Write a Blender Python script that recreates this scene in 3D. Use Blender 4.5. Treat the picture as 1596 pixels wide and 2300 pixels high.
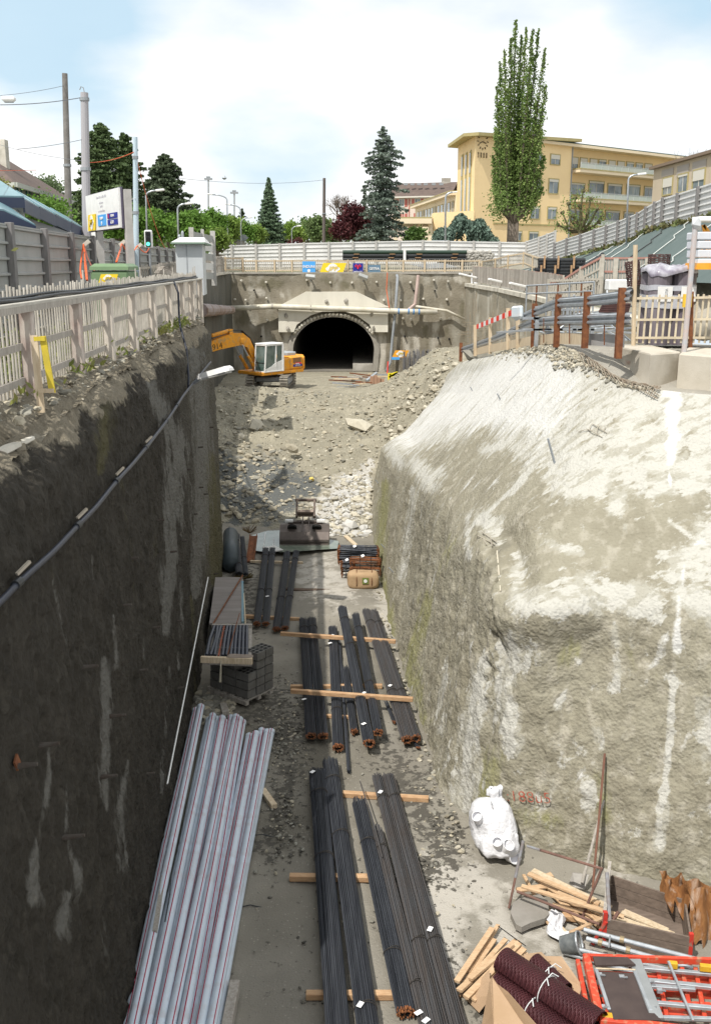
import bpy,math,random
import numpy as np
from mathutils import Vector,Matrix
random.seed(7)
RNG=np.random.default_rng(11)
for o in list(bpy.data.objects):bpy.data.objects.remove(o)
S=bpy.context.scene
COL=S.collection
PI=math.pi
H0=1.65
PITCH=math.atan(0.250)
cam=bpy.data.cameras.new('camera');camo=bpy.data.objects.new('camera',cam);COL.objects.link(camo)
cam.sensor_fit='VERTICAL';cam.sensor_height=36;cam.lens=35;cam.clip_start=0.1;cam.clip_end=3000
camo.location=(0,0,H0);camo.rotation_euler=(PI/2-PITCH,0,0);S.camera=camo
S.render.resolution_x=710;S.render.resolution_y=1024
S.view_settings.view_transform='Standard';S.view_settings.look='None'
S.view_settings.exposure=0.12;S.view_settings.gamma=1
SUN=Vector((3.2,4.5,-8.4)).normalized()
sl=bpy.data.lights.new('sun','SUN');sl.energy=4.3;sl.angle=math.radians(0.5);sl.color=(1.0,0.955,0.88)
so=bpy.data.objects.new('sun',sl);COL.objects.link(so);so.location=(-40,-60,90)
so.rotation_euler=SUN.to_track_quat('-Z','Y').to_euler()
W=bpy.data.worlds.new('World');S.world=W;W.use_nodes=True
nt=W.node_tree;nt.nodes.clear()
def wn(t,**k):
    n=nt.nodes.new(t)
    for a,b in k.items():setattr(n,a,b)
    return n
out=wn('ShaderNodeOutputWorld');bg=wn('ShaderNodeBackground');bg.inputs[1].default_value=0.12
sky=wn('ShaderNodeTexSky',sky_type='NISHITA',sun_disc=False)
sky.sun_elevation=math.asin(-SUN.z);sky.sun_rotation=math.atan2(-SUN.x,-SUN.y)
sky.air_density=1.0;sky.dust_density=2.0;sky.altitude=500
tc=wn('ShaderNodeTexCoord');mp=wn('ShaderNodeMapping');mp.inputs['Scale'].default_value=(1.0,1.0,2.6)
mp.inputs['Location'].default_value=(0.35,0.1,0.22)
nz=wn('ShaderNodeTexNoise');nz.inputs['Scale'].default_value=3.0;nz.inputs['Detail'].default_value=9;nz.inputs['Roughness'].default_value=0.52
cr=wn('ShaderNodeValToRGB');cr.color_ramp.elements[0].position=0.27;cr.color_ramp.elements[1].position=0.52
cr.color_ramp.elements[0].color=(0.12,0.12,0.12,1);cr.color_ramp.elements[1].color=(1,1,1,1)
nz2=wn('ShaderNodeTexNoise');nz2.inputs['Scale'].default_value=3.3;nz2.inputs['Detail'].default_value=7
cr2=wn('ShaderNodeValToRGB');cr2.color_ramp.elements[0].position=0.34;cr2.color_ramp.elements[1].position=0.54
cr2.color_ramp.elements[0].color=(6.2,6.9,7.5,1);cr2.color_ramp.elements[1].color=(9.0,9.0,8.95,1)
mx=wn('ShaderNodeMix',data_type='RGBA')
mb=wn('ShaderNodeMix',data_type='RGBA');mb.inputs[0].default_value=0.85;mb.inputs[7].default_value=(4.6,6.4,7.6,1)
L=nt.links.new
L(tc.outputs['Generated'],mp.inputs[0]);L(mp.outputs[0],nz.inputs[0]);L(mp.outputs[0],nz2.inputs[0])
sep=wn('ShaderNodeSeparateXYZ');L(tc.outputs['Generated'],sep.inputs[0])
def wmath(op,a,b=None,v=None):
    n=wn('ShaderNodeMath',operation=op)
    if hasattr(a,'links'):L(a,n.inputs[0])
    else:n.inputs[0].default_value=a
    if b is not None:
        if hasattr(b,'links'):L(b,n.inputs[1])
        else:n.inputs[1].default_value=b
    return n.outputs[0]
def lobe(d,width,amt):
    v=Vector(d).normalized()
    dp=wn('ShaderNodeVectorMath',operation='DOT_PRODUCT');L(tc.outputs['Generated'],dp.inputs[0]);dp.inputs[1].default_value=v
    m=wn('ShaderNodeMapRange',interpolation_type='SMOOTHSTEP');L(dp.outputs['Value'],m.inputs[0])
    m.inputs[1].default_value=math.cos(width);m.inputs[2].default_value=1.0;m.inputs[3].default_value=0;m.inputs[4].default_value=amt
    return m.outputs[0]
acc=nz.outputs['Fac']
for d,w_,a_ in(((-.36,1,.20),.20,-.20),((-.40,1,.33),.2,-.16),((-.185,1,.235),.07,-.16),((-.27,1,.17),.09,-.12),((.42,1,.30),.10,-.2),((-.075,1,.115),.10,-.20),((.29,1,.22),.09,-.17),((.17,1,.30),.07,-.12),((-.12,1,.33),.09,-.14),((.0,1,.30),.28,.14)):
    acc=wmath('ADD',acc,lobe(d,w_,a_))
acc=wmath('ADD',acc,.06)
L(acc,cr.inputs[0]);L(nz2.outputs['Fac'],cr2.inputs[0])
L(sky.outputs[0],mb.inputs[6]);L(cr.outputs[0],mx.inputs[0]);L(mb.outputs[2],mx.inputs[6]);L(cr2.outputs[0],mx.inputs[7])
L(mx.outputs[2],bg.inputs[0]);L(bg.outputs[0],out.inputs[0])
F=2236.0;sp_,cp_=math.sin(PITCH),math.cos(PITCH)
def ray(u,v):
    a,b=(u-798)/F,(v-1150)/F
    return Vector((a,cp_-b*sp_,-(sp_+b*cp_)))
def at(u,v,y):
    r=ray(u,v);t=y/r.y
    return Vector((r.x*t,y,H0+r.z*t))
def on(u,v,z):
    r=ray(u,v);t=(z-H0)/r.z
    return Vector((r.x*t,r.y*t,z))
def onplane(u,v,p,n):
    r=ray(u,v);o=Vector((0,0,H0));t=(Vector(p)-o).dot(n)/r.dot(n)
    return o+r*t
def proj(P):
    P=np.asarray(P,float);x=P[:,0];y=P[:,1];z=P[:,2]-H0
    f=y*cp_-z*sp_;d=-(y*sp_+z*cp_)
    f=np.maximum(f,.05)
    return 798+F*x/f,1150+F*d/f
def _h(i,j,k,s):
    n=(i*374761393+j*668265263+k*2147483647+s*974711)&0xffffffff
    n=((n^(n>>13))*1274126177)&0xffffffff
    return((n^(n>>16))&0xffff)/65535.0
def vnoise(P,s=0):
    P=np.asarray(P,float);I=np.floor(P).astype(np.int64);f=P-I;f=f*f*(3-2*f);r=0
    for a in(0,1):
        for b in(0,1):
            for c in(0,1):
                w=(f[:,0]if a else 1-f[:,0])*(f[:,1]if b else 1-f[:,1])*(f[:,2]if c else 1-f[:,2])
                r=r+w*_h(I[:,0]+a,I[:,1]+b,I[:,2]+c,s)
    return r
def fbm(P,sc,o=4,s=0):
    P=np.asarray(P,float)*sc;r=0;a=1;t=0
    for i in range(o):
        r=r+a*vnoise(P,s+i);t+=a;a*=.5;P=P*2.03+7.1
    return r/t
def sm(a,b,x):
    t=np.clip((np.asarray(x,float)-a)/(b-a),0,1);return t*t*(3-2*t)
MATS={}
def mk(name,c1,c2=None,scale=4,rough=.75,metal=0,bump=0,bscale=30,bdist=.02,detail=5,stretch=(1,1,1),lo=.35,hi=.65,c3=None,s3=.5,island=0,spec=.3,bstretch=None,alpha=1,trans=0):
    if name in MATS:return MATS[name]
    m=bpy.data.materials.new(name);m.use_nodes=True;MATS[name]=m
    t=m.node_tree;N=t.nodes;l=t.links.new;b=N['Principled BSDF']
    b.inputs['Roughness'].default_value=rough;b.inputs['Metallic'].default_value=metal
    b.inputs['Specular IOR Level'].default_value=spec
    b.inputs['Base Color'].default_value=(*c1,1)
    if alpha<1:b.inputs['Alpha'].default_value=alpha
    if trans:b.inputs['Transmission Weight'].default_value=trans
    tc=N.new('ShaderNodeTexCoord');mp=N.new('ShaderNodeMapping');l(tc.outputs['Object'],mp.inputs[0]);mp.inputs['Scale'].default_value=stretch
    col=None
    if c2 is not None:
        n=N.new('ShaderNodeTexNoise');n.inputs['Scale'].default_value=scale;n.inputs['Detail'].default_value=detail;n.inputs['Roughness'].default_value=.6
        l(mp.outputs[0],n.inputs[0]);r=N.new('ShaderNodeMapRange');l(n.outputs['Fac'],r.inputs[0]);r.inputs[1].default_value=lo;r.inputs[2].default_value=hi
        x=N.new('ShaderNodeMix');x.data_type='RGBA';l(r.outputs[0],x.inputs[0]);x.inputs[6].default_value=(*c1,1);x.inputs[7].default_value=(*c2,1)
        col=x.outputs[2]
    if c3 is not None:
        n=N.new('ShaderNodeTexNoise');n.inputs['Scale'].default_value=scale*s3;n.inputs['Detail'].default_value=detail+2
        l(mp.outputs[0],n.inputs[0]);r=N.new('ShaderNodeMapRange');l(n.outputs['Fac'],r.inputs[0]);r.inputs[1].default_value=.52;r.inputs[2].default_value=.66
        x=N.new('ShaderNodeMix');x.data_type='RGBA';l(r.outputs[0],x.inputs[0])
        if col:l(col,x.inputs[6])
        else:x.inputs[6].default_value=(*c1,1)
        x.inputs[7].default_value=(*c3,1);col=x.outputs[2]
    if island:
        g=N.new('ShaderNodeNewGeometry');hsv=N.new('ShaderNodeHueSaturation');r=N.new('ShaderNodeMapRange');l(g.outputs['Random Per Island'],r.inputs[0])
        r.inputs[3].default_value=1-island;r.inputs[4].default_value=1+island
        l(r.outputs[0],hsv.inputs['Value'])
        if col:l(col,hsv.inputs['Color'])
        else:hsv.inputs['Color'].default_value=(*c1,1)
        col=hsv.outputs[0]
    if col:l(col,b.inputs['Base Color'])
    if bump:
        mp2=mp
        if bstretch:mp2=N.new('ShaderNodeMapping');l(tc.outputs['Object'],mp2.inputs[0]);mp2.inputs['Scale'].default_value=bstretch
        n=N.new('ShaderNodeTexNoise');n.inputs['Scale'].default_value=bscale;n.inputs['Detail'].default_value=4;l(mp2.outputs[0],n.inputs[0])
        bp=N.new('ShaderNodeBump');bp.inputs['Strength'].default_value=bump;bp.inputs['Distance'].default_value=bdist
        l(n.outputs['Fac'],bp.inputs['Height']);l(bp.outputs[0],b.inputs['Normal'])
    return m
def leafmat(name,c1,c2,sc=.6,trl=.35):
    if name in MATS:return MATS[name]
    m=mk(name,c1,c2,scale=sc,rough=.65,island=.35)
    t=m.node_tree;N=t.nodes;l=t.links.new;b=N['Principled BSDF'];o=N['Material Output']
    tr=N.new('ShaderNodeBsdfTranslucent');src=b.inputs['Base Color'].links[0].from_socket;l(src,tr.inputs[0])
    x=N.new('ShaderNodeMixShader');x.inputs[0].default_value=trl;l(b.outputs[0],x.inputs[1]);l(tr.outputs[0],x.inputs[2]);l(x.outputs[0],o.inputs[0])
    return m
def tag(o,label=None,cat=None,group=None,kind=None):
    if label:o['label']=label
    if cat:o['category']=cat
    if group:o['group']=group
    if kind:o['kind']=kind
    return o
def thing(name,label,cat,loc=(0,0,0),rotz=0,group=None):
    o=bpy.data.objects.new(name,None);COL.objects.link(o);o.empty_display_size=.2
    o.location=loc;o.rotation_euler=(0,0,rotz);return tag(o,label,cat,group)
def root_of(o):
    while o.parent:o=o.parent
    return o
def rotto(d):
    return Vector(d).to_track_quat('Z','Y').to_matrix().to_4x4()
class MB:
    def __init__(s,M=None):
        s.v=[];s.f=[];s.m=[];s.M=M;s.cur=0;s.smooth=False
    def add(s,vs,fs):
        o=len(s.v)
        if s.M is not None:vs=[s.M@Vector(p)for p in vs]
        s.v+=[tuple(p)for p in vs];s.f+=[tuple(i+o for i in f)for f in fs];s.m+=[s.cur]*len(fs);return s
    def box(s,c,size,R=None,bev=0):
        x,y,z=size[0]/2,size[1]/2,size[2]/2;c=Vector(c)
        if bev:
            bx,by,bz=min(bev,x*.9),min(bev,y*.9),min(bev,z*.9)
            vs=[];
            for sx in(-1,1):
                for sy in(-1,1):
                    for sz in(-1,1):
                        vs+=[(sx*(x-bx),sy*(y-by),sz*z),(sx*(x-bx),sy*y,sz*(z-bz)),(sx*x,sy*(y-by),sz*(z-bz))]
            def i(a,b,d,k):return((a*2+b)*2+d)*3+k
            fs=[(i(0,0,1,0),i(1,0,1,0),i(1,1,1,0),i(0,1,1,0)),(i(0,0,0,0),i(0,1,0,0),i(1,1,0,0),i(1,0,0,0)),(i(0,0,0,1),i(1,0,0,1),i(1,0,1,1),i(0,0,1,1)),(i(0,1,0,1),i(0,1,1,1),i(1,1,1,1),i(1,1,0,1)),(i(0,0,0,2),i(0,0,1,2),i(0,1,1,2),i(0,1,0,2)),(i(1,0,0,2),i(1,1,0,2),i(1,1,1,2),i(1,0,1,2))]
            for a in(0,1):
                for b in(0,1):
                    fs.append((i(0,a,b,0),i(1,a,b,0),i(1,a,b,1),i(0,a,b,1))if(a!=b)else(i(0,a,b,1),i(1,a,b,1),i(1,a,b,0),i(0,a,b,0)))
                    fs.append((i(a,0,b,0),i(a,0,b,2),i(a,1,b,2),i(a,1,b,0))if(a==b)else(i(a,0,b,0),i(a,1,b,0),i(a,1,b,2),i(a,0,b,2)))
                    fs.append((i(a,b,0,1),i(a,b,0,2),i(a,b,1,2),i(a,b,1,1))if(a!=b)else(i(a,b,0,1),i(a,b,1,1),i(a,b,1,2),i(a,b,0,2)))
                    for d in(0,1):
                        fs.append((i(a,b,d,0),i(a,b,d,1),i(a,b,d,2))if((a+b+d)%2)else(i(a,b,d,0),i(a,b,d,2),i(a,b,d,1)))
        else:
            vs=[(sx*x,sy*y,sz*z)for sx in(-1,1)for sy in(-1,1)for sz in(-1,1)]
            fs=[(0,1,3,2),(4,6,7,5),(0,4,5,1),(2,3,7,6),(0,2,6,4),(1,5,7,3)]
        vs=[Vector(p)for p in vs]
        if R is not None:vs=[R@p for p in vs]
        return s.add([p+c for p in vs],fs)
    def beam(s,a,b,w,h,up=(0,0,1),bev=0):
        a,b=Vector(a),Vector(b);d=b-a;L_=d.length;d=d/L_;up=Vector(up)
        x=d.cross(up)
        if x.length<1e-4:x=d.cross(Vector((1,0,0)))
        x.normalize();z=x.cross(d)
        R=Matrix((x,d,z)).transposed()
        return s.box((a+b)/2,(w,L_,h),R,bev)
    def tube(s,pts,r,n=8,cap=True,r2=None):
        pts=[Vector(p)for p in pts];k=len(pts);vs=[];prev=None
        for i,p in enumerate(pts):
            d=(pts[min(i+1,k-1)]-pts[max(i-1,0)]).normalized()
            if prev is None:
                x=d.orthogonal().normalized()
            else:
                x=(prev-d*prev.dot(d)).normalized()
            prev=x;y=d.cross(x)
            rr=r if r2 is None else r+(r2-r)*i/(k-1)
            if isinstance(r,(list,tuple)):rr=r[i]
            vs+=[p+(x*math.cos(2*PI*j/n)+y*math.sin(2*PI*j/n))*rr for j in range(n)]
        fs=[(i*n+j,i*n+(j+1)%n,(i+1)*n+(j+1)%n,(i+1)*n+j)for i in range(k-1)for j in range(n)]
        if cap:fs+=[tuple(range(n-1,-1,-1)),tuple((k-1)*n+j for j in range(n))]
        return s.add(vs,fs)
    def ring(s,pts,r,ri,n=16):
        a,b=Vector(pts[0]),Vector(pts[1]);d=(b-a).normalized();x=d.orthogonal().normalized();y=d.cross(x);vs=[]
        for p,rr in((a,r),(b,r),(b,ri),(a,ri)):
            vs+=[p+(x*math.cos(2*PI*j/n)+y*math.sin(2*PI*j/n))*rr for j in range(n)]
        fs=[(q*n+j,q*n+(j+1)%n,((q+1)%4)*n+(j+1)%n,((q+1)%4)*n+j)for q in range(4)for j in range(n)]
        return s.add(vs,fs)
    def prism(s,poly,ext):
        poly=[Vector(p)for p in poly];e=Vector(ext);n=len(poly)
        vs=poly+[p+e for p in poly]
        return s.add(vs,[tuple(range(n-1,-1,-1)),tuple(n+i for i in range(n))]+[(i,(i+1)%n,n+(i+1)%n,n+i)for i in range(n)])
    def quad(s,a,b,c,d):return s.add([a,b,c,d],[(0,1,2,3)])
    def rock(s,c,r,sq=(1,1,1),n=0):
        g=(1+5**.5)/2
        iv=[(-1,g,0),(1,g,0),(-1,-g,0),(1,-g,0),(0,-1,g),(0,1,g),(0,-1,-g),(0,1,-g),(g,0,-1),(g,0,1),(-g,0,-1),(-g,0,1)]
        fc=[(0,11,5),(0,5,1),(0,1,7),(0,7,10),(0,10,11),(1,5,9),(5,11,4),(11,10,2),(10,7,6),(7,1,8),(3,9,4),(3,4,2),(3,2,6),(3,6,8),(3,8,9),(4,9,5),(2,4,11),(6,2,10),(8,6,7),(9,8,1)]
        E=Matrix.Rotation(random.random()*6.3,3,'Z')@Matrix.Rotation(random.random()*.8-.4,3,'X')@Matrix.Rotation(random.random()*.8-.4,3,'Y')
        vs=[Vector(c)+E@Vector((p[0]*r*sq[0]*random.uniform(.6,1.1),p[1]*r*sq[1]*random.uniform(.6,1.1),p[2]*r*sq[2]*random.uniform(.6,1.1)))*.55 for p in iv]
        return s.add(vs,fc)
    def build(s,name,mat,parent=None,label=None,cat=None,group=None,kind=None,smooth=None,loc=None):
        me=bpy.data.meshes.new(name);mats=mat if isinstance(mat,(list,tuple))else[mat]
        V=np.array([tuple(p)for p in s.v],dtype=float).reshape(-1,3)
        if parent is not None:
            Mi=np.array(root_of(parent).matrix_basis.inverted());V=V@Mi[:3,:3].T+Mi[:3,3]
        else:
            if loc is None:lo,hi=V.min(0),V.max(0);loc=((lo[0]+hi[0])/2,(lo[1]+hi[1])/2,lo[2])
            V=V-np.array(tuple(loc))
        me.from_pydata(V.tolist(),[],s.f)
        for m in mats:me.materials.append(m)
        if len(mats)>1:me.polygons.foreach_set('material_index',s.m)
        if smooth or(smooth is None and s.smooth):me.polygons.foreach_set('use_smooth',[True]*len(me.polygons))
        me.update()
        o=bpy.data.objects.new(name,me);COL.objects.link(o)
        if parent is not None:o.parent=parent
        else:o.location=loc
        return tag(o,label,cat,group,kind)
def npmesh(name,V,Fq,mats,parent=None,label=None,cat=None,group=None,kind=None,smooth=True,attrs=None,loc=(0,0,0),midx=None):
    """V (n,3) Fq (m,4) or (m,3)"""
    V=np.asarray(V,float)
    if parent is not None:
        Mi=np.array(root_of(parent).matrix_basis.inverted());V=V@Mi[:3,:3].T+Mi[:3,3]
    else:V=V-np.array(loc)
    me=bpy.data.meshes.new(name);k=Fq.shape[1]
    me.vertices.add(len(V));me.vertices.foreach_set('co',V.ravel())
    me.loops.add(Fq.size);me.loops.foreach_set('vertex_index',Fq.ravel().astype(np.int32))
    me.polygons.add(len(Fq));me.polygons.foreach_set('loop_start',np.arange(0,Fq.size,k,dtype=np.int32));me.polygons.foreach_set('loop_total',np.full(len(Fq),k,dtype=np.int32))
    for m in(mats if isinstance(mats,(list,tuple))else[mats]):me.materials.append(m)
    me.update(calc_edges=True)
    if midx is not None:me.polygons.foreach_set('material_index',midx)
    me.polygons.foreach_set('use_smooth',[smooth]*len(Fq))
    if attrs:
        for n,a in attrs.items():
            at_=me.attributes.new(n,'FLOAT','POINT');at_.data.foreach_set('value',np.asarray(a,dtype=np.float32))
    me.validate();me.update()
    o=bpy.data.objects.new(name,me);COL.objects.link(o)
    if parent is not None:o.parent=parent
    else:o.location=loc
    return tag(o,label,cat,group,kind)
def gridF(nu,nv):
    i=np.arange(nu-1)[:,None]*nv+np.arange(nv-1)[None,:]
    return np.stack([i,i+nv,i+nv+1,i+1],-1).reshape(-1,4)
def copy_tree(o,parent=None):
    c=o.copy();COL.objects.link(c)
    if parent:c.parent=parent
    for ch in list(o.children):copy_tree(ch,c)
    return c
FONT=None
def text(s,size,M,mat,name,parent,depth=.01,squash=1.0,bold=.0,shear=0):
    cu=bpy.data.curves.new('t','FONT');cu.body=s;cu.size=size;cu.align_x='CENTER';cu.align_y='CENTER';cu.extrude=depth/2;cu.offset=bold;cu.shear=shear;cu.resolution_u=3
    ob=bpy.data.objects.new('t',cu);COL.objects.link(ob)
    dg=bpy.context.evaluated_depsgraph_get();me=bpy.data.meshes.new_from_object(ob.evaluated_get(dg))
    bpy.data.objects.remove(ob);me.materials.clear();me.materials.append(mat)
    Mi=root_of(parent).matrix_basis.inverted()if parent else Matrix()
    me.transform(Mi@M@Matrix.Diagonal((squash,1,1,1)))
    o=bpy.data.objects.new(name,me);COL.objects.link(o)
    if parent:o.parent=parent
    return o
def frame(o,right,nrm=None,up=(0,0,1)):
    x=Vector(right).normalized();z=Vector(nrm).normalized()if nrm is not None else x.cross(Vector(up)).normalized()
    y=z.cross(x).normalized()
    M=Matrix.Identity(4);
    for i in range(3):M[i][0]=x[i];M[i][1]=y[i];M[i][2]=z[i];M[i][3]=o[i]
    return M
conc=mk('concrete',(.36,.34,.30),(.27,.25,.215),scale=1.5,rough=.9,bump=.4,bscale=18,c3=(.44,.42,.38))
conc_light=mk('pale_concrete',(.60,.57,.50),(.50,.47,.40),scale=1.4,rough=.88,bump=.3,bscale=14,c3=(.42,.40,.34))
greywood=mk('weathered_wood',(.40,.37,.33),(.27,.245,.215),scale=3,rough=.85,stretch=(8,8,1),bump=.3,bscale=30,island=.22)
palewood=mk('pale_wood',(.60,.50,.36),(.46,.36,.24),scale=3,rough=.75,stretch=(6,6,1),island=.15)
freshwood=mk('fresh_timber',(.50,.33,.19),(.38,.22,.115),scale=2.4,rough=.7,stretch=(2,6,6),bump=.25,bscale=25,island=.18)
galv=mk('galvanised_steel',(.50,.53,.56),(.38,.41,.44),scale=6,rough=.38,metal=.6)
rust=mk('rusty_steel',(.22,.085,.035),(.12,.045,.022),scale=9,rough=.8,bump=.3,bscale=60,bdist=.004)
black=mk('black_plastic',(.018,.02,.022),(.03,.033,.036),scale=8,rough=.45)
whitep=mk('white_paint',(.78,.78,.77),(.70,.70,.69),scale=4,rough=.45)
steelgrey=mk('grey_paint',(.30,.32,.34),(.24,.26,.28),scale=4,rough=.5)
darkm=mk('dark_gap',(.012,.012,.012),rough=.9)
glass=mk('window_glass',(.10,.13,.15),(.25,.30,.33),scale=.6,rough=.12,spec=.6)
orange=mk('machine_orange',(.82,.36,.03),(.70,.29,.03),scale=3,rough=.45,c3=(.50,.30,.12),s3=1.5,bump=.05,bscale=6)
redp=mk('red_paint',(.55,.045,.03),(.40,.035,.025),scale=5,rough=.5,c3=(.30,.16,.12),s3=2)
# ============================================================ GROUND AND PIT
def soilmat(name,c1,c2,c3,sc=1.2,bump=.8,bsc=12,vor=True,pale=(.50,.46,.37),bd=.05):
    m=mk(name,c1,c2,scale=sc,rough=.95,c3=c3,s3=.35,bump=0)
    t=m.node_tree;N=t.nodes;l=t.links.new;b=N['Principled BSDF']
    tc=N.new('ShaderNodeTexCoord');n=N.new('ShaderNodeTexNoise');n.inputs['Scale'].default_value=bsc;n.inputs['Detail'].default_value=8;n.inputs['Roughness'].default_value=.65;l(tc.outputs['Object'],n.inputs[0])
    v=N.new('ShaderNodeTexVoronoi');v.inputs['Scale'].default_value=bsc*1.3;l(tc.outputs['Object'],v.inputs[0])
    mt=N.new('ShaderNodeMath');mt.operation='MULTIPLY_ADD';l(v.outputs['Distance'],mt.inputs[0]);mt.inputs[1].default_value=-.6;l(n.outputs['Fac'],mt.inputs[2])
    bp=N.new('ShaderNodeBump');bp.inputs['Strength'].default_value=bump;bp.inputs['Distance'].default_value=bd;l(mt.outputs[0],bp.inputs['Height']);l(bp.outputs[0],b.inputs['Normal'])
    v2=N.new('ShaderNodeTexVoronoi');v2.inputs['Scale'].default_value=bsc*.8;l(tc.outputs['Object'],v2.inputs[0])
    sp=N.new('ShaderNodeSeparateColor');l(v2.outputs['Color'],sp.inputs[0])
    g=N.new('ShaderNodeMath');g.operation='GREATER_THAN';l(sp.outputs[0],g.inputs[0]);g.inputs[1].default_value=.86
    d=N.new('ShaderNodeMath');d.operation='LESS_THAN';l(v2.outputs['Distance'],d.inputs[0]);d.inputs[1].default_value=.3
    mm=N.new('ShaderNodeMath');mm.operation='MULTIPLY';l(g.outputs[0],mm.inputs[0]);l(d.outputs[0],mm.inputs[1])
    x=N.new('ShaderNodeMix');x.data_type='RGBA';l(mm.outputs[0],x.inputs[0]);src=b.inputs['Base Color'].links[0].from_socket;l(src,x.inputs[6]);x.inputs[7].default_value=(*pale,1);l(x.outputs[2],b.inputs['Base Color'])
    return m
def add_attr_tint(m,attr,color,noise=0.0,nscale=3,thr=(.35,.65),stretch=(1,1,1),nmin=0.0):
    """mix base colour towards a stain colour where the painted stain attribute (+noise) is high"""
    t=m.node_tree;N=t.nodes;l=t.links.new;b=N['Principled BSDF']
    a=N.new('ShaderNodeAttribute');a.attribute_name=attr
    tc=N.new('ShaderNodeTexCoord');mp=N.new('ShaderNodeMapping');mp.inputs['Scale'].default_value=stretch;l(tc.outputs['Object'],mp.inputs[0])
    n=N.new('ShaderNodeTexNoise');n.inputs['Scale'].default_value=nscale;n.inputs['Detail'].default_value=8;n.inputs['Roughness'].default_value=.68;l(mp.outputs[0],n.inputs[0])
    k=N.new('ShaderNodeMath');k.operation='MULTIPLY_ADD';l(n.outputs['Fac'],k.inputs[0]);noise=noise*2.6;k.inputs[1].default_value=noise;
    ad=N.new('ShaderNodeMath');ad.operation='SUBTRACT';l(a.outputs['Fac'],ad.inputs[0]);ad.inputs[1].default_value=noise*.5
    l(ad.outputs[0],k.inputs[2])
    r=N.new('ShaderNodeMapRange');r.interpolation_type='SMOOTHSTEP';l(k.outputs[0],r.inputs[0]);r.inputs[1].default_value=thr[0];r.inputs[2].default_value=thr[1];r.inputs[4].default_value=1-nmin
    x=N.new('ShaderNodeMix');x.data_type='RGBA';l(r.outputs[0],x.inputs[0])
    src=b.inputs['Base Color'].links[0].from_socket;l(src,x.inputs[6]);x.inputs[7].default_value=(*color,1);l(x.outputs[2],b.inputs['Base Color'])
def stain(U,V,items):
    """items: (pts, width, strength[, sharp]) polylines in sheet coords -> 0..1"""
    r=np.zeros(len(U))
    for it in items:
        pts,w,s=it[0],it[1],it[2];best=np.full(len(U),1e9)
        for i in range(max(1,len(pts)-1)):
            a=np.array(pts[i],float);b=np.array(pts[min(i+1,len(pts)-1)],float);d=b-a;L2=max(d.dot(d),1e-6)
            t=np.clip(((U-a[0])*d[0]+(V-a[1])*d[1])/L2,0,1);w1=w[i]if isinstance(w,(list,tuple))else w;w2=w[min(i+1,len(w)-1)]if isinstance(w,(list,tuple))else w
            q=np.hypot(U-a[0]-t*d[0],V-a[1]-t*d[1])/(w1+(w2-w1)*t);best=np.minimum(best,q)
        r=np.maximum(r,s*np.clip(1.12-best*.68,0,1))
    return r
def le_x(y):
    return-3.43-(y-9.47)*(1.34/24.13)
pf_mat=soilmat('pit_floor_mud',(.20,.185,.155),(.26,.24,.20),(.145,.132,.105),sc=.5,bump=.6,bsc=26,pale=(.27,.25,.215),bd=.02)
xs=np.linspace(-6,14,230);ys=np.concatenate([np.linspace(2,10,30),np.linspace(10.06,30,330),np.linspace(30.1,43,100)])
X,Y=np.meshgrid(xs,ys,indexing='ij');P=np.stack([X.ravel(),Y.ravel(),X.ravel()*0],1)
zf=-8.4+(fbm(P,.5,4,3)-.5)*.22+(fbm(P,3,3,9)-.5)*.05
P[:,2]=zf
U,V=proj(P)
wet=stain(U,V,[([(600,1590),(640,1650)],70,.8),([(650,1730),(600,1900)],50,.7),([(900,1760),(1000,1900),(960,1960)],60,.8),([(870,1690),(930,1750)],60,.6),([(540,1290),(560,1400)],40,.7),([(1000,2180),(1100,2300)],90,.4)])
dry=stain(U,V,[([(1000,1990),(980,2150)],[70,60],.9),([(700,1290),(760,1310)],60,.7),([(1060,1960),(1150,2100)],60,.7),([(860,1340),(870,1420)],25,.8),([(1200,2150),(1400,2000)],80,.5)])
add_attr_tint(pf_mat,'dry',(.40,.375,.33),noise=.8,nscale=2.2,thr=(.3,.7))
add_attr_tint(pf_mat,'wet',(.085,.078,.065),noise=1.6,nscale=5,thr=(.45,.75))
npmesh('pit_floor',P,gridF(len(xs),len(ys)),pf_mat,kind='structure',attrs={'wet':wet,'dry':dry})
def pile_h(x,y):
    x=np.asarray(x,float);y=np.asarray(y,float)
    b=np.interp(y,[33,36,38,41,45,50,56,61,66,75,86],[-8.7,-8.55,-8.3,-7.75,-6.95,-6.25,-5.95,-6.25,-6.65,-7.0,-7.35])
    k=np.interp(y,[36,40,44,48,56,66,74,84],[0,.5,1.6,3.1,3.0,1.6,.8,.0])
    k2=np.interp(y,[38,42,47,55,66,80],[.0,.35,.5,.45,.1,0])
    h=b+k*sm(.3,5.2,x)+k2*sm(-2.5,-6.5,x)
    return h
xs=np.linspace(-11.5,12,300);ys=np.concatenate([np.linspace(33,58,330),np.linspace(58.2,87,90)])
X,Y=np.meshgrid(xs,ys,indexing='ij');P=np.stack([X.ravel(),Y.ravel(),X.ravel()*0],1)
P[:,2]=pile_h(P[:,0],P[:,1])
am=np.interp(P[:,1],[33,39,44,60,68,87],[.1,.3,1,1,.5,.1])
P[:,2]+=am*((fbm(P,.35,4,21)-.5)*1.3+(fbm(P,2.2,3,5)-.5)*.30+(fbm(P,6,2,8)-.5)*.12)
U,V=proj(P)
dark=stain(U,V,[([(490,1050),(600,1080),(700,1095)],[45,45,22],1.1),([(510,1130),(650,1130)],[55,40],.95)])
pale=stain(U,V,[([(740,1180),(770,1120),(830,1040)],[60,55,12],.8)])
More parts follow.
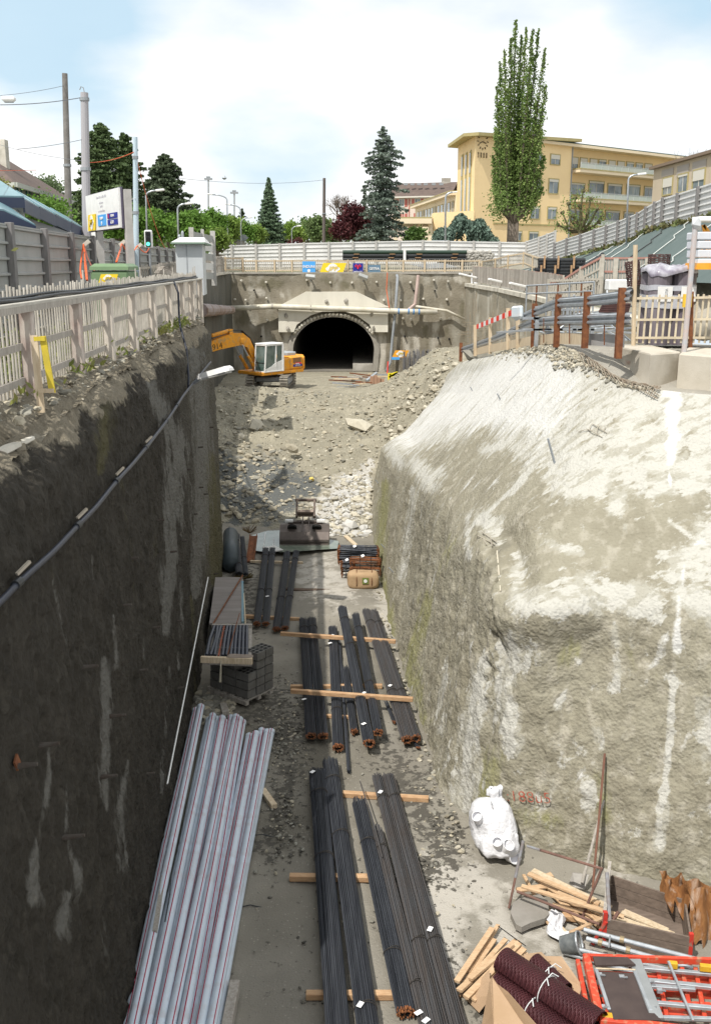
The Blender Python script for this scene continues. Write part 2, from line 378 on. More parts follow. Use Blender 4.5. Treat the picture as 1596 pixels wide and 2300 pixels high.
mound=soilmat('mound_rubble',(.305,.28,.215),(.245,.225,.17),(.345,.315,.24),sc=1.3,bump=.9,bsc=10,pale=(.46,.43,.35),bd=.07)
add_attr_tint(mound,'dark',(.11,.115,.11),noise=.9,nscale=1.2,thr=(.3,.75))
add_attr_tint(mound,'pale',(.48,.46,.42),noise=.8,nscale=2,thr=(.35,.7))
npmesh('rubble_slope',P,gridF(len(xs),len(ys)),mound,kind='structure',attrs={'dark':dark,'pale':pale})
PZ=P[:,2].reshape(X.shape);PXs,PYs=xs,ys
def pz(x,y):
    i=int(np.clip(np.searchsorted(PXs,x),1,len(PXs)-1));j=int(np.clip(np.searchsorted(PYs,y),1,len(PYs)-1))
    return float(max(PZ[i,j],-8.4 if y<43 else-99))
def rocks(name,n,fn,mats,kind='stuff',**kw):
    m=MB();m.smooth=False
    for k in range(n):
        x,y,r=fn(k)
        z=pz(x,y)if y>33 else-8.38
        m.cur=random.randrange(len(mats));m.rock((x,y,z+r*.15),r,(1.2,.9,.6))
    return m.build(name,mats,kind=kind,loc=(0,45,-8),**kw)
st1=mk('rubble_stone',(.36,.325,.25),(.29,.26,.195),scale=5,rough=.9,island=.3)
st2=mk('rubble_stone_pale',(.47,.435,.35),(.39,.36,.29),scale=5,rough=.9,island=.2)
st3=mk('rubble_stone_dark',(.20,.19,.16),(.26,.25,.21),scale=5,rough=.9,island=.3)
def f1(k):
    while True:
        y=38+25*random.random()**1.3;x=random.uniform(-8.5,6)
        if x>np.interp(y,[38,42,46,60],[.4,.6,4.2,6]):continue
        return x,y,.02+.13*random.random()**5.5
rocks('loose_rubble',7000,f1,[st1,st1,st1,st2,st3],label='scattered brown and grey stones covering the earth slope below the tunnel',cat='rubble')
def f2(k):
    t=random.random()
    c=at(770+random.gauss(0,28)+(40 if t>.7 else 0),1150,1)
    y=random.uniform(36.3,43);x=random.gauss(-.35+(y-38)*.1,.55)
    return min(x,.55),y,.045+.17*random.random()**2.6
white_st=mk('broken_concrete',(.52,.51,.48),(.42,.41,.385),scale=3,rough=.9,island=.15)
rocks('broken_concrete_heap',620,f2,[white_st,st2],label='heap of pale broken concrete lumps at the right foot of the slope',cat='rubble')
def f3(k):
    y=random.uniform(38,46);x=random.uniform(-6.6,-3.3)
    return x,y,.045+.2*random.random()**3.2
rocks('grey_rubble',380,f3,[st1,st3,st1],label='grey rocks piled against the shaded left wall behind the pit floor',cat='rubble')
def f4(k):
    a=random.random()
    if a<.35:u,v=random.gauss(640,35),random.gauss(1660,60)
    elif a<.6:u,v=random.gauss(960,35),random.gauss(1870,60)
    elif a<.75:u,v=random.gauss(640,20),random.gauss(1850,50)
    else:u,v=random.uniform(560,1100),random.uniform(1400,2280)
    p=on(u,v,-8.4);return p.x,p.y,.012+.035*random.random()**2
dk=mk('mud_crumb',(.075,.07,.06),(.13,.12,.10),scale=6,rough=.9,island=.3)
rocks('mud_crumbs',1500,f4,[dk,st3,dk,st1],label='dark crumbs of mud and grit strewn on the pit floor',cat='grit')
def f5(k):
    a=random.random()
    if a<.5:y=random.uniform(15.5,38);x=np.interp(y,[16,20,24,28,33,38],[2.0,1.42,1.12,.87,.7,.5])-abs(random.gauss(0,.14))
    else:u=random.uniform(440,530);v=random.gauss(1590,22);p=on(min(u,520),v,-8.4);return p.x,p.y,.03+.1*random.random()**2
    return x,y,.02+.06*random.random()**2
rocks('spalled_concrete',700,f5,[st1,st2,st3],label='crumbled shotcrete lying in a thin line along the foot of the walls',cat='rubble')
for i,(u,v,w,lab)in enumerate([(808,962,.75,'long pale slab of rock tilted high on the right of the mound'),(575,960,.5,'pale flat rock on the left side of the mound below the excavator'),(655,1010,.36,'squat grey rock in the middle of the mound'),(540,985,.34,'pale grey stone beside the left wall on the mound'),(700,1078,.16,'small yellow lump lying at the foot of the mound'),(785,1185,.42,'largest white concrete lump in front of the pale heap')]):
    b=on(u,v,-6.5);
    for _ in range(30):
        z=pz(b.x,b.y);b=on(u,v,z)
    m=MB();m.rock((b.x,b.y,b.z+w*.2),w,(1.5,.7,.45)if i==0 else(1.1,.9,.7))
    m.build('rock',[st2,st2,st1,st2,mk('yellow_lump',(.65,.50,.14),rough=.8),white_st][i],label=lab,cat='rock')
b=at(1085,805,41);m=MB();m.rock((b.x,b.y,b.z),.75,(1.4,.8,.5));m.build('rock',st3,label='dark boulder at the top of the pale slope beside the low plank kerb',cat='rock')
SEC=[((14,12.0,-8.8),(14,14.0,-4.0),(14,17.2,-.75)),((9.5,13.2,-8.8),(9.6,14.9,-3.9),(9.6,18.0,-.78)),((5.8,14.3,-8.8),(6.2,15.6,-3.9),(7.0,19.0,-.80)),((3.6,15.3,-8.8),(4.1,16.2,-4.0),(6.1,19.8,-.80)),((2.35,15.95,-8.8),(2.95,16.7,-4.1),(5.5,20.6,-.78)),((1.75,17.2,-8.8),(2.5,18.2,-4.05),(5.3,22.4,-.52)),((1.45,20,-8.8),(2.2,21,-4.1),(5.15,24.6,-.38)),((1.15,24,-8.8),(1.95,25,-4.2),(5.1,27.2,-.46)),((.9,28,-8.8),(1.65,29,-4.4),(5.0,31,-.9)),((.72,33,-8.8),(1.4,34,-4.7),(4.9,36,-1.55)),((.56,38,-8.8),(1.24,38.5,-5.05),(4.7,42,-2.3)),((.5,42,-8.8),(1.3,43,-5.7),(4.6,46,-2.95)),((.5,49,-9),(1.6,50,-7),(4.6,53,-4.4))]
SECA=np.array(SEC,float)
def crom(A,t):
    n=len(A);t=np.clip(np.asarray(t,float),0,n-1-1e-6);i=t.astype(int);f=(t-i)[:,None,None]
    p0=A[np.maximum(i-1,0)];p1=A[i];p2=A[np.minimum(i+1,n-1)];p3=A[np.minimum(i+2,n-1)]
    return .5*((2*p1)+(-p0+p2)*f+(2*p0-5*p1+4*p2-p3)*f**2+(-p0+3*p1-3*p2+p3)*f**3)
ts=np.concatenate([np.linspace(0,2,60,endpoint=False),np.linspace(2,7,300,endpoint=False),np.linspace(7,12,190)])
SS=crom(SECA,ts);nt_=190
tt=np.linspace(0,1,nt_)
G=np.zeros((len(ts),nt_,3))
for j,t in enumerate(tt):
    if t<.55:G[:,j]=SS[:,0]+(SS[:,1]-SS[:,0])*(t/.55)
    else:G[:,j]=SS[:,1]+(SS[:,2]-SS[:,1])*((t-.55)/.45)
kn=np.exp(-np.linspace(-2,2,33)**2);kn/=kn.sum()
Gp=np.pad(G,((0,0),(16,16),(0,0)),mode='reflect',reflect_type='odd')
G=sum(kn[q]*Gp[:,q:q+nt_]for q in range(33))
dU=np.gradient(G,axis=0);dV=np.gradient(G,axis=1);Nn=np.cross(dU,dV);Nn/=np.linalg.norm(Nn,axis=2,keepdims=True)+1e-9
if Nn[200,60,0]>0:Nn=-Nn
P=G.reshape(-1,3);n_=Nn.reshape(-1,3)
Pw=P*np.array([1,1,.35])
lower=np.clip((-3.6-P[:,2])/1.2,0,1)
disp=(fbm(Pw,.9,4,31)-.5)*.46*(.35+.65*lower)+(fbm(P,3.5,3,41)-.5)*.10*(.5+.5*lower)+(fbm(P,11,3,51)-.5)*.07*(.25+.75*lower)
U,V=proj(P)
disp+=.22*stain(U,V,[([(1150,1390),(1290,1370)],45,1.0)])+.12*stain(U,V,[([(1090,1250),(1120,1330)],40,1)])
disp+=-.18*stain(U,V,[([(1140,1200),(1170,1320)],30,.8),([(1330,1480),(1300,1560)],60,.6)])
seam=stain(U,V,[([(1080,1200),(1130,1330),(1110,1450),(1090,1560)],[25,30,18,12],1)])
disp+=seam*(fbm(P,7,3,77)-.5)*.25
disp*=np.interp(P[:,1],[24,34],[1,.55])
disp-=.50*sm(29,38,P[:,1])*np.tile(np.interp(tt,[.45,.62,.85,1],[0,1,.8,0]),len(ts))
disp*=np.tile(1-sm(.93,.995,tt),len(ts))
P=P+n_*disp[:,None]
U,V=proj(P)
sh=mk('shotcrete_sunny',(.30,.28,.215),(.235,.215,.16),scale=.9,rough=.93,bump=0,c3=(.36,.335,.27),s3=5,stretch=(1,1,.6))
def shot_bump(m,sc=16,st=.8,dist=.05):
    t=m.node_tree;N=t.nodes;l=t.links.new;b=N['Principled BSDF'];tc=N.new('ShaderNodeTexCoord')
    n=N.new('ShaderNodeTexNoise');n.inputs['Scale'].default_value=sc;n.inputs['Detail'].default_value=5;n.inputs['Roughness'].default_value=.7;l(tc.outputs['Object'],n.inputs[0])
    v=N.new('ShaderNodeTexVoronoi');v.inputs['Scale'].default_value=sc*1.2;v.feature='SMOOTH_F1';l(tc.outputs['Object'],v.inputs[0])
    k=N.new('ShaderNodeMath');k.operation='MULTIPLY_ADD';l(v.outputs['Distance'],k.inputs[0]);k.inputs[1].default_value=-.8;l(n.outputs['Fac'],k.inputs[2])
    bp=N.new('ShaderNodeBump');bp.inputs['Strength'].default_value=st;bp.inputs['Distance'].default_value=dist;l(k.outputs[0],bp.inputs['Height']);l(bp.outputs[0],b.inputs['Normal'])
shot_bump(sh,15,.75,.045)
def inpoly(U,V,poly,soft=25):
    ins=np.zeros(len(U),bool);dmin=np.full(len(U),1e9);n=len(poly)
    for i in range(n):
        x1,y1=poly[i];x2,y2=poly[(i+1)%n]
        c=((y1>V)!=(y2>V))&(U<(x2-x1)*(V-y1)/(y2-y1+1e-9)+x1);ins^=c
        d=np.array([x2-x1,y2-y1],float);L2=d.dot(d);t=np.clip(((U-x1)*d[0]+(V-y1)*d[1])/L2,0,1);dmin=np.minimum(dmin,np.hypot(U-x1-t*d[0],V-y1-t*d[1]))
    return np.clip(.5+np.where(ins,dmin,-dmin)/(2*soft),0,1)
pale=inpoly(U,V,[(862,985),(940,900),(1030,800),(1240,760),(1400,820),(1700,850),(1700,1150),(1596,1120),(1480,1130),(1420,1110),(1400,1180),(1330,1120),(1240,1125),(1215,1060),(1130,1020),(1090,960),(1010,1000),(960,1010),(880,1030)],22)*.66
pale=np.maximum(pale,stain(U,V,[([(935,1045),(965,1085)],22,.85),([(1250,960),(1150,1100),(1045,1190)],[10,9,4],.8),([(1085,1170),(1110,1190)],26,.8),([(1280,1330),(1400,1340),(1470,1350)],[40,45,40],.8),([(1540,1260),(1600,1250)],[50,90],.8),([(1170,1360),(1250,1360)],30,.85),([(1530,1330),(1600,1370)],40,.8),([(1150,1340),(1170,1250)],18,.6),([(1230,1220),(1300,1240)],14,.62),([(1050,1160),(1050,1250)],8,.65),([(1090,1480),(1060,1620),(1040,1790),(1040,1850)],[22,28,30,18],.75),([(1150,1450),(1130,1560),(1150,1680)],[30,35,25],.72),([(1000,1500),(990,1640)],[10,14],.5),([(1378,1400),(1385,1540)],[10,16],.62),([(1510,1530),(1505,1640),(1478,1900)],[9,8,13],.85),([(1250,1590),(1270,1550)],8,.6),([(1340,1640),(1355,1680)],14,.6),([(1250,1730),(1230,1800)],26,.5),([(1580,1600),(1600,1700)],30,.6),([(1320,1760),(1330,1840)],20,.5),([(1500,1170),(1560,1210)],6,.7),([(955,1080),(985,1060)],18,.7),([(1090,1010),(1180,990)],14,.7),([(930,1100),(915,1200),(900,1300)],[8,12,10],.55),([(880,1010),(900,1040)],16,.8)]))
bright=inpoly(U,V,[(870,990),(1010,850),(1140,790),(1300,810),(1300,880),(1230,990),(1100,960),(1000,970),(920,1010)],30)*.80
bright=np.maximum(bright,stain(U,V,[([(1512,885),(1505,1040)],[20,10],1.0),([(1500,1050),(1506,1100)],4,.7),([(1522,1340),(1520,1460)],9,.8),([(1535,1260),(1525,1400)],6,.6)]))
moss=stain(U,V,[([(865,1090),(850,1280),(880,1440)],[14,16,14],.8),([(960,1340),(920,1500),(950,1620)],[16,24,20],.62),([(1120,1700),(1070,1830)],[34,24],.6),([(1280,1450),(1260,1480)],24,.5),([(1340,1740),(1350,1880)],30,.35),([(1080,1800),(1240,1840)],25,.4),([(1020,1200),(970,1330)],12,.4)])
darks=stain(U,V,[([(1140,1200),(1090,1300)],[26,12],.6),([(1190,1440),(1180,1520)],[22,30],.55),([(1000,1000),(950,1150),(940,1400)],[30,34,20],.45),([(1350,1430),(1480,1440)],25,.4),([(1150,830),(1000,930),(880,1010)],[3,5,7],.85),([(1210,790),(1060,905),(960,1000)],[2,4,3],.8),([(1500,1440),(1500,1500)],20,.5),([(1250,1600),(1420,1680)],40,.35)])
add_attr_tint(sh,'dark',(.20,.185,.14),noise=.7,nscale=2.4,thr=(.25,.7),stretch=(1,1,.5))
add_attr_tint(sh,'moss',(.24,.235,.095),noise=.8,nscale=2.5,thr=(.25,.75),stretch=(1,1,.4),nmin=.25)
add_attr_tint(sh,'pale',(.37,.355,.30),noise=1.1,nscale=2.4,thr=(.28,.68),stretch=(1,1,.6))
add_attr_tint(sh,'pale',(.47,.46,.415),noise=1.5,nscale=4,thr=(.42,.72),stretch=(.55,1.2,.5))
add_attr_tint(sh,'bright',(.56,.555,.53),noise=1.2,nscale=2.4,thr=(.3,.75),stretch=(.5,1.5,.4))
rw=thing('shotcrete_slope','pale rough shotcrete bank filling the right side of the pit with white streaks','retaining wall',(2.4,16,-8.4))
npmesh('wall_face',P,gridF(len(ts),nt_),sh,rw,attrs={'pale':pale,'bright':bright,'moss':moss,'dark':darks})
RWP=P.reshape(len(ts),nt_,3)
RWN=n_.reshape(len(ts),nt_,3)
def rwall(u,v):
    d=np.hypot(U-u,V-v);i=int(np.argmin(d));return Vector(P[i]),Vector(n_[i])
RW_U,RW_V,RW_P,RW_N=U,V,P,n_
def rwall(u,v):
    i=int(np.argmin(np.hypot(RW_U-u,RW_V-v)));return Vector(RW_P[i]),Vector(RW_N[i])
for(u,v,l_)in[(1240,1045,.42),(848,1090,.2),(862,1235,.2),(880,1290,.2),(843,1010,.25),(1120,900,.15),(1058,880,.12)]:
    p,n=rwall(u,v);m=MB();m.tube([p-n*.1,p+n*l_*.4+Vector((-.02,0,l_))],.022 if u==1240 else .018,8);m.build('steel_rod',steelgrey,rw)
for a,b in(((1122,1240),(1130,1328)),):
    p,n=rwall(*a);q,n2=rwall(*b);m=MB();m.tube([p+n*.06,q+n2*.05],.014,6);m.build('steel_rod',mk('pale_rod',(.55,.5,.4),rough=.7),rw)
for(a,b)in[((1330,955),(1362,975)),((1318,965),(1352,985)),((1332,953),(1322,972)),((1346,955),(1340,978)),((1360,962),(1356,976)),((1300,972),(1330,968))]:
    p,n=rwall(*a);q,n2=rwall(*b);m=MB();m.tube([p+n*.03,(p+q)/2+n*.06,q+n2*.02],.009,5);m.build('mesh_wire',mk('dusty_wire',(.42,.39,.32),(.3,.27,.22),rough=.8),rw)
for(a,b)in[((1075,1205),(1112,1228)),((1085,1198),(1118,1222)),((1095,1225),(1088,1205)),((1110,1230),(1102,1208))]:
    p,n=rwall(*a);q,n2=rwall(*b);m=MB();m.tube([p+n*.05,q+n2*.05],.012,5);m.build('mesh_wire',MATS['dusty_wire'],rw)
p,n=rwall(1180,1788);
i=int(np.argmin(np.hypot(RW_U-1180,RW_V-1788)))
tn=(Vector((rwall(1215,1792)[0]))-Vector((rwall(1142,1786)[0]))).normalized()
sp=mk('faded_red_spray',(.42,.08,.05),(.36,.20,.14),scale=14,rough=.9,lo=.42,hi=.6)
q1,q2=rwall(1140,1786)[0],rwall(1220,1793)[0];nn=Vector((-(q2-q1).y*-1,-(q2-q1).x,0)).normalized();nn=Vector(((q2-q1).y,-(q2-q1).x,.0)).normalized()
if nn.y>0:nn=-nn
text('L:188u5',.30,frame(p+nn*.10,(q2-q1),nn),sp,'spray_marking',rw,depth=.004,bold=-.004)
ysl=np.concatenate([np.linspace(-6,8,40,endpoint=False),np.linspace(8,20,240,endpoint=False),np.linspace(20,33.7,200)])
tz=np.linspace(0,1,190)
G=np.zeros((len(ysl),len(tz),3))
for i,y in enumerate(ysl):
    xt=le_x(y);ztop=-.12+.06*math.sin(y*.9)-.18*float(sm(16,10,y));xb=-3.08-(y-11.45)*(1.52/22.25)
    if y>33.0:xt-=(y-33.0)**2*.5;xb-=(y-33.0)**2*.5
    rnd=np.clip((tz-.93)/.07,0,1)
    G[i,:,0]=xb+(xt-xb)*tz-.42*rnd**2;G[i,:,1]=y;G[i,:,2]=-8.8+(ztop+8.8)*tz
xe=np.linspace(0,3.6,30)[1:]
R=np.zeros((len(xe),len(tz),3));R[:,:,0]=G[-1,:,0][None]-xe[:,None];R[:,:,1]=33.72+xe[:,None]*.9;R[:,:,2]=G[-1,:,2][None]
G=np.concatenate([G,R],0)
dU=np.gradient(G,axis=0);dV=np.gradient(G,axis=1);Nn=np.cross(dU,dV);Nn/=np.linalg.norm(Nn,axis=2,keepdims=True)+1e-9
if Nn[200,60,0]<0:Nn=-Nn
P=G.reshape(-1,3);n_=Nn.reshape(-1,3)
top=sm(-1.3,-.2,P[:,2])
disp=(fbm(P*np.array([1,1,.4]),.7,4,61)-.5)*.22+(fbm(P,8,3,71)-.5)*.13*np.interp(P[:,1],[8,34],[1.2,.5])+(fbm(P,2.5,3,75)-.5)*.10+top*((fbm(P,2.2,4,81)-.5)*.32)
P=P+n_*disp[:,None];U,V=proj(P);LW=(U,V,P,n_)
def lwall(u,v):
    i=int(np.argmin(np.hypot(LW[0]-u,LW[1]-v)));return Vector(LW[2][i]),Vector(LW[3][i])
lw=mk('shotcrete_shaded',(.047,.041,.032),(.033,.029,.022),scale=1.6,rough=.95,stretch=(1,1,.7),c3=(.058,.051,.04),s3=4)  # shade of the pit put into the base colour, darkened also as wet
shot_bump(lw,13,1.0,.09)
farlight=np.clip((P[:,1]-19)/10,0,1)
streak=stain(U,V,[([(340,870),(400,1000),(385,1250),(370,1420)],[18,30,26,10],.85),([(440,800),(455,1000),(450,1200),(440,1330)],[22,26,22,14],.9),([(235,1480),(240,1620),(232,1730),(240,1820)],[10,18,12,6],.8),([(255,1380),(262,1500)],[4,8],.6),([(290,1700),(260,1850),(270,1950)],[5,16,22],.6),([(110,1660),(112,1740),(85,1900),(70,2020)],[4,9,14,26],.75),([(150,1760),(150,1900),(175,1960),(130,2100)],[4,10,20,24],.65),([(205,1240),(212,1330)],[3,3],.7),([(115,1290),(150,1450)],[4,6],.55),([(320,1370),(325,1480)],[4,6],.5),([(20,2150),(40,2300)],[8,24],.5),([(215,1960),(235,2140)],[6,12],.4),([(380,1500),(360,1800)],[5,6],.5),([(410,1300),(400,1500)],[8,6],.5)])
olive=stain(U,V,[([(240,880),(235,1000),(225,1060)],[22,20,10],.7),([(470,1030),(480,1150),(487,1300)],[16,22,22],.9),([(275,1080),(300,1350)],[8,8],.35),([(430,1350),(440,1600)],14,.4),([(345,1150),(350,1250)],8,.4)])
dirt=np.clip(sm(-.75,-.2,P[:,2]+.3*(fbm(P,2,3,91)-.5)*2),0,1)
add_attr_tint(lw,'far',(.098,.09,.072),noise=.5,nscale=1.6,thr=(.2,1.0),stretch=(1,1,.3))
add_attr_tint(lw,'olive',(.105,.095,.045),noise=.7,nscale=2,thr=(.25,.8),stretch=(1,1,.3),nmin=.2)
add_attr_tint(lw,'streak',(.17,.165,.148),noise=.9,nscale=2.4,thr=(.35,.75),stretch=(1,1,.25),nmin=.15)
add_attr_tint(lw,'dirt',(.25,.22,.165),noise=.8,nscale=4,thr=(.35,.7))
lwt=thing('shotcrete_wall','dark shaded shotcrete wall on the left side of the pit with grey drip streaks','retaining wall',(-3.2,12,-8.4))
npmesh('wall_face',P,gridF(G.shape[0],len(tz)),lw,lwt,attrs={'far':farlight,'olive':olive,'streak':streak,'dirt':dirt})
stub=mk('stub_pipe',(.085,.075,.065),(.06,.045,.035),scale=12,rough=.8)
for(u,v)in[(470,960),(445,1005),(418,1055),(447,1095),(432,1155),(410,1215),(385,1240),(355,1168),(458,1110),(470,1170),(275,1360),(315,1505),(180,1500),(245,1610),(85,1675),(225,1745),(150,1880),(30,1720),(400,1545),(395,1395),(295,1255),(345,1410),(480,1290),(435,1690),(330,1740)]:
    p,n=lwall(u,v);m=MB();k=.6 if p.y<14 else .35
    m.tube([p-n*.1,p+n*.13*k/.35+Vector((0,0,.01))],.028 if p.y>14 else .04,7,r2=.02);m.build('anchor_stub',stub,lwt)
for(u,v)in[(30,1715)]:
    p,n=lwall(u,v);m=MB();m.box(p+n*.02,(.02,.10,.14),Matrix.Rotation(.5,3,'X'));m.build('anchor_plate',rust,lwt)
def wallquad(name,label,pts,zt,zb,mat,seg=.6,amp=.15,cat='retaining wall',attrs=None,lipn=None):
    pts=[Vector(p)for p in pts];rows=[]
    for a,b,za,zb2 in zip(pts[:-1],pts[1:],zt[:-1],zt[1:]):
        n=max(2,int((b-a).length/seg))
        for i in range(n):t=i/n;rows.append((a.lerp(b,t),za+(zb2-za)*t))
    rows.append((pts[-1],zt[-1]));nz_=26
    V_=np.array([[(p.x,p.y,zb+(z-zb)*j/(nz_-1))for j in range(nz_)]for p,z in rows]);Pq=V_.reshape(-1,3)
    nrm=np.array([-.3,-1,0])if lipn is None else np.array(lipn)
    Pq=Pq+nrm*((fbm(Pq,.5,3,5)-.5)*amp*2)[:,None]
    return Pq,gridF(len(rows),nz_)
bwm=mk('shotcrete_back',(.255,.23,.18),(.195,.172,.13),scale=.45,rough=.93,stretch=(1,1,.45),c3=(.33,.31,.26),s3=2.2)
shot_bump(bwm,6,.5,.05)
flm=mk('shotcrete_dark_shade',(.085,.085,.072),(.13,.125,.105),scale=.8,rough=.95,stretch=(1,1,.3));shot_bump(flm,7,.6,.05)  # dark tone holds the shade of a face turned from the sun
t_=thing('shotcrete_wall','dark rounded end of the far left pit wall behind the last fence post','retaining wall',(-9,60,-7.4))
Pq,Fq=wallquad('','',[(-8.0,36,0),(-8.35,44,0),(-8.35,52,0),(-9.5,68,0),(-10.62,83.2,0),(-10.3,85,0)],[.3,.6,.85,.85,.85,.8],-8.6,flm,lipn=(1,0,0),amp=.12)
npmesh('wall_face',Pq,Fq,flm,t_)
m=MB()
for a,b,z in(((-8.35,36),(-8.35,52),.86),((-8.35,52),(-9.5,68),.88),((-9.5,68),(-10.5,84.5),.88)):
    m.beam((a[0]-.3,a[1],z),(b[0]-.3,b[1],z),.8,.16)
m.build('coping',conc_light,t_)
m=MB();a,b=at(452,697,56),at(521,696,79)
for k in range(5):m.tube([a.lerp(b,k/5),a.lerp(b,(k+.94)/5)],.38-.02*k,12)
m.smooth=False;m.build('drain_pipe',mk('stained_grey_pipe',(.36,.32,.33),(.20,.13,.09),scale=1.2,rough=.6),label='stained grey sleeved drain pipe along the dark far left wall',cat='pipe')
YB=85.0
def bx(u):return at(u,760,YB).x
def bz(v):return at(798,v,YB).z
xc=bx(749);zfl=bz(833);hw=(bx(840)-bx(658))/2;ztp=bz(712);hc=zfl+1.75
def arch(n=28,k=1.0):
    pts=[]
    for i in range(n+1):
        a=PI*i/n;pts.append((xc-hw*k*math.cos(a),hc+(ztp-hc)*(k if k==1 else 1+(k-1)*.8)*math.sin(a)))
    return[(xc-hw*.96*k,zfl)]+pts+[(xc+hw*.96*k,zfl)]
bw=thing('portal_wall','tall stained shotcrete end wall of the pit pierced by the tunnel mouth','retaining wall',(0,YB,-7.3))
xl,xr=-10.7,9.6;ZT=bz(614)
ar=arch(40)
def wallgrid(x0,x1,z0,z1,nx,nzz,mbv,mbf,f0=None):
    pass
Vs=[];Fs=[]
def addgrid(A):
    global Vs,Fs
    n0=sum(len(a)for a in Vs);Vs.append(A.reshape(-1,3));Fs.append(gridF(A.shape[0],A.shape[1])+n0)
def colgrid(xa,zlo,zhi,nz_=24):
    A=np.zeros((len(xa),nz_,3))
    for i,x in enumerate(xa):
        A[i,:,0]=x;A[i,:,1]=YB;A[i,:,2]=np.linspace(zlo[i],zhi[i],nz_)
    addgrid(A)
xa=np.linspace(xl,xc-hw,40);colgrid(xa,[-8.6]*40,[ZT]*40,50)
xa=np.linspace(xc+hw,xr,40);colgrid(xa,[-8.6]*40,[ZT]*40,50)
xa=xc-hw*np.cos(np.linspace(0,PI,41));zl=hc+(ztp-hc)*np.sin(np.linspace(0,PI,41));colgrid(xa,zl,[ZT]*41,40)
for sgn in(-1,1):
    xa=np.array([xc+sgn*hw*.96,xc+sgn*hw]);
    A=np.array([[(xc+sgn*hw,YB,-8.6),(xc+sgn*hw,YB,hc)],[(xc+sgn*hw*.96,YB,-8.6),(xc+sgn*hw*.999,YB,hc)]],float);addgrid(A)
V_=np.concatenate(Vs);d_=np.hypot((V_[:,0]-xc)/hw,(V_[:,2]-hc)/(ztp-hc));kk=sm(1.02,1.4,d_)
V_[:,1]-=(fbm(V_,.35,4,12)-.4)*.7*kk*np.where(V_[:,2]<-7.3,.3,1)
U,V=proj(V_)
add_attr_tint(bwm,'pale',(.46,.43,.37),noise=.9,nscale=.7,thr=(.3,.7),stretch=(1,1,.3))
add_attr_tint(bwm,'dark',(.16,.145,.10),noise=.9,nscale=.8,thr=(.3,.7),stretch=(1,1,.3))
pal=stain(U,V,[([(590,735),(595,790)],[5,8],.8),([(940,760),(935,820)],[10,12],.7),([(900,740),(915,800)],[6,8],.6),([(980,730),(970,830)],[10,14],.7),([(990,620),(1050,630)],[14,14],.6),([(560,650),(590,660)],8,.5),([(1010,660),(1015,720)],10,.5),([(880,660),(885,690)],10,.5),([(620,650),(640,670)],10,.5),([(640,740),(650,840)],[14,18],.75),([(850,740),(850,840)],[12,14],.7),([(1020,790),(1010,840)],20,.5)])
drk=stain(U,V,[([(955,735),(960,830)],[7,9],.7),([(1000,740),(1000,800)],[8,8],.5),([(530,720),(600,720)],[20,20],.5),([(520,640),(640,636)],10,.6),([(725,630),(780,640)],14,.5),([(875,720),(885,830)],[4,5],.7),([(540,770),(545,830)],20,.5),([(1040,650),(1035,760)],8,.5),([(505,700),(512,830)],12,.7)])
npmesh('wall_face',V_,np.concatenate(Fs),bwm,bw,attrs={'pale':pal,'dark':drk})
m=MB();m.box(((xl+xr)/2,YB+.25,ZT+.02),(xr-xl,.7,.14));m.build('coping',conc,bw)
tn=thing('tunnel','dark arched railway tunnel mouth with a concrete ring at the end of the pit','tunnel',(xc,YB,zfl))
liner=mk('tunnel_lining',(.15,.14,.125),(.10,.095,.085),scale=.5,rough=.9)
A=np.array([[(x,y,z)for(x,z)in ar]for y in np.linspace(YB+.02,YB+90,12)]);npmesh('lining',A.reshape(-1,3),gridF(12,len(ar)),liner,tn,smooth=False)
m=MB();m.box((xc,YB+45,zfl-.06),(hw*2,90,.12));m.build('tunnel_floor',mk('tunnel_floor_mud',(.22,.20,.17),(.15,.14,.12),scale=.6,rough=.9),tn)
m=MB();m.box((xc,YB+90.2,hc),(hw*2.2,.3,8));m.build('tunnel_end',darkm,tn)
m=MB();m.box((xc+hw*.72,YB+12,zfl+.25),(hw*.5,23.6,.55));m.build('side_ledge',conc,tn)
ring=MB();a1=arch(40,1.0);a2=arch(40,1.13)
vs=[];
for(p,q)in zip(a1,a2):vs+=[(p[0],YB-.30,p[1]),(q[0],YB-.18,q[1]),(q[0],YB+.05,q[1]),(p[0],YB+.3,p[1])]
ring.add(vs,[(i*4+k,i*4+(k+1)%4,(i+1)*4+(k+1)%4,(i+1)*4+k)for i in range(len(a1)-1)for k in range(4)])
ring.build('portal_ring',conc,tn)
a3=arch(36,1.09)
for i in range(7,32):
    m=MB();m.rock((a3[i][0],YB-.36,a3[i][1]),.19,(1,.8,1));m.build('bolt_head',conc_light,tn)
hood=MB()
def bp(u,v,y=YB):return(bx(u),y,bz(v))
hood.prism([bp(622,690,YB-.62),bp(688,655,YB-.62),bp(800,655,YB-.62),bp(874,690,YB-.62)],(0,.75,0))
hood.build('portal_hood',mk('portal_concrete',(.70,.67,.58),(.60,.57,.49),scale=.8,rough=.85,stretch=(1,1,.3)),tn)
hood=MB();top=[(627,697),(870,697)]
pl=[(627,745),(627,694),(870,694),(870,745),(836,745),(829,728),(800,707),(775,699),(725,699),(700,707),(668,728),(661,745)]
for q in[((627,694),(700,694),(700,707),(627,707)),((627,707),(700,707),(668,728),(627,728)),((627,728),(668,728),(661,745),(627,745)),((800,694),(870,694),(870,707),(800,707)),((800,707),(870,707),(870,728),(829,728)),((829,728),(870,728),(870,745),(836,745)),((700,694),(800,694),(775,699),(725,699)),((700,694),(725,699),(700,707),(700,700)),((800,694),(800,707),(775,699),(790,696))]:
    hood.prism([bp(u,v,YB-.55)for(u,v)in q],(0,.66,0))
hood.build('portal_frame',MATS['portal_concrete'],tn)
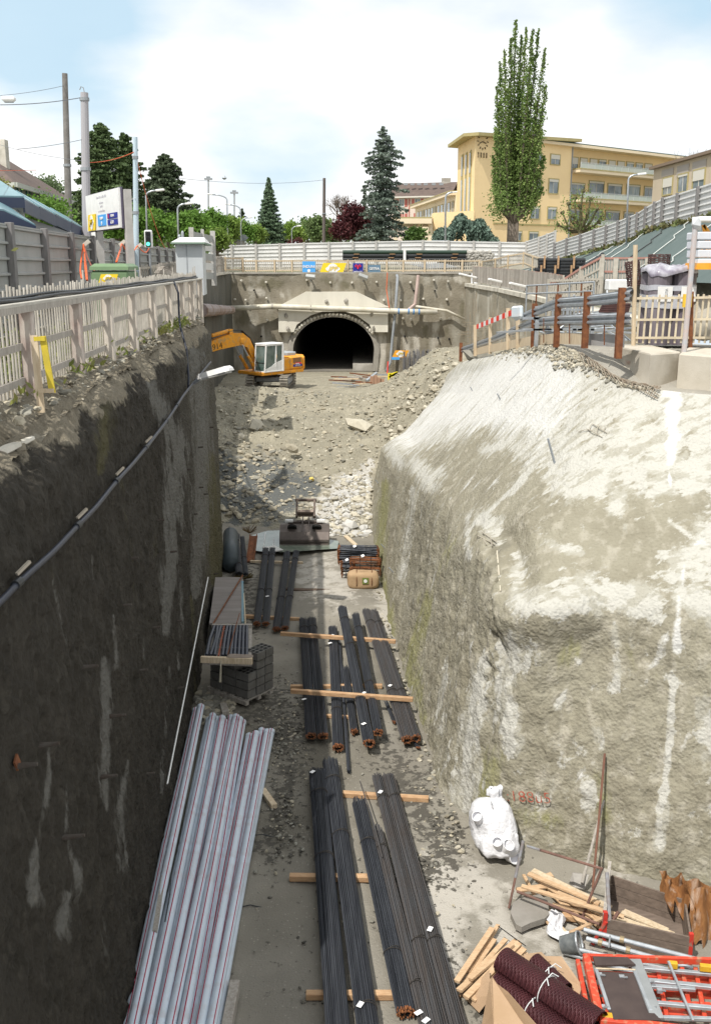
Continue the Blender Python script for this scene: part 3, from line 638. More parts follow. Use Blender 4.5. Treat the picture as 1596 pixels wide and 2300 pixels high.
for(u,v)in[(734,677),(777,675),(645,708),(834,705),(648,737),(838,737)]:
    m=MB();x,y,z=bp(u,v,YB-.66);m.rock((x,y,z),.28,(.7,.5,1));m.build('anchor_head',conc,tn)
for row,(v,us)in enumerate([(632,(545,600,690,742,790,846,920,968,1005)),(672,(528,552,600,858,895,950,998)),(718,(565,600,905,925,985,1005)),(758,(548,585,910,980,1005)),(790,(560,930,955,1020)),(652,(520,575,925,975))]):
    for u in us:
        u2=u+random.uniform(-3,3);v2=v+random.uniform(-3,3);m=MB();x,y,z=bp(u2,v2,YB-.35)
        if row in(0,1,2):m.box((x,y+.13,z),(.18,.34,.17),bev=.04);m.build('anchor_plate',conc_light,bw)
        else:m.tube([(x,y+.05,z),(x,y+.3,z)],.08,8);m.build('drain_hole',darkm,bw)
pvcw=mk('white_pipe',(.66,.63,.55),(.50,.46,.36),scale=1.2,rough=.5)
m=MB();m.tube([bp(511,691,YB-.95),bp(560,690,YB-.95),bp(615,687,YB-.95),bp(700,690,YB-.98),bp(800,694,YB-.98),bp(900,698,YB-.95),bp(978,700,YB-.9)],.22,12)
m.smooth=True;lp=m.build('long_pipe',pvcw,label='long white drainage pipe running across the end wall above the tunnel',cat='pipe')
for u,v in((915,698),(926,699),(938,699),(893,698),(700,690),(615,687)):
    m=MB();m.tube([bp(u-1.5,v,YB-.96),bp(u+1.5,v,YB-.96)],.24,12);m.build('collar',mk('blue_tape',(.1,.25,.5),rough=.5)if u>880 else conc,lp)
m=MB();m.tube([bp(889,618,YB-.4),bp(890,622,YB-.75),bp(886,700,YB-.65),bp(880,760,YB-.7),bp(876,812,YB-.8),bp(866,830,YB-1.2)],.12,8);m.smooth=True
m.build('down_pipe',steelgrey,label='grey vertical down pipe on the wall to the right of the tunnel',cat='pipe')
m=MB();m.tube([bp(936,618,YB-.5),bp(929,682,YB-.8),bp(912,697,YB-.9)],.13,8)
m.build('down_pipe',mk('pinkish_pipe',(.52,.40,.36),(.40,.30,.27),scale=2,rough=.6),label='pinkish drain pipe falling to the long white pipe',cat='pipe')
m=MB();m.tube([bp(930,687,YB-.8),bp(1000,697,YB-.7),bp(1040,716,YB-.7)],.10,8);m.smooth=True
m.build('thin_pipe',pvcw,label='thin white pipe bending down to the right corner of the end wall',cat='pipe')
m=MB();m.tube([bp(868,612,YB-.6),bp(866,650,YB-.7),bp(872,690,YB-1.2)],.035,5);m.build('orange_cable',mk('orange_cable',(.7,.12,.03),rough=.6),label='thin orange cable hanging over the wall left of the grey down pipe',cat='cable')
rsm=mk('shotcrete_right_back',(.33,.305,.25),(.26,.235,.18),scale=.5,rough=.93,stretch=(1,1,.5),c3=(.44,.42,.36),s3=1.6);shot_bump(rsm,6,.5,.05)
t_=thing('shotcrete_wall','brown side wall with protruding steel rods behind the striped barrier','retaining wall',(10,65,-7))
Pq,Fq=wallquad('','',[(9.2,85.3,0),(9.9,70,0),(10.35,58,0),(10.7,46,0),(10.7,33,0)],[-.15,-.2,-.35,-.6,-.6],-8.6,rsm,lipn=(-1,0,0),amp=.2)
npmesh('wall_face',Pq,Fq,rsm,t_)
m=MB()
for a,b,z,z2 in(((9.3,85),(10,70),-.1,-.15),((10,70),(10.45,58),-.15,-.3),((10.45,58),(10.8,46),-.3,-.55),((10.8,46),(10.8,33),-.55,-.55)):
    m.beam((a[0]+.25,a[1],z),(b[0]+.25,b[1],z2),1.0,.25)
m.build('coping',conc_light,t_)
m=MB()
for k in range(90):
    y=random.uniform(56,83);x=np.interp(y,[58,85],[10.3,9.2]);z=random.uniform(-5.2,-2.6);m.tube([(x,y,z),(x-random.uniform(.3,.9),y-.3,z+random.uniform(-.1,.1))],.02,4)
for k in range(40):
    y=random.uniform(50,82);x=np.interp(y,[50,58,85],[10.6,10.3,9.2]);z=random.uniform(-5,-1.8);m.tube([(x-.15,y,z),(x-.18,y,z+random.uniform(.6,1.6))],.022,4)
m.build('starter_bars',mk('dusty_rebar',(.40,.36,.28),(.28,.2,.13),rough=.8),t_)
def gz(x,y):
    base=np.interp(y,[-50,33,60,85,95,110,130,200,2500],[0,0,.3,.85,1.5,3.2,4.2,6,20])
    lb=np.interp(y,[-50,40,85,95,130,300,2500],[0,0,.8,.9,1.2,2.5,12])
    w=float(sm(-14,2,x));b=lb+(base-lb)*w
    if x>10:
        f=np.interp(y,[-50,18,30,50,85,95,120],[.0,0,3.9,3.5,2.35,1.6,3.8]);lo=np.interp(y,[-50,30,46,58,75,85,95],[-.1,-.1,.1,.2,.5,.8,1.5])
        b=lo+(f-lo)*float(sm(12.3,17.3,x))if y<118 else max(b,f)
    if 11.4<x<19 and y<90:b-=.55*float(sm(11.4,12.8,x))*float(sm(90,86,y))
    return b
rows=[-60,-20,0,8,12,16,20,24,28,33.0,33.6,37,44,52,60,68,76,84.6,85.4,90,95,102,110,120,130,150,180,230,320,500,900,1600,2500]
def lx(y):
    if y<=33.3:return le_x(y)-.35
    return float(np.interp(y,[33.6,37,44,52,68,85],[-8.2,-8.3,-8.45,-8.6,-9.8,-10.8]))
def rx(y):
    return float(np.interp(y,[-60,14,18,20,24,28,33,46,58,85],[30,16,9.0,7.2,10.6,10.8,10.9,10.9,10.6,9.5]))
offs=[0,.5,1.2,2.5,4,6,9,14,22,35,60,120,300,900,2000]
m=MB()
for sgn,ex in((-1,lx),(1,rx)):
    g=[]
    for y in rows:
        e=ex(y)if y<85 else(lx(84.6)if sgn<0 else rx(84.6))
        if y>85:
            e=0
        g.append([])
        for o_ in offs:
            x=e+sgn*o_
            if y>85:x=sgn*(np.interp(o_,offs,[0,2,4,6,8,10.5,13,17,24,36,62,122,300,900,2000]))
            z=gz(x,y)
            if sgn>0 and y<26 and x<12:z=-.1 if y>17.5 else-.8
            if sgn>0 and 25<y<85 and o_<1:z=float(np.interp(y,[24,33,46,58,70,85],[-.5,-.52,-.52,-.2,-.1,.0]))
            if sgn<0 and y<33.3 and o_<3:z=-.45
            g[-1].append((x,y,z))
    A=np.array(g);n0=len(m.v);m.v+=[tuple(p)for p in A.reshape(-1,3)]
    fq=gridF(len(rows),len(offs));
    if sgn<0:fq=fq[:,::-1]
    m.f+=[tuple(int(i)+n0 for i in f)for f in fq];m.m+=[0]*len(fq)
m.f=[f for f in m.f if not(max(m.v[i][1]for i in f)==85.4 and min(m.v[i][1]for i in f)==84.6)];m.m=[0]*len(m.f)
m.add([(-10.8,85.05,.86),(9.6,85.05,.86),(9.6,86.5,.9),(-10.8,86.5,.9)],[(0,1,2,3)])
m.v=[(x,y if y!=85.4 else 85.45,z)for x,y,z in m.v]
gm=soilmat('ground_gravel',(.30,.28,.235),(.22,.205,.16),(.16,.18,.09),sc=.3,bump=.6,bsc=6,pale=(.42,.4,.35))
m.build('ground',gm,kind='structure',loc=(0,0,0),smooth=False)
m=MB()
for(x0,x1,y0,y1)in((-40,-10.7,84.5,85.6),(9.4,40,84.5,85.6)):
    n=24;k0=len(m.v)
    vs=[];
    for i in range(n+1):
        x=x0+(x1-x0)*i/n;vs+=[(x,y0,gz(x,84.6)),(x,y1,gz(x,85.5))]
    m.add(vs,[(2*i,2*i+2,2*i+3,2*i+1)for i in range(n)])
m.build('ground_strip',gm,kind='structure',loc=(0,0,0))
ramp=soilmat('ramp_gravel',(.33,.31,.27),(.25,.235,.20),(.40,.38,.34),sc=.8,bump=.6,bsc=10)
ry=np.linspace(17.0,56,110);A=[]
tops=crom(SECA,np.linspace(0,12,400))[:,2]
o_=np.argsort(tops[:,1])
for y in ry:
    xe_=float(np.interp(y,tops[o_,1],tops[o_,0]));ze=float(np.interp(y,tops[o_,1],tops[o_,2]));zr=float(np.interp(y,[17,20.6,22.4,24,27,31,36,42,46,56],[-.86,-.84,-.34,-.26,-.45,-.9,-1.55,-2.4,-3.05,-4.6]))
    row=[]
    for k in range(16):
        t=k/15;x=xe_+.03+(11.0-xe_)*t**1.3;z=ze-.015+(zr-ze)*min(1,t*4)
        row.append((x,y,z))
    A.append(row)
A=np.array(A);Pq=A.reshape(-1,3);Pq[:,2]+=(fbm(Pq,1.8,3,4)-.5)*.09*np.tile(np.linspace(0,1,16)>.05,len(ry));npmesh('ramp',Pq,gridF(len(ry),16),ramp,kind='structure',smooth=True)
ry=np.concatenate([np.linspace(-4,9,30),np.linspace(9.1,34.4,330)]);ws=np.concatenate([np.linspace(0,1.2,34),np.linspace(1.3,3.6,16)])
A=np.zeros((len(ry),len(ws),3))
for i,y in enumerate(ry):
    ztop=-.12+.06*math.sin(y*.9)-.18*float(sm(16,10,y))
    A[i,:,0]=le_x(y)-.22-ws;A[i,:,1]=y;A[i,:,2]=ztop-.10+(-ztop+.10)*sm(0,.55,ws)
    if y>33.4:A[i,:,2]-=(y-33.4)*.5
Pq=A.reshape(-1,3);Pq[:,2]+=(fbm(Pq,1.6,4,14)-.5)*.30*np.interp(A[:,:,0].ravel()-le_x(Pq[:,1]),[-2,-1.2,-.5,-.2],[.3,.5,1,.6])+(fbm(Pq,8,3,15)-.5)*.10
led=soilmat('ledge_soil',(.20,.175,.13),(.14,.12,.085),(.27,.245,.195),sc=1.6,bump=.9,bsc=14,pale=(.42,.39,.32),bd=.05)
npmesh('earth_ledge',Pq,gridF(len(ry),len(ws)),led,kind='structure')
m=MB()
for k in range(420):
    y=random.uniform(11,33.5);x=le_x(y)-.2-abs(random.gauss(.1,.35));r=.02+.07*random.random()**3;m.rock((x,y,-.1+.1*min(1,(le_x(y)-x))),r,(1.3,1,.6));m.m[-20:]=[k%2]*20
m.build('ledge_stones',[st1,st3],kind='stuff',label='small stones and crumbs on the earth ledge below the picket fence',cat='stones')
# ============================================================ LEFT SIDE AND BACK FENCES
def fl(y):return-4.3-(y-12)*(.9/21.6)
def lerp(a,b,t):return a+(b-a)*t
ff=thing('picket_fence','long weathered picket fence with thick posts along the left edge of the pit','fence',(fl(20),20,0))
py_=[7.9,10.5,13.1,15.85,18.35,20.9,23.5,26.2,28.8,31.2,33.5]
d_f=Vector((-.9,21.6,0)).normalized();n_f=Vector((d_f.y,-d_f.x,0))
redpost=mk('mottled_post',(.50,.45,.40),(.33,.25,.22),scale=5,rough=.8,stretch=(1,1,.6),island=.1)
for i,y in enumerate(py_):
    m=MB();p=Vector((fl(y),y,0))+n_f*.09;m.beam(p+Vector((0,0,-.35)),p+Vector((0,0,1.12)),.17,.15,up=d_f,bev=.012)
    m.build('post',redpost if i in(2,3)else mk('fence_post',(.62,.56,.49),(.50,.45,.39),scale=4,rough=.8,stretch=(3,3,1),island=.12),ff,label='mottled reddish post' if i in(2,3)else None)
for i in range(len(py_)-1):
    y0,y1=py_[i],py_[i+1];a=Vector((fl(y0),y0,0));b=Vector((fl(y1),y1,0));L_=(b-a).length;m=MB();n=int(L_/.15)
    for k in range(n):
        t=(k+.5+random.uniform(-.12,.12))/n;q=a.lerp(b,t)-n_f*.015;h=1.34+random.uniform(-.03,.05)+(.18 if random.random()<.05 else 0)
        lean=d_f*random.uniform(-.02,.02);w=.048 if i<7 else .07;m.beam(q+Vector((0,0,.0)),q+lean+Vector((0,0,h)),w,.018,up=n_f)
    m.build('picket_panel',mk('fence_picket',(.56,.52,.46),(.42,.39,.34),scale=4,rough=.85,island=.15),ff)
    for z in(.60,.16):
        m=MB();m.beam(a+n_f*.02+Vector((0,0,z)),b+n_f*.02+Vector((0,0,z)),.035,.09);m.build('mid_rail',greywood,ff)
    m=MB();m.beam(a+n_f*.10+Vector((0,0,1.15)),b+n_f*.10+Vector((0,0,1.15)),.21,.045,bev=.006);m.build('top_rail',mk('rail_plank',(.47,.45,.40),(.36,.34,.30),scale=3,rough=.8,stretch=(8,1,8)),ff)
    if i<6:
        m=MB();m.beam(a+n_f*.19+Vector((0,0,1.10)),b+n_f*.19+Vector((0,0,1.10)),.025,.10);m.build('top_board',greywood,ff)
for k,(o_,r)in enumerate(((.03,.028),(.085,.024),(.05,.02))):
    m=MB();pts=[Vector((fl(y),y,1.20+.018*(k==2)*2+.01*math.sin(y*1.7+k)))+n_f*(o_+.01*math.sin(y*2+k))for y in np.arange(8,33.2,.5)];m.tube(pts,r,7);m.smooth=True
    m.build('cable',black,label=['thick black cable lying along the fence rail, on the outer side','black cable lying along the fence rail nearest the pit','thinner black cable lying on top of the other two on the fence rail'][k],cat='cable',group='cables on the fence rail')
cb=mk('blue_black_cable',(.018,.022,.036),(.03,.035,.05),scale=10,rough=.4)
m=MB();a=at(400,640,30);pts=[Vector((fl(26.5)+.2,26.5,1.18)),Vector((fl(26.5)+.32,26.4,.9)),Vector((fl(26.4)+.33,26.3,.2))]
w1=[lwall(u,v)for u,v in((414,790),(417,850),(415,880))]
pts+=[Vector((le_x(26)-.15,26,.05))]+[p+n*.08 for p,n in w1];m.tube(pts,.028,7);m.smooth=True
m.build('cable',cb,label='thin dark cable dropping from the fence rail over the wall edge to the lamp arm',cat='cable')
wc=thing('wall_cable','thick dark blue cable clamped diagonally down the shaded left wall','cable',tuple(lwall(330,1010)[0]))
pts=[]
for(u,v)in[(-40,1385),(0,1353),(40,1310),(120,1240),(175,1180),(215,1140),(262,1080),(300,1040),(328,1005),(375,945),(398,910),(415,883),(440,855),(465,822),(475,812)]:
    pts.append(onplane(max(u,2),v,(-3.26,9.47,0),Vector((24.13,1.34,0)).normalized()))
pts[0]=pts[1]+(pts[1]-pts[3])*1.2;pts[0].x=pts[1].x+.03
Q=[]
for i in range(len(pts)-1):
    for k in range(5):
        q=pts[i].lerp(pts[i+1],k/5);x=q.x
        if q.y>8:
            d_=np.abs(LW[2][:,1]-q.y)*1+np.abs(LW[2][:,2]-q.z)+10*(LW[2][:,1]>33.3);x=max(x,float(LW[2][int(np.argmin(d_)),0])+.05)
        Q.append(Vector((x,q.y,q.z)))
for _ in range(3):Q=[Q[0]]+[Vector((max(Q[i].x,(Q[i-1].x+Q[i+1].x)/2),(Q[i-1].y+Q[i].y*2+Q[i+1].y)/4,(Q[i-1].z+Q[i].z*2+Q[i+1].z)/4))for i in range(1,len(Q)-1)]+[Q[-1]]
m=MB();m.tube(Q,.034,10);m.smooth=True;m.build('cable',cb,wc)
for k in(2,4,6,8,9,10,12):
    m=MB();d=(pts[k+1]-pts[k]).normalized();m.tube([pts[k]-d*.09,pts[k]+d*.09],.047,10);m.build('clamp',black,wc)
    if k in(2,4,6,8):m=MB();m.beam(pts[k]+Vector((0,0,.09)),pts[k]+Vector((.08,.16,.17)),.03,.03);m.build('bracket',mk('pale_stub',(.35,.31,.25),rough=.8),wc)
lt=thing('lamp','long white lamp head on a grey arm at the end of the left wall','lamp',tuple(lwall(430,858)[0]))
p,n=lwall(425,862);a=p+n*.1;e=at(448,852,a.y-.1)
m=MB();m.tube([a,e],.045,8);m.build('arm',steelgrey,lt)
e2=at(520,832,a.y-.6);d=(e2-e).normalized();side=d.cross(Vector((0,0,1))).normalized();upv=side.cross(d)
m=MB();w0,w1_=.13,.17;L_=(e2-e).length
prof=lambda t,w,h:[e+d*(L_*t)+side*-w+upv*.0,e+d*(L_*t)+side*w,e+d*(L_*t)+side*w*.75+upv*h,e+d*(L_*t)-side*w*.75+upv*h]
ps=[prof(0,.09,.10),prof(.08,w0,.13),prof(.9,w1_,.14),prof(1,.12,.07)]
vs=[q for r_ in ps for q in r_];m.add(vs,[(i*4+k,i*4+(k+1)%4,(i+1)*4+(k+1)%4,(i+1)*4+k)for i in range(3)for k in range(4)]+[(3,2,1,0),(12,13,14,15)])
m.build('lamp_head',whitep,lt)
m=MB();m.beam(e+d*.15-upv*.02,e2-d*.1-upv*.02,w1_*1.6,.04,up=upv);m.build('diffuser',mk('lamp_diffuser',(.45,.45,.43),rough=.3),lt)
m=MB();p0,n0=lwall(446,1297);p1,n1=lwall(331,1765);m.tube([p0+n0*.25,p1+n1*.32],.014,8);m.build('conduit',whitep,label='thin white conduit leaning against the shaded left wall',cat='pipe')
m=MB();p,n=lwall(5,1018);q,n2=lwall(72,990);m.tube([p+n*.05-Vector((.1,.3,.05)),p+n*.05,q+n2*.03],[.06,.06,.03],6);m.build('grout_lip',conc_light,lwt)
t_=thing('board_stand','white wooden stake with a yellow board fixed beside it, standing before the near fence','post',(-3.8,12,-.3))
a=on(92,905,-.02);m=MB();m.beam(a+Vector((0,0,-.12)),a+Vector((-.02,.0,.82)),.085,.03,up=(0,1,0));m.build('stake',palewood,t_)
yel=mk('yellow_paint',(.60,.47,.04),(.48,.38,.05),scale=6,rough=.6)
b0=a+Vector((.145,.03,.12));m=MB();m.beam(b0,b0+Vector((-.07,0,.69)),.075,.03,up=(0,1,0));m.build('yellow_board',yel,t_)
for z in(.03,.66):m=MB();m.beam(a+Vector((-.02,0,.12+z)),b0+Vector((.03-.1*z,-.02,z)),.04,.05);m.build('cross_piece',yel if z>.5 else palewood,t_)
hoard_l=mk('hoarding_shade_grey',(.36,.37,.36),(.30,.31,.30),scale=1.5,rough=.55,stretch=(1,1,.4))  # white sheeting greyed: shade of the left side put into the colour
hoard_w=mk('hoarding_white',(.66,.66,.65),(.58,.58,.57),scale=.8,rough=.5,stretch=(1,1,.4))
postm=mk('hoarding_post',(.23,.22,.22),(.17,.165,.16),scale=3,rough=.85,stretch=(4,4,1))
postw=mk('hoarding_post_pale',(.47,.46,.44),(.38,.37,.35),scale=3,rough=.75)
def hoarding(pts,zb,zt,mat,pmat,label,ribs=6,pw=.24,side=1,postup=.06,depth=.07,postd=.16):
    pts=[Vector((p[0],p[1],0))for p in pts];t_=thing('hoarding',label,'fence',(pts[0].x,pts[0].y,zb[0]))
    for i in range(len(pts)-1):
        a,b=pts[i],pts[i+1];d=(b-a).normalized();n=Vector((d.y,-d.x,0))*side;m=MB();H0_,H1_=zt[i]-zb[i],zt[i+1]-zb[i+1]
        prof=[]
        for k in range(ribs):
            s=1/ribs;prof+=[(k*s,0),(k*s+.74*s,0),(k*s+.80*s,1),(k*s+.93*s,1),(k*s+.99*s,0)]
        prof.append((1,0));rows_=[]
        for(t,o)in prof:
            rows_+=[a+n*(o*depth)+Vector((0,0,zb[i]+H0_*t)),b+n*(o*depth)+Vector((0,0,zb[i+1]+H1_*t))]
        m.add(rows_,[(2*k,2*k+1,2*k+3,2*k+2)for k in range(len(prof)-1)])
        m.beam(a+Vector((0,0,zt[i]+.01)),b+Vector((0,0,zt[i+1]+.01)),.10,.04)
        m.build('sheet_panel',mat,t_)
    for i,p in enumerate(pts):
        d=(pts[min(i+1,len(pts)-1)]-pts[max(i-1,0)]).normalized();n=Vector((d.y,-d.x,0))*side;q=p+n*(postd*.5+.01)
        m=MB();m.beam(q+Vector((0,0,zb[i]-.3)),q+Vector((0,0,zt[i]+postup)),pw,postd,up=n,bev=.01);m.build('post',pmat,t_)
    return t_
P0,P1=Vector((-8.1,22.6)),Vector((-11.0,61));dd=(P1-P0)
ysd=[14.5,18,21.2,24.4,28,31.6,35.2,39.4,42.8,46.5,50.5,54.5,58.5,62.5,67]
pts=[tuple(P0+dd*((y-22.6)/38.4))for y in ysd]
hoarding(pts,[0]*len(pts),[2.52]*4+[2.5]*4+[2.45]*7,hoard_l,postm,'corrugated hoarding shaded grey, with dark posts running behind the left picket fence',ribs=7,pw=.26)
us=[482,521,575,628,683,738,792,844,896,948,1006,1062,1120,1182]
pts=[(at(u,570,95).x,95)for u in us];n_=len(us)
zt=[at(798,np.interp(u,[482,700,948,1182],[553,546,541,545]),95).z for u in us]
hoarding(pts,[1.3]*n_,zt,hoard_w,postw,'long white corrugated hoarding across the back above the tunnel',ribs=6,pw=.2,postup=.08)
seg=[(1182,95),(1210,91),(1228,88),(1246,86)]
pts=[(at(u,570,y).x,y)for u,y in seg];hoarding(pts,[1.45,1.7,1.95,2.15],[at(798,545,95).z+.1,at(798,533,91).z,at(798,526,88).z,at(798,519,86).z],hoard_w,postw,'short white hoarding section rising at the back right corner',ribs=8,pw=.16)
seg=[(1246,85,546),(1273,81,536),(1303,77,527),(1333,73.5,516),(1360,70,507),(1386,67,497),(1410,64.5,487),(1428,62,479),(1446,60,466),(1465,58,455),(1483,56.3,446),(1515,53.6,436),(1560,50.5,421),(1610,47.5,405),(1680,44.5,385)]
pts=[(at(u,560,y).x,y)for u,y,v in seg];zt=[at(798,v,y).z for u,y,v in seg]
hoarding(pts,[z-1.75 if i<8 else z-1.95 for i,z in enumerate(zt)],zt,hoard_w,postm,'white hoarding climbing the bank on the right above the green sheeting',ribs=7,pw=.2)
HT=list(zip(pts,zt))
tarp=mk('green_sheeting',(.075,.105,.10),(.095,.125,.12),scale=.8,rough=.7,bump=.2,bscale=3,bdist=.05)
t_=thing('bank_sheeting','dark green sheeting stretched over the bank below the right hoarding','sheeting',(14,60,1))
ys_=np.linspace(88,33,60);A=[]
for y in ys_:
    xt=float(np.interp(y,[p[1]for p in pts][::-1],[p[0]for p in pts][::-1]));zt_=float(np.interp(y,[p[1]for p in pts][::-1],zt[::-1]))-1.95
    if y<44.5:zt_=zt[-1]-1.95+(44.5-y)*.05;xt=pts[-1][0]+(44.5-y)*.03
    xb_=float(np.interp(y,[33,45,58,75,86,88],[12.2,12.6,12.6,12.3,13.8,15]));zb_=float(np.interp(y,[33,45,58,75,88],[1.0,.9,.75,.5,1.2]))
    A.append([(xb_+(xt-.3-xb_)*t,y,zb_+(zt_+.35-zb_)*t+.10*math.sin(t*9+y*.3)*t*(1-t))for t in np.linspace(0,1,16)])
A=np.array(A);npmesh('sheet',A.reshape(-1,3),gridF(60,16),tarp,t_)
for y in(83,79,74,69.5,65,61,57,53,49,45):
    i=int(np.argmin(abs(ys_-y)));m=MB();pp=[Vector(A[min(59,max(0,i+int((.5-t/15)*5))),t])+Vector((-.03,0,.05))for t in range(16)];m.tube(pp,.03,4);m.build('seam',black if y in(69.5,53)else mk('seam_tape',(.5,.52,.5),rough=.6),t_)
vine=leafmat('dry_vine',(.16,.13,.06),(.10,.13,.04),trl=.2)
def leafquads(C,size,vert=0.0,flat=0.0,asp=1.0):
    """C (n,3) centres -> verts, faces of randomly turned quads"""
    n=len(C);s=(size if np.ndim(size)else np.full(n,size))*RNG.uniform(.6,1.3,n)
    a=RNG.normal(size=(n,3));a/=np.linalg.norm(a,axis=1,keepdims=True)
    if vert:a[:,2]=a[:,2]*(1-vert)+vert*-1.2;a/=np.linalg.norm(a,axis=1,keepdims=True)
    b=RNG.normal(size=(n,3));
    if flat:b[:,2]*=(1-flat);
    b-=a*(a*b).sum(1,keepdims=True);b/=np.linalg.norm(b,axis=1,keepdims=True)+1e-9
    A_=a*(s*asp*.5)[:,None];B_=b*(s*.5)[:,None]
    V=np.stack([C-A_,C+B_*.8-A_*.1,C+A_,C-B_*.8+A_*.1],1).reshape(-1,3)
    return V,np.arange(4*n).reshape(n,4)
def leaves(name,C,size,mat,parent=None,**kw):
    o={k:kw.pop(k)for k in('vert','flat','asp')if k in kw}
    V,Fq=leafquads(np.asarray(C,float),size,**o);return npmesh(name,V,Fq,mat,parent,smooth=False,**kw)
C=[]
for k in range(1500):
    y=random.uniform(45,85);i=int(np.argmin(abs(ys_-y)));C.append(A[i,15]+np.array([random.gauss(0,.1),random.gauss(0,.3),random.gauss(.05,.1)]))
leaves('ground_creeper',C,.22,vine,kind='stuff',label='dry creeper growing along the foot of the hoarding above the green sheeting',cat='creeper')
def pickets(name,label,pts,zb,h,posts,mat,pmat,sp=.15,w=.07,pw=.12,side=1,rails=(.9,.15),ph=None,post_sub=.2,thick=.025,railm=None):
    pts=[Vector((p[0],p[1],z))for p,z in zip(pts,zb)];t_=thing('picket_fence',label,'fence',tuple(pts[0]))
    for i in range(len(pts)-1):
        a,b=pts[i],pts[i+1];d=(b-a);n=max(1,int(d.length/sp));dn=Vector((d.y,-d.x,0)).normalized()*side;m=MB()
        for k in range(n):
            q=a.lerp(b,(k+.5)/n)-dn*.03;hh=h+random.uniform(-.03,.04)*h;m.beam(q+Vector((0,0,.04)),q+Vector((0,0,hh)),w,thick,up=dn)
        m.build('picket_panel',mat,t_);m=MB()
        for r_ in rails:m.beam(a+Vector((0,0,h*r_)),b+Vector((0,0,h*r_)),.05,.09)
        m.build('rail',railm or pmat,t_)
    for i in range(len(pts)):
        if posts=='all' or i in posts:
            d=(pts[min(i+1,len(pts)-1)]-pts[max(i-1,0)]);dn=Vector((d.y,-d.x,0)).normalized()*side;q=pts[i]+dn*.06;m=MB();m.beam(q-Vector((0,0,post_sub)),q+Vector((0,0,(ph or h)*1.0)),pw,.1,up=dn);m.build('post',pmat,t_)
    return t_
fence_pale=mk('sunlit_picket',(.48,.45,.39),(.38,.35,.30),scale=4,rough=.85,island=.15)
us=[545,576,617,656,693,735,781,823,868,905,953,998,1037,1075]
pts=[(at(u,610,86.2).x,86.2)for u in us]
pickets('','long sunlit picket fence on top of the tunnel end wall',pts,[.88]*len(us),1.05,'all',fence_pale,palewood,sp=.17)
pickets('','picket fence section turning away at the left end of the tunnel wall',[(at(482,600,80).x,80),(at(505,600,84).x,84),(pts[0][0]-.0,86.1)],[.95,.95,.92],1.2,'all',fence_pale,palewood,sp=.2)
seg=[(1080,86,.8),(1110,87.5,1.0),(1140,88.5,1.3),(1175,86,1.5),(1196,80,1.2),(1225,74,.9)]
pickets('','picket fence behind the green sheeting tip at the back right',[(at(u,600,y).x,y)for u,y,z in seg],[z for u,y,z in seg],1.05,'all',fence_pale,palewood,sp=.18)
pickets('','dark wooden fence of broad boards below the white cabinet',[(-8.1,42),(-8.35,50),(-8.9,60),(-9.8,72),(-10.6,82)],[.4,.6,.85,.9,.92],1.2,'all',greywood,greywood,sp=.2,w=.13,rails=(.92,.5),pw=.16)
pickets('','short pale picket fence left of the white cabinet',[(-10.2,42),(-9.8,46),(-9.2,49.5)],[.3,.35,.4],1.2,'all',fence_pale,fence_pale,sp=.25,w=.08)
m=MB();a,b=at(420,622,38),at(352,612,36)
for k in range(5):m.beam(a+Vector((0,k*.25,-.05*k)),b+Vector((0,k*.25,.05*k)),.2,.04)
m.build('plank_stack',greywood,label='low stack of weathered planks behind the end of the near fence',cat='planks')
blue=mk('sign_blue',(.08,.35,.75),rough=.5);yellow=mk('sign_yellow',(.80,.58,.03),rough=.5);navy=mk('sign_navy',(.02,.03,.25),rough=.5);gblue=mk('sign_grey_blue',(.12,.2,.28),rough=.5);ink=mk('sign_ink',(.08,.05,.02),rough=.6);signred=mk('sign_red',(.75,.04,.06),rough=.5);orangesign=mk('sign_orange',(.78,.36,.03),rough=.5)
FY=85.85
def sgn_rect(m,u0,v0,u1,v1,y=FY,skew=0,dep=.04):
    a,b,c,d=at(u0,v1,y),at(u1-skew,v1,y),at(u1,v0,y),at(u0+skew,v0,y);m.prism([a,b,c,d],(0,dep,0));return m
def disc(m,c,r,ax=(1,1),n=24,dep=.012,nrm=(0,-1,0),right=(1,0,0)):
    F_=frame(c,right,nrm);m.prism([F_@Vector((r*ax[0]*math.cos(2*PI*k/n),r*ax[1]*math.sin(2*PI*k/n),0))for k in range(n)],F_.to_3x3()@Vector((0,0,dep)));return m
def logo_jpf(c,w,right,nrm,parent,em=None,ch=None,skew=.2,name='logo'):
    """yellow slanted panel, white disc, slanted letters"""
    F_=frame(c,right,nrm);h=w*.42
    m=MB();m.prism([F_@Vector(p)for p in((-w*.5,-h*.5,0),(w*.5-w*skew,-h*.5,0),(w*.5,h*.5,0),(-w*.5+w*skew,h*.5,0))],F_.to_3x3()@Vector((0,0,.02)));m.build('panel',em or yellow,parent)
    m=MB();m.prism([F_@Vector((h*.46*math.cos(2*PI*k/24),h*.46*math.sin(2*PI*k/24),.02))for k in range(24)],F_.to_3x3()@Vector((0,0,.012)));m.build('emblem',whitep,parent)
    m=MB();m.prism([F_@Vector((w*.26*math.cos(2*PI*k/24),h*.24*math.sin(2*PI*k/24),.021))for k in range(24)],F_.to_3x3()@Vector((0,0,.014)));m.build('emblem',whitep,parent)
    M2=F_@Matrix.Translation((0,0,.045));text('JPF',h*.50,M2,ink,'lettering',parent,depth=.01,squash=1.25,bold=.008*h,shear=.3)
    M2=F_@Matrix.Translation((0,0,.055));text('JPF',h*.50,M2,ch or yellow,'lettering',parent,depth=.008,squash=1.22,bold=.0,shear=.3)
t_=thing('banner','light blue square banner with white lettering and a white dot on the back fence','sign',tuple(at(693,615,FY)))
m=MB();sgn_rect(m,679,587,708,617);m.build('panel',blue,t_)
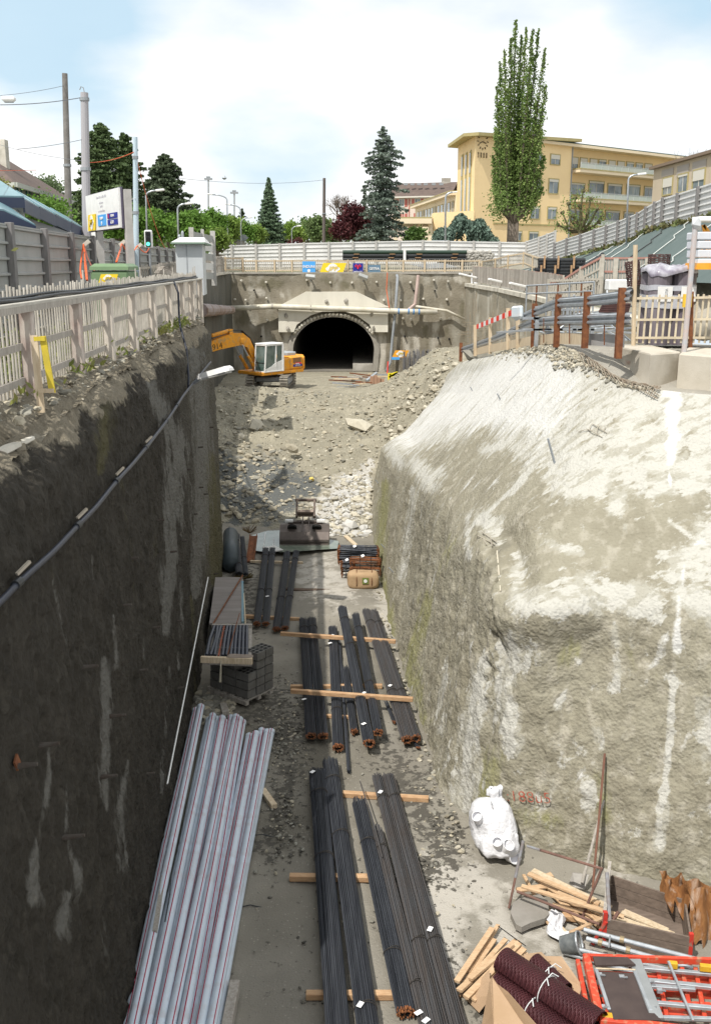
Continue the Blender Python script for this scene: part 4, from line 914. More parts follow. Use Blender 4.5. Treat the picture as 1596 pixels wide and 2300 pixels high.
text('INDUNI',.30,frame(at(693.5,599,FY-.03),(1,0,0),(0,-1,0)),whitep,'lettering',t_,bold=.008,squash=.95)
m=MB();disc(m,at(693.5,608,FY-.01),.13);m.build('emblem',whitep,t_)
t_=thing('banner','wide slanted yellow banner with a white disc hung between the two square ones','sign',tuple(at(747,615,FY)))
logo_jpf(at(747,604,FY),60*.0385,(1,0,0),(0,-1,0),t_,skew=.16)
t_=thing('banner','navy blue square banner with a red ram emblem on the back fence','sign',tuple(at(803,612,FY)))
m=MB();sgn_rect(m,792,591,815,614);m.build('panel',navy,t_)
for s in(-1,1):
    m=MB();c=at(803.5,600,FY-.05);m.tube([c+Vector((s*(.02),0,-.15)),c+Vector((s*.05,0,.08)),c+Vector((s*.12,0,.18)),c+Vector((s*.22,0,.14)),c+Vector((s*.22,0,.03)),c+Vector((s*.15,0,.01))],.035,5);m.build('emblem',signred,t_)
text('EVEQUOZ',.165,frame(at(803.5,610.5,FY-.03),(1,0,0),(0,-1,0)),whitep,'lettering',t_,bold=.004,squash=.95)
t_=thing('banner','small grey blue banner with white capitals, rightmost on the back fence','sign',tuple(at(840,612,FY)))
m=MB();sgn_rect(m,826,595,854,613);m.build('panel',gblue,t_)
text('GETRA',.27,frame(at(840,603.5,FY-.03),(1,0,0),(0,-1,0)),whitep,'lettering',t_,bold=.006,squash=1.0)
t_=thing('banner','orange slanted sign with blue strip on the wall right of the tunnel','sign',tuple(at(898,806,84)))
logo_jpf(at(899,795,83.9),38*.0375,(1,0,0),(0,-1,0),t_,em=orangesign,skew=.2)
m=MB();sgn_rect(m,879,802,897,808,83.88);m.build('strip',blue,t_)
for(u,lab)in((697,'grey flood light on the wall top under the blue banner'),(815,'grey flood light tilted on the wall top under the navy banner')):
    t_=thing('flood_light',lab,'lamp',tuple(at(u,625,84.4)))
    c=at(u,622,84.0);m=MB();m.box(c,(.8,.45,.30),Matrix.Rotation(.35 if u>750 else .1,3,'Y')@Matrix.Rotation(-.5,3,'X'),bev=.04);m.build('housing',mk('lamp_grey',(.36,.37,.36),rough=.4,metal=.3),t_)
    m=MB();m.beam(c,c+Vector((.05,.9,-.25)),.08,.08);m.beam(c+Vector((0,.3,-.4)),c+Vector((0,.3,.1)),.3,.06);m.build('bracket',steelgrey,t_)
for(u,v,y,lab)in((1052,621,80,'white lamp head reaching over the corner of the pit wall, farthest of the three'),(1118,633,70,'white lamp head on the right fence, middle one of the three'),(1165,642,62,'white lamp head on the right fence, nearest of the three')):
    t_=thing('lamp',lab,'lamp',tuple(at(u+28,v+12,y)),group='lamp heads leaning out from the right fence')
    a,b,c=at(u-22,v-6,y-.3),at(u+18,v+3,y),at(u+35,v+9,y+.1);m=MB();m.beam(a,b,.26,.16,bev=.04);m.build('lamp_head',whitep,t_)
    m=MB();m.tube([b,c],.04,6);m.build('arm',steelgrey,t_)
for(u0,u1,lab)in((771,905,'strapped bundle of long black pipes behind the banners, left one'),(912,1047,'strapped bundle of long black pipes lying end to end beside the other, right one')):
    t_=thing('pipe_bundle',lab,'pipes',tuple(at((u0+u1)/2,588,90)),group='black pipe bundles in front of the white hoarding')
    gn=mk('dark_green_pipe',(.03,.055,.04),rough=.4)
    for r_ in range(3):
        for q in range(3):
            m=MB();a=at(u0+random.uniform(-2,2),583-r_*8.3,89.5+q*.35);b=at(u1+random.uniform(-2,2),583-r_*8.3,89.5+q*.35);m.ring([a,b],.175,.14,12);m.smooth=False;m.build('pipe',gn if r_==2 else black,t_)
    for f in(.2,.8):
        m=MB();x=lerp(at(u0,570,89).x,at(u1,570,89).x,f)
        for r_ in(0,1):m.box((x+(.1 if r_ else 0),89.3,at(0,579-r_*8.3,89.3).z),(.5,.12,.05))
        m.build('spacer',freshwood,t_)
m=MB();a,b=at(908,560,89),at(908,588,89);m.beam(a,b,.22,.22);m.build('white_post',whitep,label='short white post standing between the two black pipe bundles',cat='post')
m=MB();
t_=thing('stone_wall','low grey dry stone wall between the hoarding and the back picket fence','wall',tuple(at(1040,590,91)))
m=MB()
for r_ in range(5):
    for k in range(15):
        u=985+k*8.2+(r_%2)*4+random.uniform(-1,1);v=592-r_*6.2
        if u>975+r_*6 and u<1108:c=at(u,v,91);m.rock(c,.34,(1,.9,.72))
m.build('stones',mk('wall_stone',(.40,.385,.35),(.30,.29,.26),scale=3,rough=.9,island=.2),t_)
m=MB();m.beam(at(992,576,90.6),at(1042,576,90.6),.3,.25);m.build('kerb_block',conc_light,label='pale concrete kerb block lying before the stone wall',cat='block')
m=MB()
for k in range(5):m.tube([at(920+k*8,594+k*2.2,87.5),at(1000+k*6,592+k*2,87.8)],.05,6)
m.build('steel_profiles',galv,label='grey steel profiles lying behind the back picket fence',cat='steel')
gc=thing('green_tank','green metal cabinet with a yellow sign behind the near picket fence','cabinet',tuple(at(258,640,24)))
gcm=mk('cabinet_green',(.17,.26,.14),(.14,.22,.12),scale=2,rough=.5);c=at(258,610,24.5);w=at(300,610,24.5).x-at(216,610,24.5).x
m=MB();pr=[(-w/2,-.55),(w/2,-.55),(w/2,.55),(-w/2,.55)]
m.box((c.x,24.5,.85),(w,1.1,1.25),bev=.05);m.build('body',gcm,gc)
zt_=1.49;m=MB();vs=[]
for(k,s)in((0,1.02),(.08,1.0),(.15,.8)):vs+=[(c.x+sx*w/2*s,24.5+sy*.56*s,zt_+k)for sx,sy in((-1,-1),(1,-1),(1,1),(-1,1))]
m.add(vs,[(i*4+k,i*4+(k+1)%4,(i+1)*4+(k+1)%4,(i+1)*4+k)for i in range(2)for k in range(4)]+[(8,9,10,11)]);m.build('lid',gcm,gc)
logo_jpf(Vector((c.x-.02,23.92,1.30)),.47,(1,0,0),(0,-1,0),gc,skew=.15)
m=MB();m.tube([(c.x+.02,24.2,1.6),(c.x,24.1,1.78),(c.x+.04,24,1.86),(c.x+.08,24.1,1.78),(c.x+.06,24.2,1.6)],.015,6);m.build('lifting_eye',steelgrey,gc)
hose=mk('orange_hose',(.75,.13,.03),rough=.5)
def hosething(lab,P_,r=.024,mat=None):
    m=MB();Q=[]
    P_=[Vector(p)for p in P_]
    for i in range(len(P_)-1):
        p0,p1,p2,p3=P_[max(i-1,0)],P_[i],P_[i+1],P_[min(i+2,len(P_)-1)]
        for k in range(6):
            t=k/6;Q.append(.5*((2*p1)+(-p0+p2)*t+(2*p0-5*p1+4*p2-p3)*t*t+(-p0+3*p1-3*p2+p3)*t**3))
    Q.append(P_[-1]);m.tube(Q,r,6);m.smooth=True;return m.build('hose',mat or hose,label=lab,cat='hose')
hy=27
hosething('orange hose hanging straight down from the hoarding, left of the loop',[at(188,548,33),at(184,575,32),at(181,605,29),at(184,625,27)])
hosething('orange hose hanging in a loop from the hoarding onto the green cabinet',[at(188,548,33),at(193,590,31),at(196,630,27),at(192,600,30),at(190,555,32.8)],.026)
hosething('dark red hose slanting from the hoarding down to the green cabinet',[at(189,550,33),at(198,580,30),at(212,608,26),at(218,616,25)],.02,mk('dark_red_hose',(.25,.06,.03),rough=.5))
hosething('orange hose looping along the top of the hoarding towards the traffic light',[at(262,588,26),at(270,563,33),at(274,548,38),at(282,560,39),at(292,566,40),at(302,562,41),at(310,552,42),at(318,562,43),at(328,567,44),at(335,558,45)],.026)
for(u,v,y,l_)in((196,545,33,'pale plug box on the hoarding top above the orange hoses'),(276,545,38.5,'pale plug box on the hoarding top, middle one'),(313,552,42,'pale plug box on the hoarding top nearest the traffic light')):
    m=MB();m.beam(at(u-7,v+6,y),at(u+5,v-4,y),.12,.12);m.build('plug_box',mk('box_cream',(.55,.52,.45),rough=.5),label=l_,cat='box')
wc_=thing('white_cabinet','pale grey metal cabinet with an overhanging roof behind the left fence','cabinet',tuple(at(430,595,46)))
cabm=mk('cabinet_grey',(.50,.53,.55),(.46,.49,.51),scale=1,rough=.45)
a0,a1,b1=at(396,600,44),at(456,600,44),at(469,600,47);zt_=at(0,548,44).z;zb_=.3
m=MB();m.prism([(a0.x,44,zb_),(a1.x,44,zb_),(b1.x+.02,46,zb_),(a0.x+.2,46,zb_)],(0,0,zt_-zb_));m.build('body',cabm,wc_)
m=MB();m.prism([(a0.x-.12,43.7,zt_),(a1.x+.15,43.7,zt_),(b1.x+.25,46.3,zt_-.05),(a0.x,46.3,zt_)],(0,0,.07));m.build('roof_edge',mk('roof_edge_green',(.18,.26,.2),rough=.5),wc_)
m=MB();z_=zt_+.07;m.add([(a0.x-.12,43.7,z_),(a1.x+.15,43.7,z_),(b1.x+.25,46.3,z_-.05),(a0.x,46.3,z_),(a0.x+.1,44.7,z_+.22),(a1.x,44.7,z_+.22)],[(0,1,5,4),(1,2,5),(2,3,4,5),(3,0,4)]);m.build('roof',whitep,wc_)
m=MB();m.box(((a0.x+a1.x)/2-.1,43.99,(zb_+zt_)/2),(.03,.02,zt_-zb_-.1));m.build('door_gap',steelgrey,wc_)
for u,h in((403,530),(410,522)):
    m=MB();m.tube([at(u,548,49),at(u,h,49)],.07,8);m.tube([at(u,h,49),at(u,h-4,49)],.07,8,r2=.01);m.build('chimney',galv,label='short round flue pipe behind the white cabinet, %s one'%('left, lower' if u==403 else 'right, taller'),cat='pipe')
t_=thing('sign_board','tall grey board seen from behind, standing beside the white cabinet','sign',tuple(at(455,600,52)))
A_,B_=at(430,513,50),at(478,521,54);zb_=.5
for(P_,w_)in((A_,.22),(A_.lerp(B_,.5),.15),(B_,.25)):m=MB();m.beam((P_.x,P_.y-.08,zb_),(P_.x,P_.y-.08,P_.z+.05),w_,.12,up=(0,1,0));m.build('post',postw,t_)
for k in range(5):
    z=lerp(A_.z,1.4,k/4)-.3;m=MB();m.beam((A_.x,A_.y,z),(B_.x,B_.y,z-.12),.04,.34);m.build('panel_board',hoard_w if k%2 else hoard_l,t_)
t_=thing('signpost','signpost with three blank grey and white arrow boards seen from behind','sign',tuple(at(524,552,98)))
m=MB();m.tube([at(524,560,99),at(524,501,99)],.08,6);m.build('pole',galv,t_)
for(u0,u1,v0,v1,mt,nm)in((527,558,527,541,steelgrey,1),(527,555,542,553,conc,1),(503,524,544,552,whitep,0)):
    m=MB();q=[at(u0,v0,98.8),at(u0,v1,98.8)]+([at(u1-8,v1,98.8),at(u1,(v0+v1)/2,98.8),at(u1-8,v0,98.8)]if nm else[at(u1,v1,98.8),at(u1,v0,98.8)]);m.prism(q,(0,.08,0));m.build('arrow_board',mt,t_)
t_=thing('traffic_light','small traffic light showing green above the left hoarding','traffic light',tuple(at(334,556,48)))
c=at(334,537,47.5);m=MB();m.tube([(c.x,c.y+.1,0),(c.x,c.y+.1,c.z)],.05,8);m.build('pole',steelgrey,t_)
m=MB();m.box((c.x,c.y,c.z),(.36,.2,.80),bev=.05);m.build('back_plate',whitep,t_)
m=MB();m.box((c.x,c.y-.12,c.z),(.25,.06,.68),bev=.03);m.build('housing',black,t_)
tg=bpy.data.materials.new('green_light');tg.use_nodes=True;b_=tg.node_tree.nodes['Principled BSDF'];b_.inputs['Base Color'].default_value=(.1,.8,.5,1);b_.inputs['Emission Color'].default_value=(.1,.9,.55,1);b_.inputs['Emission Strength'].default_value=1.2
for k,mt in enumerate((darkm,darkm,tg)):m=MB();disc(m,(c.x,c.y-.15,c.z+.22-.22*k),.085);m.build('lens',mt,t_)
t_=thing('billboard','large white site notice board with four company logos on grey posts','sign',tuple(at(235,545,34)))
TL,TR,BR,BL=at(194,440,35),at(268,422,31),at(268,509,31),at(196,522,35)
rt=(TR-TL);rt.z=0;rt.normalize();nr=Vector((rt.y,-rt.x,0));
W_=(Vector((TR.x,TR.y,0))-Vector((TL.x,TL.y,0))).length;cz=(TL.z+BL.z)/2;hgt=TL.z-BL.z;cc=(TL+BR)/2;cc.z=(TL.z+BL.z+TR.z+BR.z)/4
hgt=((TL.z-BL.z)+(TR.z-BR.z))/2
Fm=frame(cc,rt,nr)
m=MB(Fm);m.box((0,0,-.03),(W_,hgt,.06));m.build('board',whitep,t_)
m=MB(Fm);m.box((0,0,-.09),(W_+.06,hgt+.05,.06));m.build('board_back',mk('board_dark',(.10,.09,.13),rough=.6),t_)
for x,zt2 in((-W_*.35,-.1),(W_*.5+.06,.06)):
    m=MB(Fm);m.box((x,-1.6,-.24),(.26,hgt+3.1,.2));m.build('post',postw,t_)
gt=mk('faint_text',(.40,.38,.44),rough=.6)
for(tx,y_,s_)in(('Tronçon TU - Lot 1200 - 1250',.37,.125),('Ligne de métro',.22,.10),('Gare CFF',.12,.10),('entre Ouchy et Epalinges',.0,.105)):
    text(tx,s_*hgt/1.35,Fm@Matrix.Translation((0,y_*hgt,.006)),gt,'lettering',t_,depth=.002)
logo_jpf(Fm@Vector((-W_*.31,-.27*hgt,.012)),W_*.27,rt,nr,t_,skew=.12)
m=MB(Fm);m.box((.0*W_,-.25*hgt,.01),(W_*.24,hgt*.3,.02));m.build('logo',blue,t_);text('INDUNI',.115,Fm@Matrix.Translation((.0*W_,-.2*hgt,.03)),whitep,'lettering',t_,bold=.004)
m=MB(Fm);disc_c=Fm@Vector((0,-.33*hgt,.022));m=MB();disc(m,disc_c,.06,nrm=nr,right=rt);m.build('emblem',whitep,t_)
for y_,tx in((-.17,'EVEQUOZ'),(-.34,'GETRA')):
    m=MB(Fm);m.box((.31*W_,y_*hgt,.01),(W_*.28,hgt*.14,.02));m.build('logo',navy,t_);text(tx,.09 if y_>-.2 else .13,Fm@Matrix.Translation((.31*W_+(.05 if y_>-.2 else 0),y_*hgt,.03)),whitep,'lettering',t_,bold=.002)
m=MB(Fm);m.box((.21*W_,-.17*hgt,.03),(.06,.13,.01));m.build('emblem',signred,t_)
def pole(name,label,u0,v0,u1,v1,y,r0,r1,mat,bands=(),zb=0,cat='pole'):
    t_=thing(name,label,cat,tuple(at(u1,v1,y)));a,b=at(u1,v1,y),at(u0,v0,y);a=b+(a-b)*((b.z-zb)/(b.z-a.z));m=MB()
    m.tube([a,b],r0,12,r2=r1);m.smooth=False;m.build('shaft',mat,t_)
    for f in bands:q=b.lerp(a,f);m=MB();m.tube([q-Vector((0,0,.06)),q+Vector((0,0,.06))],lerp(r1,r0,f)*1.25,12);m.build('band',steelgrey,t_)
    return t_
pole('pole','tall dark mast with a bare top, leftmost of the tall poles',146,165,155,495,52,.20,.13,mk('mast_brown',(.22,.21,.20),(.15,.14,.13),scale=3,rough=.8),(.4,.75))
p_=pole('pole','thick grey steel mast holding overhead wires beside the notice board',190,208,195,510,42,.19,.15,mk('mast_grey',(.36,.35,.37),rough=.5),(.03,.35))
m=MB();a=at(190,208,42);m.tube([a,a+Vector((-.03,0,.18)),a+Vector((-.12,0,.22)),a+Vector((-.18,0,.1))],.02,6);m.build('hook',steelgrey,p_)
pole('pole','slim pale blue mast with an orange cable fixed to it',304,308,306,548,45,.13,.10,mk('mast_blue',(.45,.55,.62),rough=.5),(.12,.45))
pole('pole','thin dark mast rising behind the white hoarding in the middle',728,400,727,545,115,.22,.16,mk('mast_dark',(.13,.11,.10),rough=.8),(.35,))
wirem=mk('wire',(.14,.15,.17),rough=.5)
def wire(lab,a,b,sag=.3,r=.02,mat=None):
    m=MB();a,b=Vector(a),Vector(b);m.tube([a.lerp(b,t)-Vector((0,0,sag*4*t*(1-t)))for t in np.linspace(0,1,13)],r,4);return m.build('wire',mat or wirem,label=lab,cat='wire')
wire('overhead wire from the left edge to the top of the thick grey mast',at(-60,234,40),at(190,218,42),.12,.018)
wire('overhead wire running up to the tall dark mast on the left',at(-60,218,44),at(146,192,52),.1,.012)
wire('pale overhead wire from the left meeting the thick mast below its top',at(40,335,40),at(192,312,42),.05,.012)
wire('overhead wire crossing between the house and the thick mast',at(0,325,60),at(193,362,43),.1,.012)
wire('long thin wire strung to the dark mast in the middle',at(400,400,90),at(728,404,115),.4,.02)
wire('short white stay wire left of the pale blue mast',at(275,451,40),at(304,445,45),.02,.012,whitep)
rc=mk('red_cable',(.62,.12,.05),rough=.6)
wire('red cable stretched from the pale blue mast to the thick mast',at(304,340,45),at(194,365,42),.12,.016,rc)
wire('red cable slanting down from the pale blue mast to the hoarding',at(305,345,45),at(371,558,55),.5,.018,rc)
wire('red cable at the far left in front of the house roof',at(-40,384,30),at(82,382,38),.0,.012,rc)
for(u,v,y,lab)in((20,224,40,'white lamp hanging on the overhead wire at the top left'),):
    t_=thing('hanging_lamp',lab,'lamp',tuple(at(u,v,y)));c=at(u,v-1,y);m=MB();vs=[(c.x+sx*.24*k,c.y+sy*.12*k,c.z+z)for k,z in((.8,.10),(1,.05),(1,-.02),(.7,-.09))for sx,sy in((-1,-1),(1,-1),(1,1),(-1,1))]
    m.add(vs,[(i*4+k,i*4+(k+1)%4,(i+1)*4+(k+1)%4,(i+1)*4+k)for i in range(3)for k in range(4)]+[(3,2,1,0),(12,13,14,15)]);m.build('housing',whitep,t_)
    m=MB();m.box((c.x,c.y,c.z-.10),(.32,.16,.03));m.build('diffuser',steelgrey,t_)
for(u,v,y,lab,s)in((504,400,95,'small lamp hanging on the long thin wire',.2),(262,440,70,'small white lamp before the conifers',.15),(63,503-0,30,'',0)):
    if s:m=MB();c=at(u,v,y);m.tube([c+Vector((0,0,s)),c,c-Vector((0,0,s*.7))],[s*.3,s*1.2,s*.4],8);m.build('hanging_lamp',galv,label=lab,cat='lamp')
def arclamp(u,vb,vt,du,y,lab,r=.06,head=.5):
    t_=thing('street_lamp',lab,'street lamp',tuple(at(u,vb,y)),group='arched street lamps along the road');a,b=at(u,vb,y),at(u,vt+12,y);zb=min(a.z,1.0)
    c=at(u+du,vt,y);m=MB();pts=[Vector((a.x,y,zb)),b]+[b.lerp(Vector((b.x,y,c.z)),math.sin(t*PI/2))*(1)+Vector(((c.x-b.x)*(1-math.cos(t*PI/2)),0,0))for t in(.25,.5,.75,1)]
    m.tube(pts,r,6);m.smooth=True;m.build('pole',galv,t_);m=MB();s=1 if du>0 else-1;q=pts[-1];m.beam(q,q+Vector((s*head,0,-.06*s*0+.05)),.22,.12,bev=.03);m.build('lamp_head',whitep,t_)
arclamp(399,520,458,17,66,'arched street lamp before the dark cedar, nearer the left conifer')
arclamp(328,520,428,22,60,'short arched street lamp partly hidden by the left hedge trees',.05)
arclamp(510,520,437,-32,95,'tall arched street lamp curving left above the hedge')
arclamp(540,530,460,-22,100,'smaller arched street lamp curving left beside the spruce')
arclamp(541,530,489,16,96,'low street lamp curving right beside the hedge',.05,.4)
arclamp(655,530,508,11,110,'low white street lamp among the pale trees in the middle',.05)
for(u,vt,lab)in((468,402,'tall thin floodlight mast, left one'),(526,433,'thin floodlight mast, right one')):
    t_=thing('floodlight_mast',lab,'mast',tuple(at(u,540,150)),group='thin floodlight masts');m=MB();m.tube([at(u,540,150),at(u,vt,150)],.14,6);m.build('pole',galv,t_);m=MB();c=at(u,vt,150);m.box(c,(1.1,.5,.25));m.box(c+Vector((0,0,.25)),(.5,.4,.2));m.build('lamp_cluster',steelgrey,t_)
for(u,vb,vt,du,y,lab)in((1000,545,432,15,100,'thin white street lamp in front of the yellow tower'),(1410,500,392,20,60,'white street lamp rising behind the hoarding on the right')):
    arclamp(u,vb,vt,du,y,lab,.05 if y<80 else .09)
t_=thing('shelter','modern shelter with stepped blue glass roofs behind the left hoarding','shelter',tuple(at(80,520,30)))
rblue=mk('roof_blue',(.20,.34,.38),(.15,.27,.31),scale=1,rough=.25);fas=mk('fascia_navy',(.03,.045,.09),rough=.4)
def roofstep(ua,va,ub,vb,ya,yb,th=.35,mat=rblue):
    a,b=at(ua,va,ya),at(ub,vb,yb);m=MB();off=Vector((-1.0,.8,.55));m.add([a,b,b+off,a+off],[(0,1,2,3)]);m.prism([a,b,b+off,a+off],(0,0,.05));m.build('roof_panel',mat,t_)
    m=MB();m.prism([a+Vector((.02,0,0)),b+Vector((.02,0,0)),b-Vector((-.02,0,th)),a-Vector((-.02,0,th))],(-.08,.05,0));m.build('fascia',fas,t_)
for k in range(4):
    f0,f1=k/4,(k+1)/4;roofstep(lerp(54,195,f0),lerp(448,516,f0),lerp(54,195,f1),lerp(448,516,f1)+2,lerp(32,43,f0),lerp(32,43,f1),.38)
roofstep(-60,442,54,444,30,32,.3,rblue);
for(a_,b_)in(((-60,466),(8,474)),((8,474),(60,498)),((60,498),(80,508))):roofstep(a_[0],a_[1],b_[0],b_[1],29+a_[0]*.02,29+b_[0]*.02,.5)
m=MB();a=at(-60,452,32.3);b=at(52,455,32.3);m.prism([a,b,b-Vector((0,0,.42)),a-Vector((0,0,.42))],(0,.1,0));m.build('front_panel',mk('panel_grey',(.36,.39,.38),rough=.5),t_)
for u,v in((9,478),(31,479),(29,489)):m=MB();c=at(u,v,32.1);m.tube([c,c+Vector((0,.2,0))],.12 if v<485 else .08,12);m.build('spot_light',whitep,t_)
m=MB();a=at(30,478,32.5);b=at(185,532,42);m.prism([a,b,b-Vector((0,0,.4)),a-Vector((0,0,.25))],(-.3,.1,0));m.build('beam',mk('beam_grey',(.22,.23,.24),rough=.5),t_)
for u,y in((40,33),(150,41)):m=MB();p=at(u,500,y);m.tube([(p.x,y,0),(p.x,y,p.z)],.09,8);m.build('column',steelgrey,t_)
m=MB();a=at(122,506,38);b=at(160,518,40);m.prism([a,b,b-Vector((0,0,.5)),a-Vector((0,0,.5))],(-.05,.1,0));m.build('side_panel',steelgrey,t_)
m=MB();a=at(205,517,48);b=at(222,517,48);m.prism([a,b,b-Vector((0,0,.5)),a-Vector((0,0,.5))],(0,.1,0));m.build('white_board',whitep,label='small white board with a dark chevron behind the shelter',cat='sign')
C=[]
for k in range(2600):
    y=random.uniform(11,26);x=fl(y)-.25-abs(random.gauss(0,.9));C.append((x,y,.02+abs(random.gauss(0,.25 if y<15 else .16))))
for k in range(1100):
    y=random.gauss(13.5,.8);x=-5.6+random.gauss(0,.35);C.append((x,y,.4+abs(random.gauss(.3,.4))))
wd=leafmat('weed_leaf',(.15,.20,.05),(.26,.26,.08),sc=1)
leaves('weeds',C,.07,wd,kind='stuff',vert=.5,asp=1.8,label='wild weeds growing behind the left picket fence',cat='weeds')
C=[]
for(cy,n)in((15.6,30),(18.8,14),(24.6,90),(27.2,120),(21.5,14),(12.6,16)):
    for k in range(n):C.append((fl(cy)+.22+random.gauss(0,.1),cy+random.gauss(0,.45),.02+abs(random.gauss(0,.10))))
leaves('weed_tufts',C,.07,wd,kind='stuff',vert=.6,asp=2,label='green tufts at the foot of the left fence posts',cat='weeds')
# ============================================================ PIT CONTENTS
ZF=-8.4
def fon(u,v,dz=0.0):return on(u,v,ZF+dz)
timb=freshwood
def timber(lab,a,b,dz=.06,w=.10,h=.10,mat=None,name='timber',group='timbers under the rebar'):
    A_,B_=fon(*a,dz),fon(*b,dz);m=MB();m.beam(A_,B_,w,h,bev=.008);return m.build(name,mat or timb,label=lab,cat='timber',group=group)
timber('bright square timber across the middle rebar bundles, lower one',(653,1552),(927,1571),.40)
timber('square timber across the middle rebar bundles, the one at their far ends',(630,1423),(888,1441),.34)
timber('orange timber under the middle bundles just behind the bright lower one',(652,1543),(858,1541),.06)
timber('timber lying under the far end of the nearest right bundle beside the slope',(768,1783),(962,1795),.07,.12)
timber('timber under the two dark nearest bundles with its left end jutting out',(650,1970),(832,1972),.07,.12)
timber('nearest timber at the bottom of the photo under the dark bundles',(687,2235),(912,2235),.07,.11)
timber('reddish timber under the ends of the two far left bundles',(546,1384),(672,1391),.07)
timber('thin pale timber under the far ends of the two far bundles',(562,1261),(680,1264),.06,.08,.08,palewood)
timber('short pale timber block lying loose beside the white pipes',(590,1775),(616,1812),.05,.12,.1,palewood)
timber('grey timber block standing out at the bottom beside the white pipes',(528,2213),(508,2320),.1,.14,.2,greywood)
timber('brown stained plank lying across the floor beyond the middle bundles',(640,1323),(781,1327),.03,.16,.05,mk('stained_plank',(.17,.12,.09),(.11,.075,.055),scale=4,rough=.85),'plank',None)
timber('orange timber peeping out under the middle bundles near their ends',(730,1608),(800,1612),.05,.08,.08)
timber('pale split board at the foot of the white concrete heap',(776,1204),(798,1224),.05,.16,.05,palewood,'plank',None)
timber('upright grey board stub before the pallet of blocks',(501,1583),(507,1604),.12,.16,.12,greywood,'plank',None)
rebar=mk('rebar_dark',(.072,.078,.090),(.042,.046,.056),scale=3,rough=.42,metal=.35,stretch=(6,.4,6),island=.28,bump=.8,bscale=60,bdist=.006,bstretch=(.4,1,.4))
rebarb=mk('rebar_brown',(.092,.094,.10),(.088,.076,.070),scale=3,rough=.6,metal=.3,stretch=(6,.4,6),island=.3,bump=.8,bscale=60,bdist=.006,bstretch=(.4,1,.4))
rustend=mk('rusty_bar_end',(.26,.10,.035),(.13,.055,.03),scale=20,rough=.85,island=.35)
tagm=mk('paper_tag',(.82,.82,.82),rough=.6)
def bundle(lab,far,near,wpx,h=.17,mat=None,dz=.12,tags=(),ties=(.15,.5,.85),jit=.10,d=.022,rusty=True,fan=0,group='bundles of reinforcing bars lying on the pit floor',z2=None):
    """far / near: sheet points of the bundle's axis ends, wpx width in sheet pixels at the near end"""
    a=fon(*far,dz+h*.3);b=fon(*near,(z2 if z2 is not None else dz)+h*.3);dirv=(b-a);L_=dirv.length;dirv.normalize()
    px=(b.z-H0)/ray(*near).z/F;w=wpx*px*.93;side=dirv.cross(Vector((0,0,1))).normalized();upv=side.cross(dirv)
    t_=thing('rebar_bundle',lab,'rebar bundle',tuple((a+b)/2-Vector((0,0,h*.5))),group=group)
    m=MB();nrow=max(2,int(h/(d*1.0)))
    for r_ in range(nrow):
        fy=(r_+.5)/nrow*2-1;ww=w*math.sqrt(max(.12,1-abs(fy)**2.4));n=max(3,int(ww/(d*1.12)))
        if r_<nrow-3 and n>6:idx=[0,1,n-2,n-1]
        else:idx=range(n)
        for k in idx:
            x=(-.5+(k+.5)/n)*ww+random.uniform(-.003,.003);y=fy*h/2+random.uniform(-.004,.004)
            e0=a-dirv*random.uniform(-jit,jit)*.8;e1=b+dirv*random.uniform(-jit,jit)*.35
            fx=1+fan
            pts=[e0+side*x*fx*1.05+upv*y,e0.lerp(e1,.25)+side*(x*.97+random.uniform(-.004,.004))+upv*y,e0.lerp(e1,.6)+side*(x*.98+random.uniform(-.006,.006))+upv*y,e1+side*x*1.02+upv*y]
            m.cur=0;m.tube(pts,d*.5,5,cap=False)
            if rusty:m.cur=1;m.tube([pts[-1]-dirv*.001,pts[-1]+dirv*random.uniform(.02,.06)],d*.54,5)
            m.cur=0
    m.build('bars',[mat or rebar,rustend],t_)
    for f in ties:
        c=a.lerp(b,f);m=MB();m.tube([c+side*(w*.52*math.cos(q))+upv*(h*.62*math.sin(q))+dirv*(.03*math.sin(q*2))for q in np.linspace(-.2,PI+.2,12)],.006,4)
        m.tube([c+dirv*.03+side*(w*.53*math.cos(q))+upv*(h*.63*math.sin(q))for q in np.linspace(-.2,PI+.2,12)],.006,4);m.build('tie_wire',mk('tie_wire',(.04,.035,.03),rough=.7),t_)
    for(f,s)in tags:
        c=a.lerp(b,f)+side*(s*w)+upv*(h*.62);ang=random.uniform(.3,1.1);q=(side*math.cos(ang)+dirv*math.sin(ang));r2=upv.cross(q)
        m=MB();m.prism([c+q*.055+r2*.035,c-q*.055+r2*.035,c-q*.055-r2*.035,c+q*.055-r2*.035],upv*.004);m.build('paper_tag',tagm,t_)
    return t_
bundle('dark thick rebar bundle nearest the white pipes, white tag at its far end',(712,1735),(760,2330),60,.22,tags=((.03,.3),),ties=(.12,.42))
bundle('dark rebar bundle second from the left at the front, farthest reaching of the four',(741,1712),(829,2330),56,.22,tags=((.94,.25),),ties=(.10,.36,.93))
bundle('narrow rebar bundle at the front with a rusty cut end near the bottom edge',(805,1800),(910,2272),46,.17,ties=(.25,.78))
bundle('thin brownish rebar bundle wedged left of the long pair by the slope',(846,1862),(962,2330),34,.15,mat=rebarb,tags=((.93,.4),(.96,.0)),ties=(.12,.8))
bundle('left bundle of the long grey pair by the slope, tag near its far end',(848,1745),(994,2330),42,.17,mat=rebarb,tags=((.11,.2),),ties=(.12,.72),d=.024)
bundle('right bundle of the long grey pair by the slope, large tag low down',(872,1743),(1036,2330),42,.17,mat=rebarb,tags=((.70,.2),),ties=(.12,.72),d=.024)
m=MB();a=fon(808,1755,.35);b=fon(858,1925,.28);m.tube([a,a.lerp(b,.5)+Vector((.02,0,.03)),b],.013,5);m.build('loose_bar',rebarb,label='single loose bar resting on the narrow front bundle',cat='bar')
